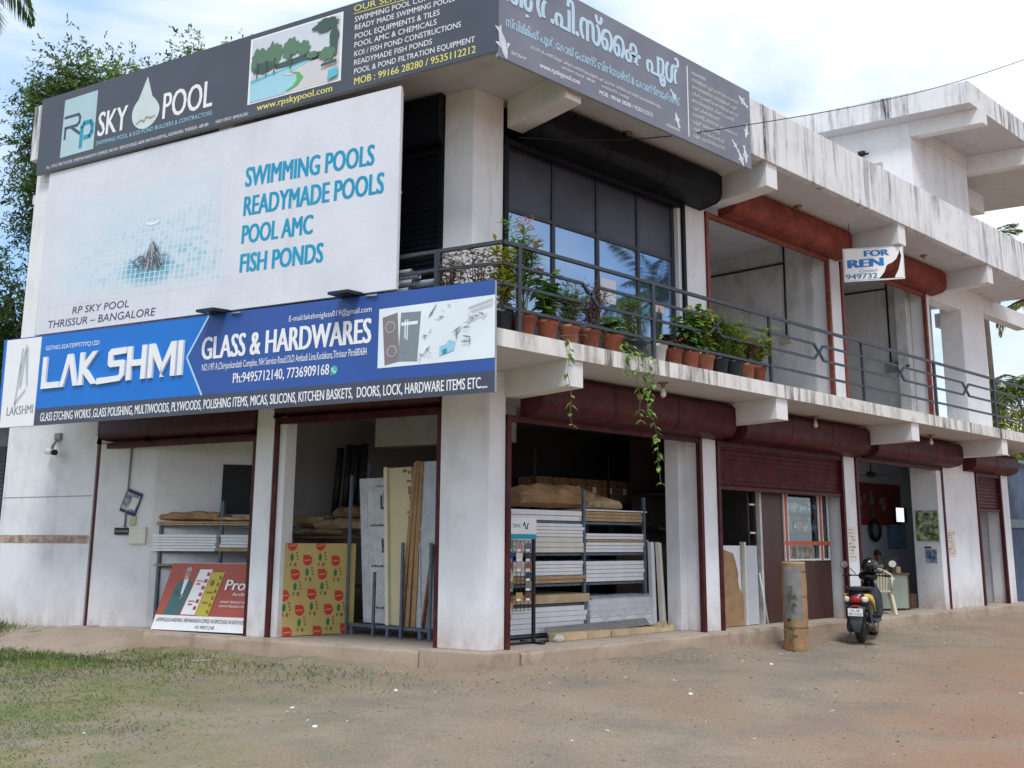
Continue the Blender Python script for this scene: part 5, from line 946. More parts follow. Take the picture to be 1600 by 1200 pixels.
# --- shop two: laminate partition with show window, boards, cartons
PART = mat('walnut_laminate', (0.075, 0.030, 0.022), 0.4, 0.2, 5, stretch=(7, 7, 0.5)); ORG = mat('orange_striped_moulding', (0.55, 0.12, 0.04), 0.5, 0.2, 8)
pt = thing('shop_partition', 'brown laminate shop partition with an orange framed show window in the second shop', 'partition', (7.4, 0.32, 0))
k = MB(); k.box(RF, 6.26, 6.93, 0.30, 0.34, 0.0, 2.45); k.box(RF, 6.931, 8.45, 0.30, 0.34, 0.0, 1.02); k.box(RF, 8.40, 8.45, 0.30, 0.34, 1.021, 2.45); k.build('panel', PART, pt, bevel=0.003)
k = MB(); k.box(RF, 6.20, 6.258, 0.27, 0.35, 0.0, 2.45); k.build('white_edge', mat('white_edge_trim', (0.6, 0.58, 0.54), 0.5), pt)
sw = MB()
for x in (7.0, 8.12): sw.box(RF, x-0.028, x+0.028, 0.27, 0.299, 1.04, 2.45)
sw.box(RF, 6.935, 8.396, 0.268, 0.297, 1.31, 1.38); f_ = sw.build('window_frame', ORG, pt, bevel=0.003)
sw = MB()
for x in (6.945, 7.055, 8.065, 8.175, 8.385): sw.box(RF, x-0.012, x+0.012, 0.272, 0.301, 1.04, 2.45)
sw.box(RF, 6.958, 8.373, 0.270, 0.2985, 1.04, 1.07); sw.build('white_moulding', WHITE, pt)
GLS = bpy.data.materials.new('clear_pane'); GLS.use_nodes = True; gn = GLS.node_tree.nodes; gl_ = GLS.node_tree.links; gn.remove(gn['Principled BSDF'])
tr = gn.new('ShaderNodeBsdfTransparent'); tr.inputs['Color'].default_value = (0.9, 0.93, 0.92, 1); gy = gn.new('ShaderNodeBsdfGlossy'); gy.inputs['Roughness'].default_value = 0.03; fz = gn.new('ShaderNodeFresnel'); fz.inputs['IOR'].default_value = 1.5; mx = gn.new('ShaderNodeMixShader')
mm_ = gn.new('ShaderNodeMath'); mm_.operation = 'MULTIPLY'; mm_.inputs[1].default_value = 0.35; gl_.new(fz.outputs[0], mm_.inputs[0]); gl_.new(mm_.outputs[0], mx.inputs[0]); gl_.new(tr.outputs[0], mx.inputs[1]); gl_.new(gy.outputs[0], mx.inputs[2]); gl_.new(mx.outputs[0], gn['Material Output'].inputs['Surface'])
k = MB(); k.box(RF, 6.96, 8.37, 0.310, 0.314, 1.07, 2.45); k.build('pane', GLS, pt)
k = MB(); k.box(RF, 6.94, 8.40, 0.345, 0.75, 1.0, 1.015); k.box(RF, 6.94, 8.40, 0.345, 0.75, 1.55, 1.562); k.box(RF, 6.94, 8.40, 0.345, 0.75, 1.90, 1.912); k.box(RF, 6.94, 8.40, 0.76, 0.775, 1.0, 2.5); k.build('display_shelf', mat('dark_green_shelf', (0.14, 0.18, 0.18), 0.4), pt)
r = random.Random(12); PAL = [('deep blue', (0.02, 0.06, 0.28)), ('pale blue', (0.3, 0.45, 0.6)), ('white', (0.7, 0.7, 0.68)), ('crimson', (0.35, 0.03, 0.06)), ('amber', (0.42, 0.20, 0.03)), ('navy', (0.015, 0.025, 0.08)), ('teal', (0.02, 0.22, 0.25)), ('cream', (0.6, 0.55, 0.42)), ('leaf green', (0.06, 0.22, 0.06)), ('pink', (0.5, 0.18, 0.25))]
SHN = {1.015: 'bottom', 1.562: 'middle', 1.912: 'top'}; used = {}
for z in (1.015, 1.562, 1.912):
    x = 6.98
    while x < 8.32:
        w = r.uniform(0.06, 0.105); h = r.uniform(0.14, 0.29) if z != 1.015 else r.uniform(0.16, 0.42); c, rgb = r.choice(PAL); y = 0.385+r.uniform(0, 0.05); kind = r.choice(('bottle', 'carton', 'tin'))
        if z > 1.9: c, rgb, kind = (r.choice((PAL[0], PAL[1], PAL[6], PAL[7]))+('carton',)); h = r.uniform(.12, .26)
        key = (c, kind, SHN[z]); used[key] = used.get(key, 0)+1
        lab = f'{c} {kind}, {SHN[z]} show window shelf'+(', first of its colour from left' if used[key] == 1 else f', {["", "", "second", "third", "fourth", "fifth", "sixth", "seventh", "eighth", "ninth", "tenth", "eleventh", "twelfth"][used[key]]} of its colour from left')
        t = thing({'bottle': 'bottle', 'carton': 'small_carton', 'tin': 'tin'}[kind], lab, kind, (x+w/2, y, z), 'goods in the show window'); m_ = mat('goods_'+c.replace(' ', '_'), rgb, 0.35, 0.1, 12); k = MB()
        if kind == 'bottle': k.lathe((x+w/2, y, z), [(w*.42, 0.001), (w*.45, 0.01), (w*.45, h*.62), (w*.18, h*.80), (w*.16, h*.88)], 10); k.build('bottle_body', m_, t); k = MB(); k.lathe((x+w/2, y, z), [(w*.19, h*.881), (w*.19, h), (w*.1, h*1.005)], 10); k.build('cap', mat('goods_white', (0.7, .7, .68), 0.35, 0.1, 12), t)
        elif kind == 'tin': k.lathe((x+w/2, y, z), [(w*.46, 0.001), (w*.46, h*.7), (w*.44, h*.72)], 12); k.build('tin_body', m_, t); k = MB(); k.lathe((x+w/2, y, z), [(w*.465, h*.2), (w*.465, h*.5)], 12); k.build('paper_band', mat('goods_cream', (.6, .55, .42), .35, .1, 12), t)
        else: k.box(RF, x, x+w*.95, y-0.04, y+0.05, z+0.001, z+h*.8); k.build('box_body', m_, t, bevel=0.003); k = MB(); k.box(RF, x+w*.15, x+w*.8, y-0.0425, y-0.0405, z+h*.25, z+h*.6); k.build('printed_label', mat('goods_white', (0.7, .7, .68), 0.35, 0.1, 12), t)
        x += w+r.uniform(0.0, 0.012)
ds = thing('shop_shelf', 'dark open shelving inside the left doorway of the second shop', 'shelf', (6.4, 1.5, 0)); k = MB()
k.box(RF, 5.0, 8.4, 1.5, 2.1, 1.56, 1.60); k.box(RF, 5.0, 8.4, 1.5, 2.1, 2.16, 2.19); k.box(RF, 5.0, 8.4, 2.11, 2.14, 0, 3.3); k.build('shelf', SHM, ds)
k = MB(); k.box(RF, 5.98, 6.02, 0.36, 0.9, 0, 2.6); k.box(RF, 6.16, 6.195, 0.36, 0.9, 0, 2.6)
for z in (0.45, 0.93, 1.5, 1.98, 2.25): k.box(RF, 6.021, 6.159, 0.36, 0.9, z, z+0.025)
k.build('narrow_rack', SHM, ds)
k = MB()
for z in (0.93, 1.5, 1.98, 2.25): k.box(RF, 6.021, 6.159, 0.34, 0.359, z, z+0.03)
k.build('shelf_edge', WHITE, ds)
for i in range(5):
    x = 6.05+0.44*i; nm = ['leftmost', 'second from left', 'third from left', 'fourth from left', 'rightmost'][i]; t = thing('carton', f'large patterned carton on the second shop shelf, {nm}', 'carton', (x+0.2, 1.75, 1.6), 'patterned cartons in the second shop')
    k = MB(); k.box(RF, x, x+0.425, 1.42, 2.0, 1.602, 2.14); k.build('box_body', CB, t, bevel=0.006); k = MB(); k.box(RF, x+0.17, x+0.28, 1.416, 1.419, 1.85, 1.98); k.build('paper_label', WHITE, t)
k = MB(); k.box(RF, 6.1, 7.4, 1.44, 2.0, 2.195, 2.42); one(k, 'flat_carton', CB, 'wide flat carton lying on top of the second shop shelf', 'carton', bevel=0.006)
r = random.Random(2); k = MB(); ed = [(5.02, 0.01), (5.64, 0.01), (5.64, 0.35)]+[(5.62-0.03*i+r.uniform(-.03, .03), 0.4+0.11*i) for i in range(8)]+[(5.02, 1.27)]
k.front(RF, ed, 0.26, 0.275); one(k, 'cardboard_sheet', CARD, 'torn brown cardboard sheet leaning in the doorway of the second shop', 'cardboard')
k = MB(); k.box(RF, 5.05, 5.62, 0.285, 0.325, 0.01, 1.30); one(k, 'leaning_board', LAM, 'white board half hidden behind the torn cardboard in the second shop', 'board', bevel=0.003)
k = MB(); k.box(RF, 5.66, 5.70, 0.22, 0.32, 0.01, 1.36); one(k, 'leaning_board', CREAM, 'cream narrow board standing edge on in the second shop doorway', 'board', bevel=0.003)
k = MB(); k.box(RF, 5.74, 6.08, 0.27, 0.31, 0.01, 1.30); one(k, 'leaning_board', mat('pale_grey_board', (0.55, 0.56, 0.6), 0.5, 0.05, 3), 'pale grey board standing right of the torn cardboard in the second shop', 'board', bevel=0.003)
k = MB(); k.tube([RF(6.22, 0.20, 0.01), RF(6.08, 0.24, 0.85)], 0.014, 6); one(k, 'white_rod', WHITE, 'thin white rod leaning against the brown partition edge', 'rod')
# --- shop three: office
def pic(name, label, cat, x0, x1, z0, z1, y, fm, pmat, extra=None):
    t = thing(name, label, cat, ((x0+x1)/2, y, z0)); k = MB(); k.box(RF, x0, x1, y-0.025, y, z0, z1); k.build('picture_frame', fm, t); k = MB(); k.box(RF, x0+0.03, x1-0.03, y-0.029, y-0.0255, z0+0.03, z1-0.03); k.build('print', pmat, t); return t
rp_b = thing('notice_board', 'red notice board crowded with papers on the office back wall', 'notice board', (13.8, 2.18, 1.8)); k = MB(); k.box(RF, 12.7, 15.0, 2.17, 2.199, 1.78, 2.78); k.build('red_panel', mat('office_red', (0.22, 0.03, 0.022), 0.5, 0.2, 3), rp_b)
r = random.Random(8)
for i in range(12):
    x = 12.8+r.random()*1.9; z = 1.85+r.random()*0.6; k = MB(); k.box(RF, x, x+r.uniform(.1, .3), 2.160-0.0006*i, 2.165-0.0006*i, z, z+r.uniform(.1, .28)); k.build('pinned_paper', mat('pin_%d' % (i % 4), [(0.30, 0.06, 0.04), (0.12, 0.10, 0.12), (0.34, 0.22, 0.18), (0.20, 0.20, 0.22)][i % 4], 0.6, 0.4, 20), rp_b)
wc = thing('wall_mirror', 'round black rimmed mirror on the office wall', 'mirror', (13.5, 2.15, 1.40)); OF = lambda a, b, c: Vector((13.62+a, 2.16-c, 1.66+b))
k = MB(); k.lathe((0, 0, 0), [(0.15, 0.0), (0.19, 0.05), (0.25, 0.05), (0.28, 0.02), (0.28, 0.0)], 26, F=OF); k.build('rim', BLACK, wc); k = MB(); k.lathe((0, 0, 0), [(0.16, 0.004), (0.165, 0.02)], 26, F=OF); k.build('mirror_glass', mat('mirror_glass', (0.7, 0.72, 0.72), 0.05, 0.02, 2, metal=1.0), wc)
pic('certificate', 'pale blue framed certificate on the office back wall', 'certificate', 14.28, 15.15, 1.22, 1.84, 2.195, mat('blue_frame', (0.10, 0.22, 0.38), 0.4), mat('blue_certificate', (0.20, 0.34, 0.50), 0.5, 0.3, 8))
lit = bpy.data.materials.new('glowing_white'); lit.use_nodes = True; _b = lit.node_tree.nodes['Principled BSDF']; _b.inputs['Base Color'].default_value = (0.8, 0.8, 0.8, 1); _b.inputs['Emission Color'].default_value = (0.85, 0.93, 1, 1); _b.inputs['Emission Strength'].default_value = 0.9
sc_ = thing('glowing_panel', 'small glowing white panel mounted above the certificate', 'screen', (14.8, 2.1, 1.86)); k = MB(); k.box(RF, 14.58, 15.14, 2.10, 2.14, 1.86, 2.24); k.box(RF, 14.8, 14.9, 2.141, 2.2, 2.0, 2.1); k.build('panel_case', DARKMET, sc_); k = MB(); k.box(RF, 14.60, 14.98, 2.096, 2.0995, 1.88, 2.22); k.build('panel_face', lit, sc_)  # plain white face that glows
MX = lambda a, b, c: Vector((12.28-b, a, c))
mr_ = thing('jamb_mirror', 'square mirror with greenery painted as its reflection on the white office doorway wall', 'picture', (12.27, 0.2, 1.40)); k = MB(); k.box(MX, 0.0, 0.50, 0.001, 0.02, 1.40, 2.06); k.build('picture_frame', mat('pale_green_edge', (.4, .6, .45), .4), mr_); k = MB(); k.box(MX, 0.012, 0.488, 0.0205, 0.023, 1.412, 2.048); k.build('print', mat('painted_green_reflection', (0.05, 0.12, 0.03), 0.15, 0.5, 9, col2=(0.55, 0.55, 0.38), detail=4, lo=0.42, hi=0.62), mr_)  # reflected greenery is put into the panel's colour, not mirrored
pb = thing('poster', 'small blue poster below the square mirror', 'poster', (12.27, 0.2, 0.95)); k = MB(); k.box(MX, 0.09, 0.34, 0.001, 0.006, 0.95, 1.24); k.build('poster_sheet', mat('poster_blue', (0.04, 0.09, 0.20), 0.5, 0.6, 12, col2=(0.35, 0.42, 0.50), detail=1), pb); k = MB(); k.box(MX, 0.2, 0.35, 0.001, 0.005, 1.255, 1.29); k.build('poster_title', BLACK, pb)
def column_notice(x0, x1, z0, z1, lab):
    t = thing('paper_notice', lab, 'notice', ((x0+x1)/2, -0.01, z0), 'paper notices on the columns'); k = MB(); k.box(RF, x0, x1, -0.004, -0.0005, z0, z1); k.build('paper_sheet', mat('notice_paper', (0.70, 0.66, 0.58), 0.7, 0.06, 6), t)
    r = random.Random(int(x0)); k = MB(); n = 9
    for i in range(n):
        z = z1-0.05-(z1-z0-0.08)*i/n; w = (x1-x0)
        for j in range(3):
            if r.random() < 0.75: k.box(RF, x0+w*(0.08+0.30*j), x0+w*(0.08+0.30*j+r.uniform(.12, .26)), -0.0062, -0.0045, z-r.uniform(.01, .035), z)
    k.build('faded_print', mat('brown_print', (0.32, 0.18, 0.08), 0.7, 0.4, 30), t)
column_notice(8.58, 8.84, 1.02, 1.66, 'faded paper notice on the white column left of the office'); column_notice(12.64, 12.98, 1.08, 1.64, 'faded paper notice on the wide white column right of the office')
fn = thing('ceiling_fan', 'dark ceiling fan hanging in the office', 'fan', (11.8, 1.2, 2.8)); k = MB(); k.tube([(11.8, 1.2, 3.53), (11.8, 1.2, 2.92)], 0.015, 6); k.build('down_rod', BLACK, fn); k = MB(); k.lathe((11.8, 1.2, 2.78), [(0.03, 0), (0.11, 0.03), (0.12, 0.08), (0.05, 0.14)], 14); k.build('motor', BLACK, fn)
for a in (20, 140, 260):
    k = MB(); k.box(frame((11.8, 1.2, 2.82), a), 0.12, 0.62, -0.06, 0.06, 0.0, 0.012); k.build('blade', mat('fan_brown', (0.06, 0.04, 0.03), 0.4), fn)
dk = thing('office_desk', 'pale green fronted desk with a brown top inside the office', 'desk', (10.9, 0.75, 0)); DKF = frame((10.35, 0.80, 0), -21)
k = MB(); k.box(DKF, 0.0, 1.20, 0.0, 0.03, 0.04, 0.71); k.box(DKF, 0, 0.03, 0.031, 0.6, 0.04, 0.71); k.box(DKF, 1.17, 1.20, 0.031, 0.6, 0.0, 0.71); k.build('desk_panel', mat('pale_green_laminate', (0.30, 0.34, 0.28), 0.5, 0.08, 3), dk); k = MB(); k.box(DKF, -0.03, 1.24, -0.03, 0.65, 0.7105, 0.75); k.box(DKF, 1.201, 1.225, -0.01, 0.62, 0.0, 0.71); k.build('desk_top', mat('desk_brown', (0.16, 0.075, 0.04), 0.4, 0.2, 6), dk, bevel=0.004)
mo = thing('monitor', 'black computer monitor on the office desk', 'monitor', tuple(DKF(1.1, 0.35, 0.75))); k = MB(); k.box(DKF, 0.93, 1.28, 0.33, 0.36, 0.82, 1.06); k.build('screen', BLACK, mo, bevel=0.005); k = MB(); k.box(DKF, 1.06, 1.14, 0.361, 0.38, 0.76, 0.95); k.box(DKF, 1.0, 1.2, 0.30, 0.44, 0.7505, 0.76); k.build('monitor_stand', BLACK, mo)
k = MB(); k.box(DKF, 0.98, 1.09, 0.05, 0.15, 0.751, 0.88); one(k, 'small_carton', CARDP, 'pale small carton standing on the office desk beside the monitor', 'carton', bevel=0.004)
k = MB(); k.box(frame((12.05, 0.75, 0), 10), -0.2, 0.25, -0.2, 0.2, 0.0, 0.3); one(k, 'carton', mat('dark_carton', (0.10, 0.06, 0.04), 0.8), 'dark carton on the office floor right of the desk', 'carton', bevel=0.006)
bk = thing('office_chair', 'black office chair in the shade right of the desk', 'chair', (12.5, 2.0, 0)); k = MB(); k.box(frame((12.5, 2.0, 0), 30), -0.24, 0.24, -0.24, 0.24, 0.44, 0.52); k.build('seat', BLACK, bk, bevel=0.03); k = MB(); k.box(frame((12.5, 2.0, 0), 30), 0.2, 0.26, -0.22, 0.22, 0.56, 1.0); k.build('backrest', BLACK, bk, bevel=0.03); k = MB(); k.tube([(12.5, 2.0, 0.08), (12.5, 2.0, 0.44)], 0.03, 8)
for a in range(0, 360, 72): k.bar((12.5, 2.0, 0.08), (12.5+0.28*math.cos(R(a)), 2.0+0.28*math.sin(R(a)), 0.03), 0.03)
k.build('chair_base', BLACK, bk)
# --- person at the desk
def skinned(name, verts, edges, radii, m, parent=None, sub=2, root=0):
    me = bpy.data.meshes.new(name); me.from_pydata([tuple(v) for v in verts], edges, []); me.materials.append(m); o = bpy.data.objects.new(name, me); COL.objects.link(o)
    if parent: o.parent = parent
    o.modifiers.new('skin', 'SKIN')
    for i, q in enumerate(radii): me.skin_vertices[0].data[i].radius = q if isinstance(q, tuple) else (q, q); me.skin_vertices[0].data[i].use_root = (i == root)
    s_ = o.modifiers.new('sub', 'SUBSURF'); s_.levels = sub; s_.render_levels = sub
    for p in me.polygons: p.use_smooth = True
    o.modifiers['skin'].use_smooth_shade = True
    return o
pe = thing('person', 'person in a pale blue shirt sitting behind the office desk, head bowed', 'person', (11.95, 1.25, 0.0), rotz=R(211)); pe.scale = (0.9, 0.9, 0.9)
SK = mat('brown_skin', (0.16, 0.075, 0.045), 0.5, 0.08, 8)
V = [(0, 0, 0.52), (0, 0, 0.72), (0.02, 0, 0.92), (0.04, 0, 1.02), (0.06, 0, 1.10), (0.09, 0, 1.20), (0.10, 0, 1.27)]; E_ = [(i, i+1) for i in range(6)]; rad = [(0.16, 0.13), (0.15, 0.12), (0.17, 0.12), (0.10, 0.08), 0.05, (0.078, 0.09), (0.06, 0.07)]
for s_ in (1, -1):
    n0 = len(V); V += [(0.03, 0.17*s_, 0.98), (0.12, 0.23*s_, 0.78), (0.34, 0.14*s_, 0.80), (0.41, 0.10*s_, 0.79)]; E_ += [(3, n0), (n0, n0+1), (n0+1, n0+2), (n0+2, n0+3)]; rad += [0.058, 0.046, 0.034, (0.036, 0.02)]
    for j, (dx, dy, dz) in enumerate(((0.075, 0.03, -0.012), (0.092, 0.012, -0.012), (0.09, -0.008, -0.012), (0.072, -0.026, -0.014), (0.03, -0.05, -0.01))):
        V += [(0.41+dx*0.55, (0.10+dy*0.8)*s_, 0.795), (0.41+dx, (0.10+dy)*s_, 0.79+dz)]; E_ += [(n0+3, len(V)-2), (len(V)-2, len(V)-1)]; rad += [0.010, 0.008]
    n1 = len(V); V += [(0.05, 0.09*s_, 0.50), (0.42, 0.13*s_, 0.50), (0.40, 0.13*s_, 0.08), (0.52, 0.14*s_, 0.04)]; E_ += [(0, n1), (n1, n1+1), (n1+1, n1+2), (n1+2, n1+3)]; rad += [0.085, 0.062, 0.042, (0.04, 0.03)]
skinned('body', V, E_, rad, SK, pe)
V = [(0, 0, 0.55), (0, 0, 0.74), (0.02, 0, 0.92), (0.04, 0, 1.04)]; E_ = [(0, 1), (1, 2), (2, 3)]; rad = [(0.185, 0.16), (0.18, 0.15), (0.20, 0.155), (0.125, 0.105)]
for s_ in (1, -1): n0 = len(V); V += [(0.03, 0.175*s_, 0.98), (0.10, 0.225*s_, 0.82)]; E_ += [(3, n0), (n0, n0+1)]; rad += [0.085, 0.076]
skinned('shirt', V, E_, rad, mat('pale_blue_cotton', (0.45, 0.52, 0.62), 0.8, 0.08, 9), pe)
V = [(-0.01, 0, 0.52), (0.05, 0, 0.50)]; E_ = [(0, 1)]; rad = [(0.18, 0.14), (0.15, 0.10)]
for s_ in (1, -1): n0 = len(V); V += [(0.08, 0.10*s_, 0.50), (0.42, 0.13*s_, 0.50), (0.40, 0.13*s_, 0.12)]; E_ += [(1, n0), (n0, n0+1), (n0+1, n0+2)]; rad += [0.10, 0.078, 0.065]
skinned('trousers', V, E_, rad, mat('dark_trousers', (0.03, 0.03, 0.04), 0.8), pe)
k = MB(); k.ell((0.085, 0, 1.285), 0.098, 0.086, 0.075, 16, 10); k.ell((0.045, 0, 1.24), 0.07, 0.085, 0.09, 14, 8); k.build('hair', mat('black_hair', (0.008, 0.007, 0.007), 0.5), pe, local=True)
k = MB(); k.ell((0.180, 0, 1.205), 0.020, 0.013, 0.028, 10, 6); k.ell((0.10, 0.083, 1.205), 0.02, 0.012, 0.03, 8, 6); k.ell((0.10, -0.083, 1.205), 0.02, 0.012, 0.03, 8, 6); k.build('nose_and_ears', SK, pe, local=True)
for s_ in (1, -1): k = MB(); k.ell((0.163, 0.032*s_, 1.228), 0.010, 0.014, 0.008, 8, 6); k.build('eye', BLACK, pe, local=True)
k = MB(); k.ell((0.160, 0, 1.158), 0.012, 0.028, 0.008, 10, 6); k.build('mouth', mat('lip', (0.14, 0.05, 0.04), 0.5), pe, local=True)
pc = thing('desk_chair', 'dark chair under the person behind the office desk', 'chair', (11.95, 1.25, 0)); k = MB(); k.box(frame((11.95, 1.25, 0), 211), -0.2, 0.24, -0.22, 0.22, 0.36, 0.40); k.build('seat', BLACK, pc); k = MB()
for a in (-0.18, 0.22):
    for b_ in (-0.2, 0.2): k.box(frame((11.95, 1.25, 0), 211), a-0.02, a+0.02, b_-0.02, b_+0.02, 0, 0.359)
k.build('leg', BLACK, pc)
# --- cream plastic chair in the doorway
CRM = mat('cream_plastic', (0.62, 0.56, 0.40), 0.38, 0.05, 4)
ch = thing('plastic_chair', 'cream moulded plastic armchair with slatted back standing at the office doorway', 'chair', (9.98, 0.24, 0.0), rotz=R(33)); ch.scale = (1.08, 1.12, 1.06)
def lo(k, name, m, p, bevel=0.0): return k.build(name, m, p, bevel=bevel, local=True)
k = MB(); k.box(RF, -0.22, 0.24, -0.22, 0.22, 0.40, 0.425); k.box(RF, -0.22, 0.24, -0.235, -0.2201, 0.37, 0.42); k.box(RF, -0.22, 0.24, 0.2201, 0.235, 0.37, 0.42); lo(k, 'seat', CRM, ch, 0.006)
for sx in (-1, 1):
    for sy in (-1, 1): k = MB(); k.bar((0.18*sx, 0.20*sy, 0.41), (0.25*sx, 0.26*sy, 0.0), 0.055, 0.03); lo(k, 'leg', CRM, ch, 0.006)
k = MB(); arch = [(-0.235-0.045*math.sin(math.pi*(0.5+0.5*abs(c_))) if False else -0.25-0.03*(1-abs(2*i/12-1)**2), -0.22+0.44*i/12, 0.70+0.11*math.sin(math.pi*i/12)) for i, c_ in enumerate([0]*13)]
k.tube(arch, 0.022, 8)
for s_ in (1, -1): k.tube([(-0.21, 0.215*s_, 0.42), (-0.25, 0.22*s_, 0.70)], 0.022, 8)
lo(k, 'back_frame', CRM, ch)
for i in range(7): y = -0.15+0.05*i; k = MB(); k.bar((-0.215, y*0.8, 0.42), (-0.262, y, 0.72+0.085*math.sin(math.pi*(y+0.22)/0.44)), 0.028, 0.012); lo(k, 'slat', CRM, ch, 0.003)
for s_ in (1, -1): k = MB(); k.tube([(-0.235, 0.225*s_, 0.62), (-0.10, 0.265*s_, 0.645), (0.12, 0.27*s_, 0.63), (0.22, 0.262*s_, 0.56), (0.23, 0.25*s_, 0.40)], 0.022, 8); lo(k, 'armrest', CRM, ch)
# --- scooter
sc = thing('motor_scooter', 'black scooter with yellow side stripe parked by the plinth, seen from behind', 'scooter', (7.14, -0.95, -0.262), rotz=R(20)); sc.scale = (1.08, 1.14, 1.08)
BP = mat('black_gloss_paint', (0.008, 0.008, 0.010), 0.18, 0.1, 4, spec=0.6); YP = mat('yellow_paint', (0.62, 0.40, 0.02), 0.3, 0.05, 5); RUB = mat('black_rubber', (0.014, 0.014, 0.014), 0.85, 0.2, 30); GRYP = mat('dark_grey_plastic', (0.05, 0.055, 0.06), 0.5, 0.15, 10); REDL = mat('red_lens', (0.40, 0.012, 0.012), 0.12, 0.1, 14, spec=0.7); CLR = mat('clear_lens', (0.62, 0.60, 0.58), 0.12, 0.15, 16, spec=0.7)
def loft(secs, n=16, pw=2.6, cap=True):
    k = MB(); vs = []
    for x, cy, hw, z0, z1 in secs:
        for j in range(n):
            a = 2*math.pi*j/n; c_, s_ = math.cos(a), math.sin(a); vs.append((x, cy+hw*abs(c_)**(2/pw)*(1 if c_ > 0 else -1), (z0+z1)/2+(z1-z0)/2*abs(s_)**(2/pw)*(1 if s_ > 0 else -1)))
    m_ = len(secs); k.add(vs, [(i*n+j, i*n+(j+1) % n, (i+1)*n+(j+1) % n, (i+1)*n+j) for i in range(m_-1) for j in range(n)]+[list(range(n))[::-1], list(range((m_-1)*n, m_*n))], 0, True); return k
def wheel(x):
    w = bpy.data.objects.new('wheel', None); COL.objects.link(w); w.parent = sc; WFm = lambda a, b, c: Vector((x+a, c, 0.235+b))
    k = MB(); k.lathe((0, 0, 0), [(0.135, -0.045), (0.19, -0.056), (0.222, -0.040), (0.235, -0.012), (0.235, 0.012), (0.222, 0.040), (0.19, 0.056), (0.135, 0.045)], 28, F=WFm); k.build('tyre', RUB, w, local=True)
    k = MB(); k.lathe((0, 0, 0), [(0.02, -0.05), (0.05, -0.05), (0.06, -0.02), (0.13, -0.03), (0.134, -0.045), (0.134, 0.045), (0.13, 0.03), (0.06, 0.02), (0.05, 0.05), (0.02, 0.05)], 20, F=WFm); k.build('rim', GRYP, w, local=True)
wheel(0.0); wheel(1.24)
lo(loft([(-0.36, 0, 0.05, 0.66, 0.72), (-0.33, 0, 0.13, 0.57, 0.76), (-0.22, 0, 0.17, 0.48, 0.79), (0.0, 0, 0.185, 0.42, 0.79), (0.25, 0, 0.17, 0.36, 0.77), (0.42, 0, 0.13, 0.30, 0.70), (0.48, 0, 0.10, 0.28, 0.60)]), 'body', BP, sc)
lo(loft([(-0.26, 0, 0.10, 0.775, 0.805), (-0.20, 0, 0.135, 0.77, 0.835), (0.0, 0, 0.15, 0.77, 0.845), (0.22, 0, 0.145, 0.75, 0.815), (0.42, 0, 0.12, 0.70, 0.79), (0.48, 0, 0.08, 0.68, 0.76)]), 'seat', RUB, sc)
for s_ in (1, -1):
    k = MB(); top = [(-0.345, 0.115, 0.742), (-0.25, 0.172, 0.745), (-0.05, 0.194, 0.71), (0.15, 0.190, 0.62), (0.30, 0.172, 0.52)]; bot = [(-0.335, 0.128, 0.700), (-0.25, 0.184, 0.672), (-0.05, 0.206, 0.585), (0.15, 0.199, 0.50), (0.30, 0.180, 0.45)]
    k.add([Vector((p[0], p[1]*s_, p[2])) for p in top+bot]+[Vector((p[0], (p[1]-0.03)*s_, p[2])) for p in top+bot], [(i, i+1, i+6, i+5) for i in range(4)]+[(10+i, 15+i, 16+i, 11+i) for i in range(4)]+[(i, 10+i, 11+i, i+1) for i in range(4)]+[(5+i, 6+i, 16+i, 15+i) for i in range(4)], 0, True); lo(k, 'yellow_stripe', YP, sc)
k = MB(); k.tube([(0.02, 0.15, 0.80), (-0.20, 0.165, 0.83), (-0.34, 0.09, 0.84), (-0.34, -0.09, 0.84), (-0.20, -0.165, 0.83), (0.02, -0.15, 0.80)], 0.014, 8); lo(k, 'grab_rail', GRYP, sc)
lo(loft([(-0.385, 0, 0.05, 0.635, 0.70), (-0.37, 0, 0.075, 0.615, 0.72), (-0.31, 0, 0.09, 0.61, 0.725)]), 'tail_light', REDL, sc)
for s_ in (1, -1): lo(loft([(-0.37, 0.105*s_, 0.022, 0.64, 0.69), (-0.35, 0.118*s_, 0.036, 0.62, 0.71), (-0.27, 0.145*s_, 0.03, 0.63, 0.70)]), 'turn_signal', CLR, sc)
k = MB(); k.box(RF, -0.40, -0.385, -0.04, 0.04, 0.555, 0.585); lo(k, 'reflector', REDL, sc, 0.004)
lo(loft([(-0.30, 0, 0.13, 0.50, 0.58), (-0.37, 0, 0.10, 0.42, 0.58), (-0.40, 0, 0.085, 0.30, 0.45), (-0.385, 0, 0.055, 0.20, 0.30), (-0.37, 0, 0.04, 0.17, 0.20)]), 'rear_mudguard', GRYP, sc)
pl = thing('number_plate', None, None); pl.parent = sc; PLF = lambda a, b, c: Vector((-0.412-b, -a, c)); LOC[pl.name] = Vector((0, 0, 0))
k = MB(); k.box(PLF, -0.10, 0.10, 0.0, 0.006, 0.425, 0.535); k.build('plate_sheet', WHITE, pl, local=True)
for s_, z in (('KL 08', 0.487), ('BR 5362', 0.438)):
    vs, fs = text_outline(s_); X = vs[:, 0]; X = (X-X.min())/(X.max()-X.min()); kk = MB(); wdt = 0.058 if '08' in s_ else 0.085; kk.add([PLF(-wdt+2*wdt*x, 0.0075, z+0.034*y/CAPH) for x, y in zip(X, vs[:, 1])], fs); kk.build('lettering', BLACK, pl, local=True, recalc=False)
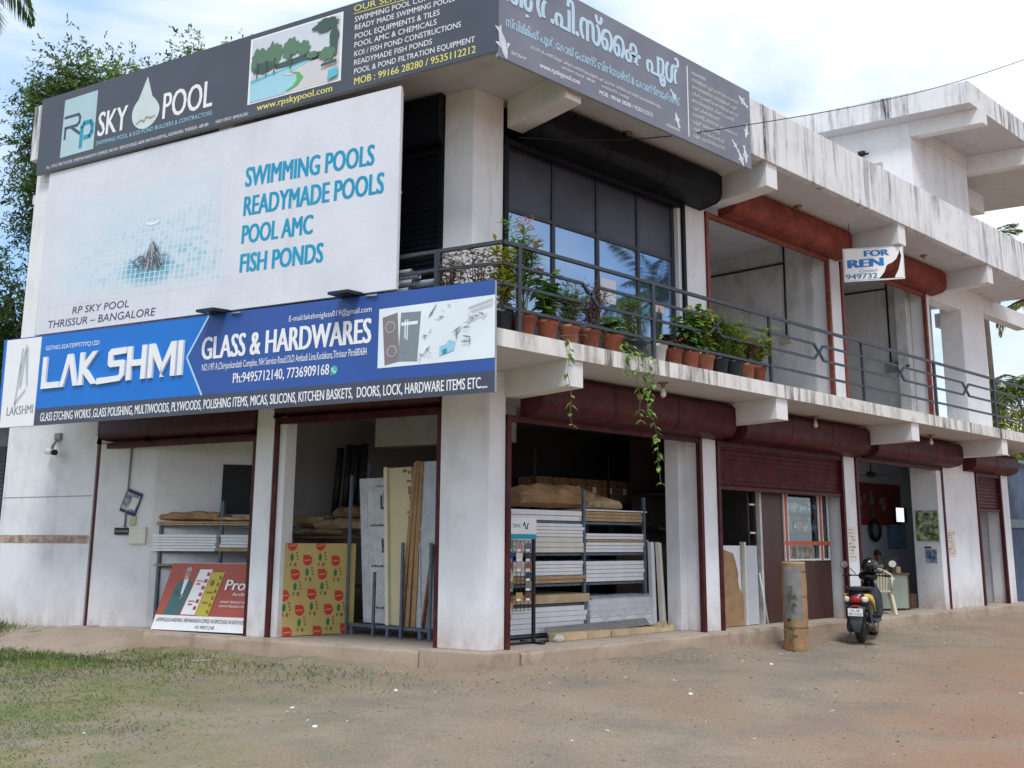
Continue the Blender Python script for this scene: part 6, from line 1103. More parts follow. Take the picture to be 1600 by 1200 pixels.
lo(loft([(-0.34, -0.17, 0.02, 0.235, 0.30), (-0.32, -0.17, 0.055, 0.20, 0.33), (0.0, -0.165, 0.062, 0.17, 0.31), (0.12, -0.15, 0.03, 0.20, 0.27)], pw=2.0), 'muffler', mat('sooty_steel', (0.06, 0.05, 0.04), 0.45, 0.3, 12, metal=0.5), sc)
lo(loft([(-0.20, -0.225, 0.012, 0.21, 0.31), (-0.18, -0.232, 0.014, 0.19, 0.325), (0.0, -0.228, 0.014, 0.18, 0.31), (0.02, -0.222, 0.012, 0.20, 0.29)]), 'heat_shield', mat('brownish_metal', (0.20, 0.16, 0.11), 0.5, 0.2, 9, metal=0.4), sc)
lo(loft([(-0.10, 0.13, 0.05, 0.16, 0.34), (0.2, 0.13, 0.06, 0.14, 0.36), (0.45, 0.11, 0.05, 0.15, 0.32)]), 'engine_case', GRYP, sc)
k = MB(); k.bar((-0.05, -0.16, 0.28), (-0.09, -0.13, 0.60), 0.035); k.bar((-0.05, 0.16, 0.26), (-0.09, 0.13, 0.60), 0.035); lo(k, 'shock_absorber', GRYP, sc)
k = MB(); k.bar((0.30, 0.14, 0.20), (0.24, 0.26, 0.003), 0.018); k.box(RF, 0.22, 0.27, 0.24, 0.29, 0.0, 0.012); lo(k, 'side_stand', STEEL, sc)
k = MB(); k.box(RF, 0.42, 0.92, -0.17, 0.17, 0.27, 0.32); lo(k, 'floorboard', GRYP, sc, 0.015)
lo(loft([(0.86, 0, 0.17, 0.27, 0.40), (0.93, 0, 0.20, 0.30, 0.62), (0.97, 0, 0.19, 0.40, 0.80), (1.02, 0, 0.13, 0.50, 0.90), (1.08, 0, 0.07, 0.62, 0.88)]), 'leg_shield', BP, sc)
lo(loft([(0.86, 0, 0.06, 0.93, 0.99), (0.90, 0, 0.13, 0.90, 1.04), (0.98, 0, 0.14, 0.88, 1.06), (1.06, 0, 0.09, 0.90, 1.02)]), 'handlebar_cowl', BP, sc)
k = MB(); k.tube([(1.0, 0, 0.92), (1.24, 0, 0.235)], 0.03, 8); lo(k, 'front_fork', GRYP, sc)
k = MB(); k.tube([(1.24+0.27*math.cos(R(a)), 0, 0.235+0.27*math.sin(R(a))) for a in range(20, 171, 15)], 0.055, 8); lo(k, 'front_mudguard', BP, sc)
k = MB(); k.tube([(0.84, 0.35, 0.98), (0.90, 0.2, 0.98), (0.93, 0, 0.98), (0.90, -0.2, 0.98), (0.84, -0.35, 0.98)], 0.012, 8); lo(k, 'handlebar', GRYP, sc)
for s_ in (1, -1):
    k = MB(); k.tube([(0.845, 0.34*s_, 0.98), (0.875, 0.24*s_, 0.98)], 0.018, 8); lo(k, 'grip', RUB, sc)
    k = MB(); k.tube([(0.93, 0.25*s_, 0.975), (0.90, 0.37*s_, 0.965)], 0.006, 6); lo(k, 'brake_lever', STEEL, sc)
    mm = bpy.data.objects.new('mirror', None); COL.objects.link(mm); mm.parent = sc; cy_, cz_ = (0.33, 1.15) if s_ > 0 else (-0.37, 1.17)
    k = MB(); k.tube([(0.92, 0.17*s_, 1.0), (0.92, 0.25*s_, 1.09), (0.92, cy_, cz_)], 0.007, 6); k.build('stem', BLACK, mm, local=True); MFm = lambda a, b, c: Vector((0.905-c, cy_+a, cz_+b))
    k = MB(); k.lathe((0, 0, 0), [(0.02, -0.03), (0.058, -0.015), (0.062, 0.0), (0.056, 0.003)], 20, F=MFm); k.build('mirror_case', BLACK, mm, local=True); k = MB(); k.lathe((0, 0, 0), [(0.054, 0.0035), (0.0535, 0.006)], 20, F=MFm); k.build('mirror_glass', mat('bright_mirror', (0.9, 0.9, 0.9), 0.12, 0.01, 2, metal=1.0), mm, local=True)
hm = thing('helmet', 'black full face helmet resting on the scooter handlebar', 'helmet', (8.02, -0.68, 0.83), rotz=R(-45)); k = MB(); k.ell((0, 0, 0.14), 0.145, 0.125, 0.135, 22, 14); lo(k, 'shell', BP, hm)
k = MB(); vs = [(0.150*math.cos(R(a))*math.cos(R(b)), 0.130*math.sin(R(a))*math.cos(R(b)), 0.145+0.140*math.sin(R(b))) for b in (-22, -8, 6, 20) for a in range(-75, 76, 15)]; k.add(vs, [(i*11+j, i*11+j+1, (i+1)*11+j+1, (i+1)*11+j) for i in range(3) for j in range(10)], 0, True); lo(k, 'visor', mat('smoked_visor', (0.03, 0.035, 0.045), 0.06, 0.05, 4, spec=0.9), hm)
k = MB(); k.tube([(0.145*math.cos(R(a)), 0.125*math.sin(R(a)), 0.04) for a in range(-80, 81, 16)], 0.038, 8); lo(k, 'chin_guard', BP, hm)
# --- cardboard wrapped drum standing on the ground, with a climbing weed
tu = thing('cardboard_roll', 'tall cardboard wrapped roll standing upright on the ground before the second shop', 'roll', (5.48, -0.80, -0.27)); k = MB()
k.lathe((5.48, -0.80, -0.27), [(0.185, 0), (0.188, 0.02), (0.180, 0.4), (0.188, 0.42), (0.183, 0.85), (0.187, 0.87), (0.178, 1.30), (0.184, 1.315), (0.17, 1.33)], 26); k.build('cardboard_sleeve', CARD, tu)
k = MB(); n = 8; vs = [(5.48+0.1905*math.cos(R(a)), -0.80+0.1905*math.sin(R(a)), z) for z in (0.20, 1.0) for a in [160+i*11 for i in range(9)]]; k.add(vs, [(j, j+1, 10+j, 9+j) for j in range(8)], 0, True); k.build('grey_patch', mat('grey_paper', (0.20, 0.19, 0.18), 0.8, 0.15, 6), tu)
for z in (0.14, 0.60, 0.98): k = MB(); k.lathe((5.48, -0.80, -0.27+z+0.2), [(0.189, 0), (0.1915, 0.004), (0.189, 0.008)], 26); k.build('binding_twine', GRYP, tu)
# --- pvc pipes on the left balcony, on two trestles
PV = mat('grey_pvc', (0.36, 0.39, 0.43), 0.35, 0.1, 5); tz = thing('pipe_trestle', 'low timber trestle under the grey pipes on the left balcony', 'trestle', tuple(LF(1.8, 0.8, 3.735))); k = MB()
for t_ in (0.95, 2.8): k.box(LF, t_-0.03, t_+0.03, 0.5, 1.10, 4.18, 4.24); k.box(LF, t_-0.03, t_+0.03, 0.55, 0.61, 3.736, 4.179); k.box(LF, t_-0.03, t_+0.03, 1.0, 1.06, 3.736, 4.179)
k.build('trestle_frame', PLY, tz)
pn = ['lowest front', 'lowest middle', 'lowest back', 'second row front', 'second row back', 'third row front', 'third row back', 'fourth row', 'topmost']
for i, (o_, z, r_, e_) in enumerate(((1.02, 4.30, 0.06, 0.55), (0.88, 4.30, 0.06, 0.40), (0.74, 4.30, 0.06, 0.5), (0.98, 4.405, 0.05, 0.62), (0.84, 4.41, 0.05, 0.2), (1.0, 4.50, 0.042, 0.56), (0.88, 4.505, 0.045, 0.30), (0.96, 4.59, 0.042, 0.50), (0.94, 4.665, 0.035, 0.62))):
    k = MB(); pts = [LF(e_, o_, z), LF(3.3, o_-0.02, z+0.01)]; k.tube(pts, r_, 12, cap=False); k.tube([LF(e_, o_, z), LF(3.3, o_-0.02, z+0.01)], r_*0.86, 12, cap=False)
    d_ = (pts[1]-pts[0]).normalized(); one(k, 'plastic_pipe', PV, f'grey plastic pipe lying on the left balcony, {pn[i]} of the pile', 'pipe', 'grey pipes on the left balcony')
# --- overhead cable
k = MB(); A_, B_ = Vector((0.24, -0.25, 6.70)), Vector((2.24, -1.0, 7.0)); C_ = Vector((15.51, -1.45, 13.0)); D_ = Vector((3.2, -1.40, 7.34))
pts = [A_+(D_-A_)*(i/8)-Vector((0, 0, 0.10*math.sin(math.pi*i/8))) for i in range(9)]+[D_+(C_-D_)*(i/10)-Vector((0, 0, 0.18*math.sin(math.pi*i/10))) for i in range(1, 11)]; pts.append(Vector((40, -1.6, 25)))
k.tube(pts, 0.008, 5); one(k, 'overhead_cable', WIRE, 'thin black overhead cable running across the roof edge to the upper right', 'cable')
# --- potted plants along the balcony edge
TERR = mat('terracotta', (0.33, 0.105, 0.055), 0.75, 0.18, 9, bump=0.1); TERRS = [TERR, mat('terracotta_pale', (0.36, 0.15, 0.085), 0.8, 0.25, 7, bump=0.1), mat('terracotta_dark', (0.25, 0.075, 0.042), 0.7, 0.25, 12, bump=0.1)]; BPOT = mat('black_pot_plastic', (0.02, 0.022, 0.026), 0.5, 0.2, 9); WPOT = mat('white_pot_cement', (0.58, 0.57, 0.53), 0.8, 0.1, 7); SOIL = mat('potting_soil', (0.05, 0.035, 0.025), 0.95, 0.3, 20)
def leafm(name, c, v=0.35):
    if name in MATS: return MATS[name]
    m = mat(name, c, 0.45, v, 14, spec=0.35); n = m.node_tree.nodes; l = m.node_tree.links; b = n['Principled BSDF']; t_ = n.new('ShaderNodeBsdfTranslucent'); mx = n.new('ShaderNodeMixShader'); mx.inputs[0].default_value = 0.35
    l.new(b.inputs['Base Color'].links[0].from_socket, t_.inputs['Color']); l.new(b.outputs[0], mx.inputs[1]); l.new(t_.outputs[0], mx.inputs[2]); l.new(mx.outputs[0], n['Material Output'].inputs['Surface']); return m
LG, LY, LDK, LB, LP_, LRD = leafm('leaf_green', (0.11, 0.26, 0.04)), leafm('leaf_yellow_green', (0.42, 0.48, 0.05)), leafm('leaf_dark_green', (0.035, 0.10, 0.03)), leafm('dry_leaf_brown', (0.20, 0.12, 0.06)), leafm('leaf_pale_green', (0.24, 0.38, 0.09)), leafm('leaf_red_brown', (0.20, 0.07, 0.04))
FP, FR = leafm('flower_salmon', (0.60, 0.20, 0.16), 0.15), leafm('flower_red', (0.55, 0.04, 0.06), 0.15); STEMM = mat('plant_stem', (0.12, 0.12, 0.05), 0.7, 0.3, 12); TWIG = mat('dry_twig', (0.16, 0.11, 0.07), 0.8, 0.3, 12)
def leaf(k, p, d, L_, w, m=0, droop=0.25):
    p = Vector(p); d = Vector(d).normalized(); s_ = d.cross(Vector((0, 0, 1)));
    if s_.length < 0.1: s_ = Vector((1, 0, 0))
    s_.normalize(); u = s_.cross(d); a = p+d*L_*0.45+u*0.02*L_; t_ = p+d*L_-Vector((0, 0, droop*L_))
    k.add([p, a-s_*w/2-u*w*0.12, a, a+s_*w/2-u*w*0.12, t_], [(0, 1, 2), (0, 2, 3), (1, 4, 2), (2, 4, 3)], m, True)
def rdir(r, up=0.3, spread=1.0): a = r.uniform(0, 2*math.pi); return Vector((math.cos(a)*spread, math.sin(a)*spread, up+r.uniform(-.35, .35)))
def pot(t, x, y, z, m, R_=0.15, h=0.27):
    k = MB(); k.lathe((x, y, z), [(R_*0.72, 0), (R_*0.93, h*0.82), (R_*1.06, h*0.83), (R_*1.08, h), (R_*0.95, h), (R_*0.93, h*0.93)], 20); k.build('pot', m, t)
    k = MB(); k.lathe((x, y, z), [(R_*0.93, h*0.90), (R_*0.5, h*0.93), (0.01, h*0.94)], 14); k.build('soil', SOIL, t)
def plant(x, y, lab, potm, kind, seed, H=0.6, z=3.735, R_=0.15, mats=(None,), n=6, sp=0.2):
    r = random.Random(seed); R_ = R_*r.uniform(0.84, 1.06); potm = TERRS[seed % 3] if potm is TERR else potm; t = thing('potted_plant', lab, 'potted plant', (x, y, z), 'potted plants along the balcony edge'); pot(t, x, y, z, potm, R_); b0 = Vector((x, y, z+0.25)); st = MB(); lf = MB(); fl = MB()
    for i in range(n):
        a = r.uniform(0, 6.28); hh = H*r.uniform(0.6, 1.0); tip = b0+Vector((math.cos(a)*sp*r.uniform(.2, 1), math.sin(a)*sp*r.uniform(.2, .8), hh)); mid = b0.lerp(tip, 0.5)+Vector((r.uniform(-.04, .04), r.uniform(-.04, .04), 0.03)); pts = [b0+Vector((r.uniform(-.04, .04), r.uniform(-.04, .04), -0.02)), mid, tip]
        st.tube(pts, [0.009, 0.007, 0.003] if kind != 'fine' else [0.005, 0.003, 0.0015], 5)
        def at(f): return pts[0].lerp(pts[1], f*2) if f < .5 else pts[1].lerp(pts[2], f*2-1)
        if kind == 'oleander':
            for j in range(70): leaf(lf, at(r.uniform(.30, 1)), rdir(r, 0.55), r.uniform(.13, .24), .026, r.choice((0, 0, 1)))
            if i < 2:
                for j in range(44): leaf(fl, tip+Vector((r.gauss(0, .05), r.gauss(0, .05), r.uniform(-.02, .15))), rdir(r, .8), .065, .03)
        elif kind == 'broad':
            for j in range(20): leaf(lf, at(r.uniform(.15, 1)), rdir(r, .25), r.uniform(.14, .24), .095, r.choice((0, 0, 1)), .4)
            if i == 0 and len(mats) > 2:
                for j in range(36): leaf(fl, tip+Vector((r.gauss(0, .04), r.gauss(0, .04), r.uniform(0, .11))), rdir(r, .6), .06, .04)
        elif kind == 'croton':
            for j in range(34): leaf(lf, at(r.uniform(.25, 1)), rdir(r, .5), r.uniform(.13, .22), .045, r.choice((0, 0, 1)), .3)
        elif kind == 'fine':
            for j in range(90):
                p = at(r.uniform(.10, 1)); d = rdir(r, .5); q = p+d*0.09; st.tube([p, q], 0.0015, 3); leaf(lf, q, d, r.uniform(.05, .10), .018, r.choice((0, 0, 1)))
                leaf(lf, p+d*0.05, rdir(r, .3), .045, .014, r.choice((0, 1)))
        elif kind == 'dry':
            for j in range(16):
                p = at(r.uniform(.2, 1)); d = rdir(r, .4); q = p+d*r.uniform(.06, .16); st.tube([p, q], 0.0025, 4)
                for _ in range(4): leaf(lf, p.lerp(q, r.uniform(.3, 1)), rdir(r, 0), r.uniform(.03, .07), .024, r.choice((0, 0, 1)))
        elif kind == 'snake':
            d = (tip-b0).normalized(); s_ = Vector((-math.sin(a), math.cos(a), 0)); w = .028
            lf.add([b0-s_*w*.6, b0+s_*w*.6, mid+s_*w, mid-s_*w, tip], [(0, 1, 2, 3), (3, 2, 4)], i % 2, True)
    if kind != 'snake': st.build('stem', TWIG if kind == 'dry' else STEMM, t, recalc=False)
    lf.build('foliage', list(mats[:2]), t, recalc=False)
    if fl.v: fl.build('flower', mats[2], t, recalc=False)
    return t
PY = -0.96
plant(-0.60, PY, 'yellow leaved croton in a black pot at the balcony corner', BPOT, 'croton', 1, 0.95, mats=(LY, leafm('leaf_gold', (0.42, 0.33, 0.05))), n=6, sp=.16)
plant(-0.27, PY, 'tall oleander with salmon flowers in a terracotta pot near the balcony corner', TERR, 'oleander', 2, 1.32, mats=(LG, LP_, FP), n=8, sp=.30)
plant(0.12, PY, 'broad leaved green plant with one red flower in a terracotta pot', TERR, 'broad', 3, 0.72, mats=(LG, LP_, FR), n=8, sp=.30)
plant(0.49, PY, 'pale feathery plant in a terracotta pot right of the red flower', TERR, 'fine', 4, 0.56, mats=(LP_, LB), n=9, sp=.2)
plant(0.85, PY, 'russet dry bush in a terracotta pot between the feathery plant and the trailing vine', TERR, 'dry', 5, 0.62, mats=(LRD, LB), n=11, sp=.26)
plant(1.72, -0.90, 'thin upright green shrub behind the trailing vine', BPOT, 'fine', 15, 0.62, mats=(LG, LP_), n=8, sp=.2)
plant(2.16, PY, 'snake plant with sword leaves in a white square edged pot', WPOT, 'snake', 7, 0.62, mats=(LDK, leafm('leaf_grey_green', (0.08, 0.13, 0.08))), n=10, sp=.16)
plant(2.50, PY, 'low red veined plant in the terracotta pot next to the white pot', TERR, 'broad', 8, 0.22, mats=(LDK, LRD), n=6, sp=.2)
plant(2.86, PY, 'dark green broad leaved plant in a terracotta pot right of the low red plant', TERR, 'broad', 9, 0.62, mats=(LG, LDK), n=10, sp=.28)
plant(3.20, PY, 'lime yellow plant in a terracotta pot left of the two black pots', TERR, 'broad', 10, 0.80, mats=(LY, LG), n=10, sp=.28)
plant(3.54, PY, 'fine grassy green bush in the left one of the two black pots', BPOT, 'fine', 11, 0.62, mats=(LP_, LG), n=20, sp=.32)
plant(3.88, PY, 'fine olive bush in the right one of the two black pots', BPOT, 'fine', 12, 0.60, mats=(LP_, LY), n=20, sp=.32)
plant(4.20, PY, 'bush with reddish tips in the terracotta pot right of the black pots', TERR, 'dry', 13, 0.42, mats=(LRD, LG), n=12, sp=.2)
plant(4.50, PY, 'yellow green leafy plant in the last terracotta pot at the right end', TERR, 'croton', 14, 0.60, mats=(LY, LP_), n=9, sp=.30)
for i, (t_, lab, s_) in enumerate(((0.05, 'dry brown plant behind the blue board beside the grey pipes', 21), (-0.35, 'dry brown plant behind the blue board nearest the balcony corner', 22))):
    p = LF(t_, 0.98, 0); plant(p.x, p.y, lab, BPOT, 'dry', s_, 0.85, mats=(LB, leafm('dry_leaf_grey', (.22, .18, .13))), n=12, sp=.26)
p = LF(-0.55, 0.70, 0); plant(p.x, p.y, 'thin variegated yellow plant behind the corner croton', BPOT, 'croton', 23, 0.75, mats=(LY, LP_), n=5, sp=.15)
vp = plant(1.27, PY, 'trailing heart leaved vine in a terracotta pot hanging over the slab edge', TERR, 'broad', 6, 0.30, mats=(LP_, LG), n=6, sp=.2)
st = MB(); lf = MB(); r = random.Random(77)
for x0, x1, zb4, dens in ((0.18, 0.24, 2.72, 4), (1.42, 1.47, 2.88, 11), (1.62, 1.84, 2.10, 9), (1.55, 1.62, 2.95, 10), (1.25, 1.2, 3.45, 10), (1.7, 1.75, 3.35, 9)):
    pts = [Vector((1.27+(x0-1.27)*0.2, -1.0, 3.99)), Vector((x0-0.04, -1.16, 3.80)), Vector((x0, -1.25, 3.74))]; n = 10
    for i in range(1, n+1): pts.append(Vector((x0+(x1-x0)*i/n+0.02*math.sin(i*1.3), -1.25-0.01*math.sin(i), 3.74+(zb4-3.74)*i/n)))
    st.tube(pts, 0.004, 5)
    for i in range(int(dens*(3.75-zb4)*2.0)+6):
        f = r.random()**1.1*(len(pts)-1.01); p = pts[int(f)].lerp(pts[int(f)+1], f % 1); leaf(lf, p, rdir(r, -0.4), r.uniform(.06, .10), .065, r.choice((0, 0, 1)), .5)
    leaf(lf, pts[-1], (0.5, -0.5, -0.3), .09, .06); leaf(lf, pts[-1], (-0.6, -0.3, 0), .08, .05)
st.build('trailing_stem', STEMM, vp, recalc=False); lf.build('trailing_foliage', [LP_, LG], vp, recalc=False)
w_ = thing('climbing_weed', 'thin green weed climbing the left side of the cardboard roll', 'weed', (5.26, -0.85, -0.27)); st = MB(); lf = MB(); pts = [Vector((5.25+0.02*math.sin(i), -0.88, -0.27+0.12*i)) for i in range(9)]; st.tube(pts, 0.006, 5)
for i in range(22): leaf(lf, pts[r.randint(0, 8)], rdir(r, 0), .11, .05, 0, .5)
st.build('stem', STEMM, w_, recalc=False); lf.build('foliage', leafm('leaf_grey_green', (.08, .13, .08)), w_, recalc=False)
# ================================================================== neighbours, trees, grass, stones
GB = mat('blue_grey_sheet', (0.075, 0.11, 0.17), 0.5, 0.2, 3)
gt = thing('sheet_gate', 'dark blue grey corrugated sheet gate beyond the right end of the building', 'gate', (17.3, 0.25, -0.26)); k = MB()
pr = [(0.0, 0.02)]; n = 64; prof = [(16.03+2.9*i/n, 0.24+0.022*math.sin(i*math.pi/2)) for i in range(n+1)]
k.add([RF(x, y, -0.2) for x, y in prof]+[RF(x, y, 3.35) for x, y in prof], [(i, i+1, n+2+i, n+1+i) for i in range(n)]); k.build('corrugated_sheet', GB, gt, recalc=False)
k = MB(); k.box(RF, 16.02, 16.09, 0.15, 0.215, -0.3, 3.45); k.box(RF, 18.85, 18.93, 0.15, 0.215, -0.3, 3.45); k.box(RF, 16.091, 18.849, 0.16, 0.21, 1.75, 1.95); k.box(RF, 16.091, 18.849, 0.16, 0.21, 3.36, 3.44); k.build('gate_frame', mat('gate_frame_paint', (0.14, 0.18, 0.22), 0.5), gt)
nb = thing('neighbour_shed', 'dark shed with a roller shutter beyond the left end of the building', 'building', tuple(LF(12.5, -1.5, -0.26)))
k = MB(); k.box(LF, 9.9, 14.5, -6.0, -0.6, -0.4, 3.6); k.build('wall', mat('shed_wall', (0.22, 0.24, 0.26), 0.8, 0.2, 2), nb); k = MB(); k.box(LF, 9.75, 14.7, -6.2, 0.25, 3.605, 3.72); k.build('roof', mat('shed_roof', (0.12, 0.13, 0.14), 0.7), nb)
k = MB(); k.extr(LFI, curtain_prof(0.05, 3.0, y=0.55), 10.3, 14.0); k.build('roller_shutter', mat('shed_shutter', (0.06, 0.07, 0.09), 0.5), nb)
# --- crowns: leaf blades spread through clumps round the ends of real limbs
def foliage_mesh(name, pts, dirs, L_, w_, mats, midx, parent, fold=0.15):
    n = len(pts); d = dirs/np.maximum(1e-6, np.linalg.norm(dirs, axis=1))[:, None]; s_ = np.cross(d, RG.normal(size=(n, 3))); s_ /= np.maximum(1e-6, np.linalg.norm(s_, axis=1))[:, None]
    L_ = np.asarray(L_).reshape(-1, 1)*np.ones((n, 1)); w_ = np.asarray(w_).reshape(-1, 1)*np.ones((n, 1)); u = np.cross(s_, d); mid = pts+d*L_*0.5+u*L_*fold
    V_ = np.stack([pts, mid-s_*w_/2, pts+d*L_-np.array([0, 0, 1.0])*L_*0.12, mid+s_*w_/2], 1).reshape(-1, 3); me = bpy.data.meshes.new(name)
    me.vertices.add(4*n); me.vertices.foreach_set('co', V_.ravel()); me.loops.add(4*n); me.loops.foreach_set('vertex_index', np.arange(4*n)); me.polygons.add(n); me.polygons.foreach_set('loop_start', np.arange(n)*4); me.polygons.foreach_set('loop_total', np.full(n, 4)); me.polygons.foreach_set('material_index', midx.astype(np.int32))
    for m in mats: me.materials.append(m)
    me.update(); me.validate(); o = bpy.data.objects.new(name, me); COL.objects.link(o); o.parent = parent; return o
def treeleaf(name, c, tr=0.35):
    m = bpy.data.materials.new(name); m.use_nodes = True; n = m.node_tree.nodes; l = m.node_tree.links; b = n['Principled BSDF']; b.inputs['Roughness'].default_value = 0.5; b.inputs['Specular IOR Level'].default_value = 0.3
    t_ = n.new('ShaderNodeBsdfTranslucent'); mx = n.new('ShaderNodeMixShader'); mx.inputs[0].default_value = tr; nz_ = n.new('ShaderNodeTexNoise'); nz_.inputs['Scale'].default_value = 1.2; tcn = n.new('ShaderNodeTexCoord'); l.new(tcn.outputs['Object'], nz_.inputs['Vector'])
    r_ = n.new('ShaderNodeValToRGB'); r_.color_ramp.elements[0].position = .35; r_.color_ramp.elements[1].position = .65; r_.color_ramp.elements[0].color = (*[x*.65 for x in c], 1); r_.color_ramp.elements[1].color = (*[min(1, x*1.4) for x in c], 1)
    l.new(nz_.outputs['Fac'], r_.inputs['Fac']); l.new(r_.outputs['Color'], b.inputs['Base Color']); l.new(r_.outputs['Color'], t_.inputs['Color']); l.new(b.outputs[0], mx.inputs[1]); l.new(t_.outputs[0], mx.inputs[2]); l.new(mx.outputs[0], n['Material Output'].inputs['Surface']); return m
TG = [treeleaf('tree_leaf_mid', (0.095, 0.17, 0.04)), treeleaf('tree_leaf_light', (0.18, 0.27, 0.055)), treeleaf('tree_leaf_dark', (0.05, 0.095, 0.028))]
BARK = mat('tree_bark', (0.13, 0.10, 0.075), 0.9, 0.3, 6, bump=0.4, stretch=(1, 1, 0.3))
def tree(name, label, base, H, crown, nclump, nleaf, leafL, seed, trunk_r=0.22, cr=0.75, mats=TG, spray=True):
    """crown: list of (centre, radii) ellipsoids the limbs reach into"""
    rg = np.random.default_rng(seed); t = thing(name, label, 'tree', base); b = Vector(base); k = MB(); fork = b+Vector((0, 0, H*0.32)); k.tube([b-Vector((0, 0, .3)), b.lerp(fork, .5)+Vector((.12, .05, 0)), fork], [trunk_r*1.3, trunk_r, trunk_r*.85], 10); P = []; D = []; M = []; LL = []
    for i in range(nclump):
        c, rad = crown[i % len(crown)]; v = rg.normal(size=3); v /= np.linalg.norm(v); rr_ = rg.uniform(0.35, 1.0)**0.6; tip = Vector([c[j]+v[j]*rad[j]*rr_ for j in range(3)]); mid = fork.lerp(tip, .5)+Vector((0, 0, .35))
        k.tube([fork, mid, tip], [trunk_r*.32, trunk_r*.16, .015], 5)
        n = int(nleaf*rg.uniform(.6, 1.4)); out = np.array([v[0], v[1], v[2]*.6+.15]); sz = cr*rg.uniform(.6, 1.25)
        if spray:      # feathery sprays: twigs running outwards, leaflets along them
            nt = max(3, n//14)
            for _ in range(nt):
                td = out+rg.normal(size=3)*.7; td /= np.linalg.norm(td); p0 = np.array(tip)+rg.normal(size=3)*sz*.35; ln = sz*rg.uniform(.5, 1.2); f = rg.uniform(0, 1, 14); P.append(p0+np.outer(f, td)*ln-np.outer(f**2, [0, 0, .18*ln])); D.append(td*.5+rg.normal(size=(14, 3))*.8); LL.append(leafL*rg.uniform(.6, 1.2, 14)); M.append(np.full(14, rg.choice([0, 0, 1, 2]) if rg.random() > .3 else (1 if v[2] > .2 else 2)))
        else: P.append(np.array(tip)+rg.normal(size=(n, 3))*sz*.5); D.append(rg.normal(size=(n, 3))+out); LL.append(leafL*rg.uniform(.6, 1.3, n)); M.append(rg.choice([0, 0, 1, 2], n))
    k.build('trunk', BARK, t, recalc=False); P = np.vstack(P)-np.array(base); o = foliage_mesh('crown', P, np.vstack(D), np.concatenate(LL), np.concatenate(LL)*.34, mats, np.concatenate(M), t); return t
tree('tamarind_tree', 'tall feathery green tree rising behind the left end above the long slate board', (-1.2, 14.6, -0.26), 13, [((-2.1, 13.8, 11.0), (0.9, 1.3, 1.0)), ((-2.0, 13.9, 9.2), (0.6, 1.2, 1.0)), ((-0.9, 13.4, 11.5), (1.3, 1.4, 0.8)), ((0.6, 12.9, 12.15), (1.2, 1.3, 0.6)), ((1.6, 12.5, 12.9), (1.0, 1.0, 0.45)), ((-1.5, 13.6, 11.8), (1.0, 1.0, 0.6)), ((1.1, 12.7, 12.5), (1.1, 1.0, 0.5))], 270, 340, 0.125, 5, cr=.78)
tree('shade_tree', 'dense dark green tree crowding the left edge behind the building', (-3.4, 17.2, -0.26), 9, [((-3.1, 16.4, 6.6), (1.2, 1.8, 1.6)), ((-3.1, 16.2, 4.4), (1.5, 2.0, 2.2)), ((-4.4, 17.3, 5.6), (1.6, 2.2, 2.8)), ((-3.4, 16.6, 3.0), (1.6, 2.0, 1.4))], 190, 420, 0.12, 6, cr=.85, trunk_r=.25)
tree('garden_tree', 'yellow green bushy tree showing past the right end of the balcony', (29, 4.5, -0.26), 7, [((28.6, 3.6, 4.6), (1.7, 1.6, 1.4)), ((30.5, 5.0, 5.2), (2.0, 1.8, 1.6)), ((29.5, 3.2, 3.2), (2.0, 1.6, 1.2))], 70, 150, 0.2, 8, mats=[treeleaf('yellow_leaf', (0.20, 0.20, 0.025)), treeleaf('yellow_leaf_light', (0.32, 0.30, 0.04)), TG[1]], spray=False, cr=.9)
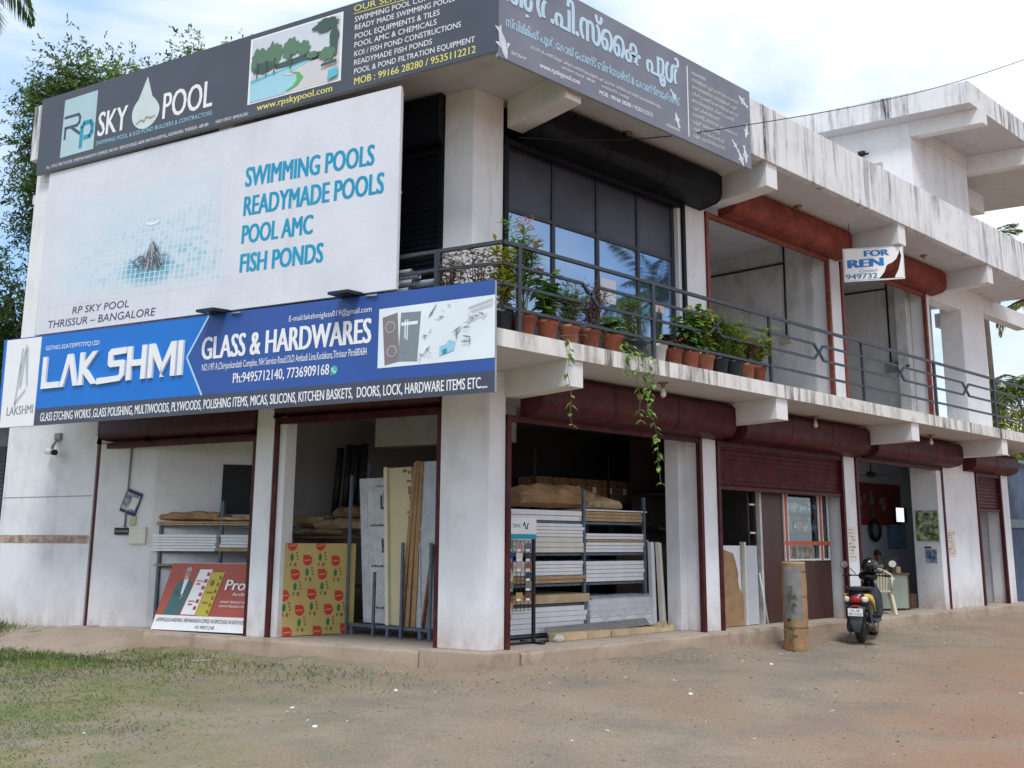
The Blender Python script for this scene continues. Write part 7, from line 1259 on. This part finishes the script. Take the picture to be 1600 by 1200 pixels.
# distant tree belt all round the plot's back
PG_ = [treeleaf('palm_leaf', (0.06, 0.115, 0.025), .3), treeleaf('palm_leaf_light', (0.13, 0.18, 0.035), .3), treeleaf('palm_leaf_yellow', (0.28, 0.23, 0.05), .3)]
def palm(label, base, H, seed, nfr=20, L_=2.6, lean=(0.4, 0.2), yellow=.2, droop=1.0, name='coconut_palm', arch=0.75, trunk=.14):
    rg = np.random.default_rng(seed); t = thing(name, label, 'palm', base); b = Vector(base); top = b+Vector((lean[0], lean[1], H)); k = MB(); n = 8; k.tube([b-Vector((0, 0, .3))]+[b.lerp(top, i/n)+Vector((0, 0, 0))+Vector((lean[0]*.25*math.sin(math.pi*i/n), 0, 0)) for i in range(1, n+1)], [trunk*1.4]+[trunk*(1-.25*i/n) for i in range(1, n+1)], 9); k.build('trunk', BARK, t, recalc=False); st_ = MB(); P = []; D = []; LL = []; M = []
    for i in range(nfr):
        a = 2*math.pi*i*.382+rg.uniform(-.2, .2); e0 = R(rg.uniform(5, 75)) if i > 4 else R(rg.uniform(60, 85)); ln = L_*rg.uniform(.8, 1.1); p = np.array(top); pts = [p.copy()]; el = e0
        for s_ in range(10): p = p+np.array([math.cos(a)*math.cos(el), math.sin(a)*math.cos(el), math.sin(el)])*ln/10; pts.append(p.copy()); el -= R(rg.uniform(7, 13))*droop
        st_.tube(pts, [.03*(1-j/11.5) for j in range(11)], 4, cap=False); my = 2 if rg.random() < yellow and e0 < R(40) else (1 if rg.random() < .35 else 0)
        for s_ in range(10):
            for f in np.linspace(0, .92, 5):
                q = pts[s_]*(1-f)+pts[s_+1]*f; td = (pts[s_+1]-pts[s_]); td /= np.linalg.norm(td); sd = np.cross(td, [0, 0, 1]); sd /= max(1e-6, np.linalg.norm(sd)); w = math.sin(math.pi*min(1, .12+.85*(s_+f)/10))
                for sg in (1, -1): P.append(q); D.append(sd*sg*.75+td*.65+np.array([0, 0, -.35])); LL.append(.30*ln*w*rg.uniform(.85, 1.1)+.05); M.append(my)
    st_.build('frond_rib', PG_[1], t, recalc=False); foliage_mesh('fronds', np.array(P)-np.array(base), np.array(D), np.array(LL), np.full(len(LL), .055*L_/2.6), PG_, np.array(M), t, fold=.02); return t
palm('coconut palm with yellowing fronds showing over the roof beside the stair room', (37.0, 8.4, -0.26), 15.2, 3, yellow=.6, L_=3.0)
palm('coconut palm low behind the roof parapet near the right edge', (40.5, 7.0, -0.26), 13.6, 4, yellow=.3, L_=3.0)
palm('green areca palm standing past the right end of the balcony', (29.5, 5.2, -0.26), 7.0, 5, L_=2.4, yellow=.0, name='areca_palm', nfr=16)
palm('coconut palm at the far right edge beyond the gate', (33.0, 2.2, -0.26), 6.6, 6, L_=2.6, yellow=.1)
palm('coconut palm leaning over the upper left corner', (-6.6, 12.1, -0.26), 13.6, 9, L_=2.5, yellow=.2, lean=(1.3, -.6))
palm('coconut palm across the road, seen mirrored in the blue shop glass', (14.4, -9.6, -0.26), 9.3, 11, L_=2.5, yellow=.1, nfr=13)
hg = np.random.default_rng(44); P = []; k = None
def belt(name, label, x0, x1, y0, y1, h, n, seed):
    rg = np.random.default_rng(seed); m = n*70; c = np.stack([rg.uniform(x0, x1, n), rg.uniform(y0, y1, n), rg.uniform(.2, h, n)], 1); P = np.repeat(c, 70, 0)+rg.normal(size=(m, 3))*.55; o = foliage_mesh(name, P, rg.normal(size=(m, 3)), rg.uniform(.22, .42, m), rg.uniform(.1, .2, m), TG, rg.choice([0, 1, 2, 2], m), None); tag(o, label, 'hedge', kind='stuff'); return o
belt('far_bushes', 'mass of green bushes far beyond the right end of the building', 34, 46, -3, 12, 4.2, 90, 3)
belt('far_bushes', 'mass of green bushes behind the left end of the building', -9, -3.2, 19, 26, 3.2, 70, 4)
# --- grass: short blades thick on the left, thinning out towards the gravel
def grass_density(x, y):
    d = -0.75*x+0.52*y; f = np.clip((d-2.3)/2.6, 0, 1)
    nn = 0.5+0.5*np.sin(x*2.1+1.3*np.sin(y*1.7))*np.cos(y*1.9+1.1*np.sin(x*1.3)); n2 = 0.5+0.5*np.sin(x*5.3+y*4.1)*np.sin(y*6.1-x*3.3)
    edge = np.exp(-((x*LN.x+y*LN.y-1.7)/0.7)**2)*np.clip((x*LD.x+y*LD.y-0.2)/2, 0, 1)*0.55
    return np.clip(f*(0.15+1.0*nn)*(0.35+0.75*n2)+edge*(nn > .55)*(n2 > .45)*0.8, 0, 1)
N = 620000; gx = RG.uniform(-8, 2.5, N); gy = RG.uniform(-5.5, 9.5, N); keep = (RG.random(N) < grass_density(gx, gy)*np.clip(1.15-0.07*np.hypot(gx+7.3, gy+9), .3, 1)) & ((gx*LN.x+gy*LN.y) > 0.25) & ((gx*LD.x+gy*LD.y < 5.6) | ((gx*LN.x+gy*LN.y) > 1.25) | (gx*LD.x+gy*LD.y > 8.2)) & ((gy < -0.25) | (gx < 0)) & (np.hypot(gx+7.3, gy+9) > 2.0)
gx, gy = gx[keep], gy[keep]; gp = np.stack([gx, gy, ground_z(gx, gy)-0.004], 1); n = len(gx); gd = RG.normal(size=(n, 3))*np.array([.75, .75, .15])+np.array([0, 0, .8])
GM = [treeleaf('grass_green', (0.11, 0.19, 0.035), .3), treeleaf('grass_dry', (0.24, 0.21, 0.09), .3), treeleaf('grass_dark', (0.06, 0.115, 0.025), .3)]
dry = (RG.random(n) < np.clip(0.65-0.16*(-0.75*gx+0.52*gy-2.0), .12, .7)); o = foliage_mesh('grass', gp, gd, RG.uniform(.02, .06, n), RG.uniform(.004, .010, n), GM, np.where(dry, 1, RG.choice([0, 0, 2], n)), None); tag(o, 'short patchy green and dry grass on the ground left of the gravel', 'grass', kind='stuff')
# taller weeds against the wall foot and the ramp
tn = 15000; tx = RG.random(tn); t0 = RG.choice([8.9, 9.4, 7.6, 5.75, 6.3, 9.9, 4.9, 2.2], tn, p=[.2, .25, .1, .12, .06, .17, .05, .05]); o0 = np.where(t0 > 8.5, .35, np.where(t0 > 7, 1.2, np.where(t0 > 5.5, 1.2, .55))); tt = t0+RG.normal(size=tn)*np.where(t0 > 8.5, .35, 1.0); oo = o0+np.abs(RG.normal(size=tn))*.75; wx = LD.x*tt+LN.x*oo; wy = LD.y*tt+LN.y*oo
o = foliage_mesh('weeds', np.stack([wx, wy, ground_z(wx, wy)-.01], 1), RG.normal(size=(tn, 3))*np.array([.5, .5, .1])+np.array([0, 0, .9]), RG.uniform(.03, .15, tn)*np.where(t0 > 8.5, 1.5, .8), RG.uniform(.006, .014, tn), GM, RG.choice([0, 1, 2], tn, p=[.6, .15, .25]), None); tag(o, 'taller green weeds along the foot of the wall and ramp', 'weeds', kind='stuff')
# --- gravel: loose stones on the surface
def stones(n, x0, x1, y0, y1, s0, s1, seed, mats):
    rg = np.random.default_rng(seed); x = rg.uniform(x0, x1, n); y = rg.uniform(y0, y1, n); ok = ((y < -0.2) | (x < -.2)) & ((x*LN.x+y*LN.y > .3) | (y < -.2)) & (np.hypot(x+7.27, y+8.97) > 1.5); x, y = x[ok], y[ok]; n = len(x); c = np.stack([x, y, ground_z(x, y)], 1); s = rg.uniform(0, 1, n)**3*(s1-s0)+s0
    cl = 0.5+0.5*np.sin(x*1.7+1.1*np.sin(y*1.3))*np.sin(y*2.3+1.4*np.sin(x*0.9)); kp = rg.random(n) < 0.12+0.8*cl**2; x, y, c, s = x[kp], y[kp], c[kp], s[kp]; n = len(x)
    oc = np.array([[1, 0, 0], [0, 1, 0], [-1, 0, 0], [0, -1, 0], [0, 0, .75], [0, 0, -.4]]); V_ = c[:, None, :]+(oc[None]*rg.uniform(.55, 1.2, (n, 6, 3))+rg.normal(size=(n, 6, 3))*.12)*s[:, None, None]; fc = np.array([[0, 1, 4], [1, 2, 4], [2, 3, 4], [3, 0, 4], [1, 0, 5], [2, 1, 5], [3, 2, 5], [0, 3, 5]]); F_ = (fc[None]+6*np.arange(n)[:, None, None]).reshape(-1, 3); me = bpy.data.meshes.new('gravel'); m_ = len(F_)
    me.vertices.add(6*n); me.vertices.foreach_set('co', V_.ravel()); me.loops.add(3*m_); me.loops.foreach_set('vertex_index', F_.ravel()); me.polygons.add(m_); me.polygons.foreach_set('loop_start', np.arange(m_)*3); me.polygons.foreach_set('loop_total', np.full(m_, 3)); me.polygons.foreach_set('material_index', np.repeat(rg.choice(len(mats), n), 8).astype(np.int32))
    for q in mats: me.materials.append(q)
    me.update(); o = bpy.data.objects.new('gravel', me); COL.objects.link(o); return o
SM = [mat('stone_grey', (0.20, 0.19, 0.18), 0.9, 0.3, 9), mat('stone_brown', (0.26, 0.19, 0.14), 0.9, 0.3, 9), mat('stone_pale', (0.30, 0.27, 0.24), 0.9, 0.2, 9), mat('stone_dark', (0.15, 0.135, 0.12), 0.9, 0.3, 9)]
tag(stones(60000, -6.5, 12, -6.5, 3.5, .003, .013, 1, SM), 'fine loose gravel scattered over the yard', 'gravel', kind='stuff')
tag(stones(7000, -6, -0.2, -1.2, 6.8, .004, .022, 2, SM), 'coarser stones lying near the foot of the left plinth', 'gravel', kind='stuff')
# --- litter
for i, (x, y, lab, sx, sy, sz, ang, m_) in enumerate(((-1.75, 4.2, 'small white paper scrap on the ground near the ramp', 0.060, 0.042, 0.015, 20, WHITE), (-2.3, 3.3, 'long pale twig lying on the ground below the ramp', .62, .02, .012, -14, mat('pale_twig', (0.5, .47, .42), .8)), (-0.95, 0.85, 'thin wooden offcut lying before the second bay', .34, .05, .015, 35, PLY), (-1.45, -0.2, 'crumpled white paper on the gravel before the second bay', 0.054, 0.042, 0.020, 60, WHITE), (-2.9, -0.6, 'tiny white wrapper on the ground in the middle', 0.060, 0.030, 0.010, 10, WHITE), (-3.2, -1.6, 'small white wrapper near the lower left grass', .06, .05, .02, 70, WHITE), (0.9, -2.4, 'small pale scrap on the gravel before the corner shop', .07, .05, .02, 30, WHITE), (3.6, -1.6, 'white fleck of paper on the gravel before the inner pillar', .06, .05, .02, 45, WHITE), (-0.3, 0.35, 'brown leaf fragment beside the corner plinth', .16, .04, .012, 5, mat('brown_scrap', (.2, .13, .08), .9)))):
    k = MB(); r = random.Random(i); F2 = frame((x, y, float(ground_z(np.array(x), np.array(y)))), ang); pts = [(sx/2*math.cos(R(a))*r.uniform(.8, 1.1), sy/2*math.sin(R(a))*r.uniform(.8, 1.1)) for a in range(0, 360, 45)]
    k.add([F2(p[0], p[1], .001) for p in pts]+[F2(p[0]*.8, p[1]*.8, sz*r.uniform(.5, 1)) for p in pts], [list(range(8))[::-1], list(range(8, 16))]+[(j, (j+1) % 8, 8+(j+1) % 8, 8+j) for j in range(8)]); one(k, ['paper_scrap', 'twig', 'wood_offcut', 'paper_scrap', 'wrapper', 'wrapper', 'paper_scrap', 'paper_scrap', 'dry_leaf'][i], m_, lab, 'litter')

# --- dry leaves and chips caught in the gravel
nl = 900; lx = RG.uniform(-5, 11, nl); ly = RG.uniform(-5.5, 0, nl); near_ = RG.random(nl) < .55; ly = np.where(near_ & (lx > 0), -0.28-np.abs(RG.normal(size=nl))*.5, ly); tq = RG.uniform(0, 6, nl); oq = .32+np.abs(RG.normal(size=nl))*.5; onl = near_ & (lx <= 0); lx = np.where(onl, LD.x*tq+LN.x*oq, lx); ly = np.where(onl, LD.y*tq+LN.y*oq, ly)
ok = (ly < -.22) | (lx < -.2); ok &= np.hypot(lx+7.27, ly+8.97) > 2.2; lx, ly = lx[ok], ly[ok]; nl = len(lx)
o = foliage_mesh('dry_leaves', np.stack([lx, ly, ground_z(lx, ly)+.006], 1), RG.normal(size=(nl, 3))*np.array([1, 1, .12]), RG.uniform(.02, .06, nl), RG.uniform(.008, .022, nl), [mat('brown_scrap', (.2, .13, .08), .9), mat('pale_twig', (0.5, .47, .42), .8), GM[1]], RG.choice([0, 0, 2, 1], nl), None, fold=.08); tag(o, 'dry leaf bits and chips scattered over the gravel', 'leaf litter', kind='stuff')
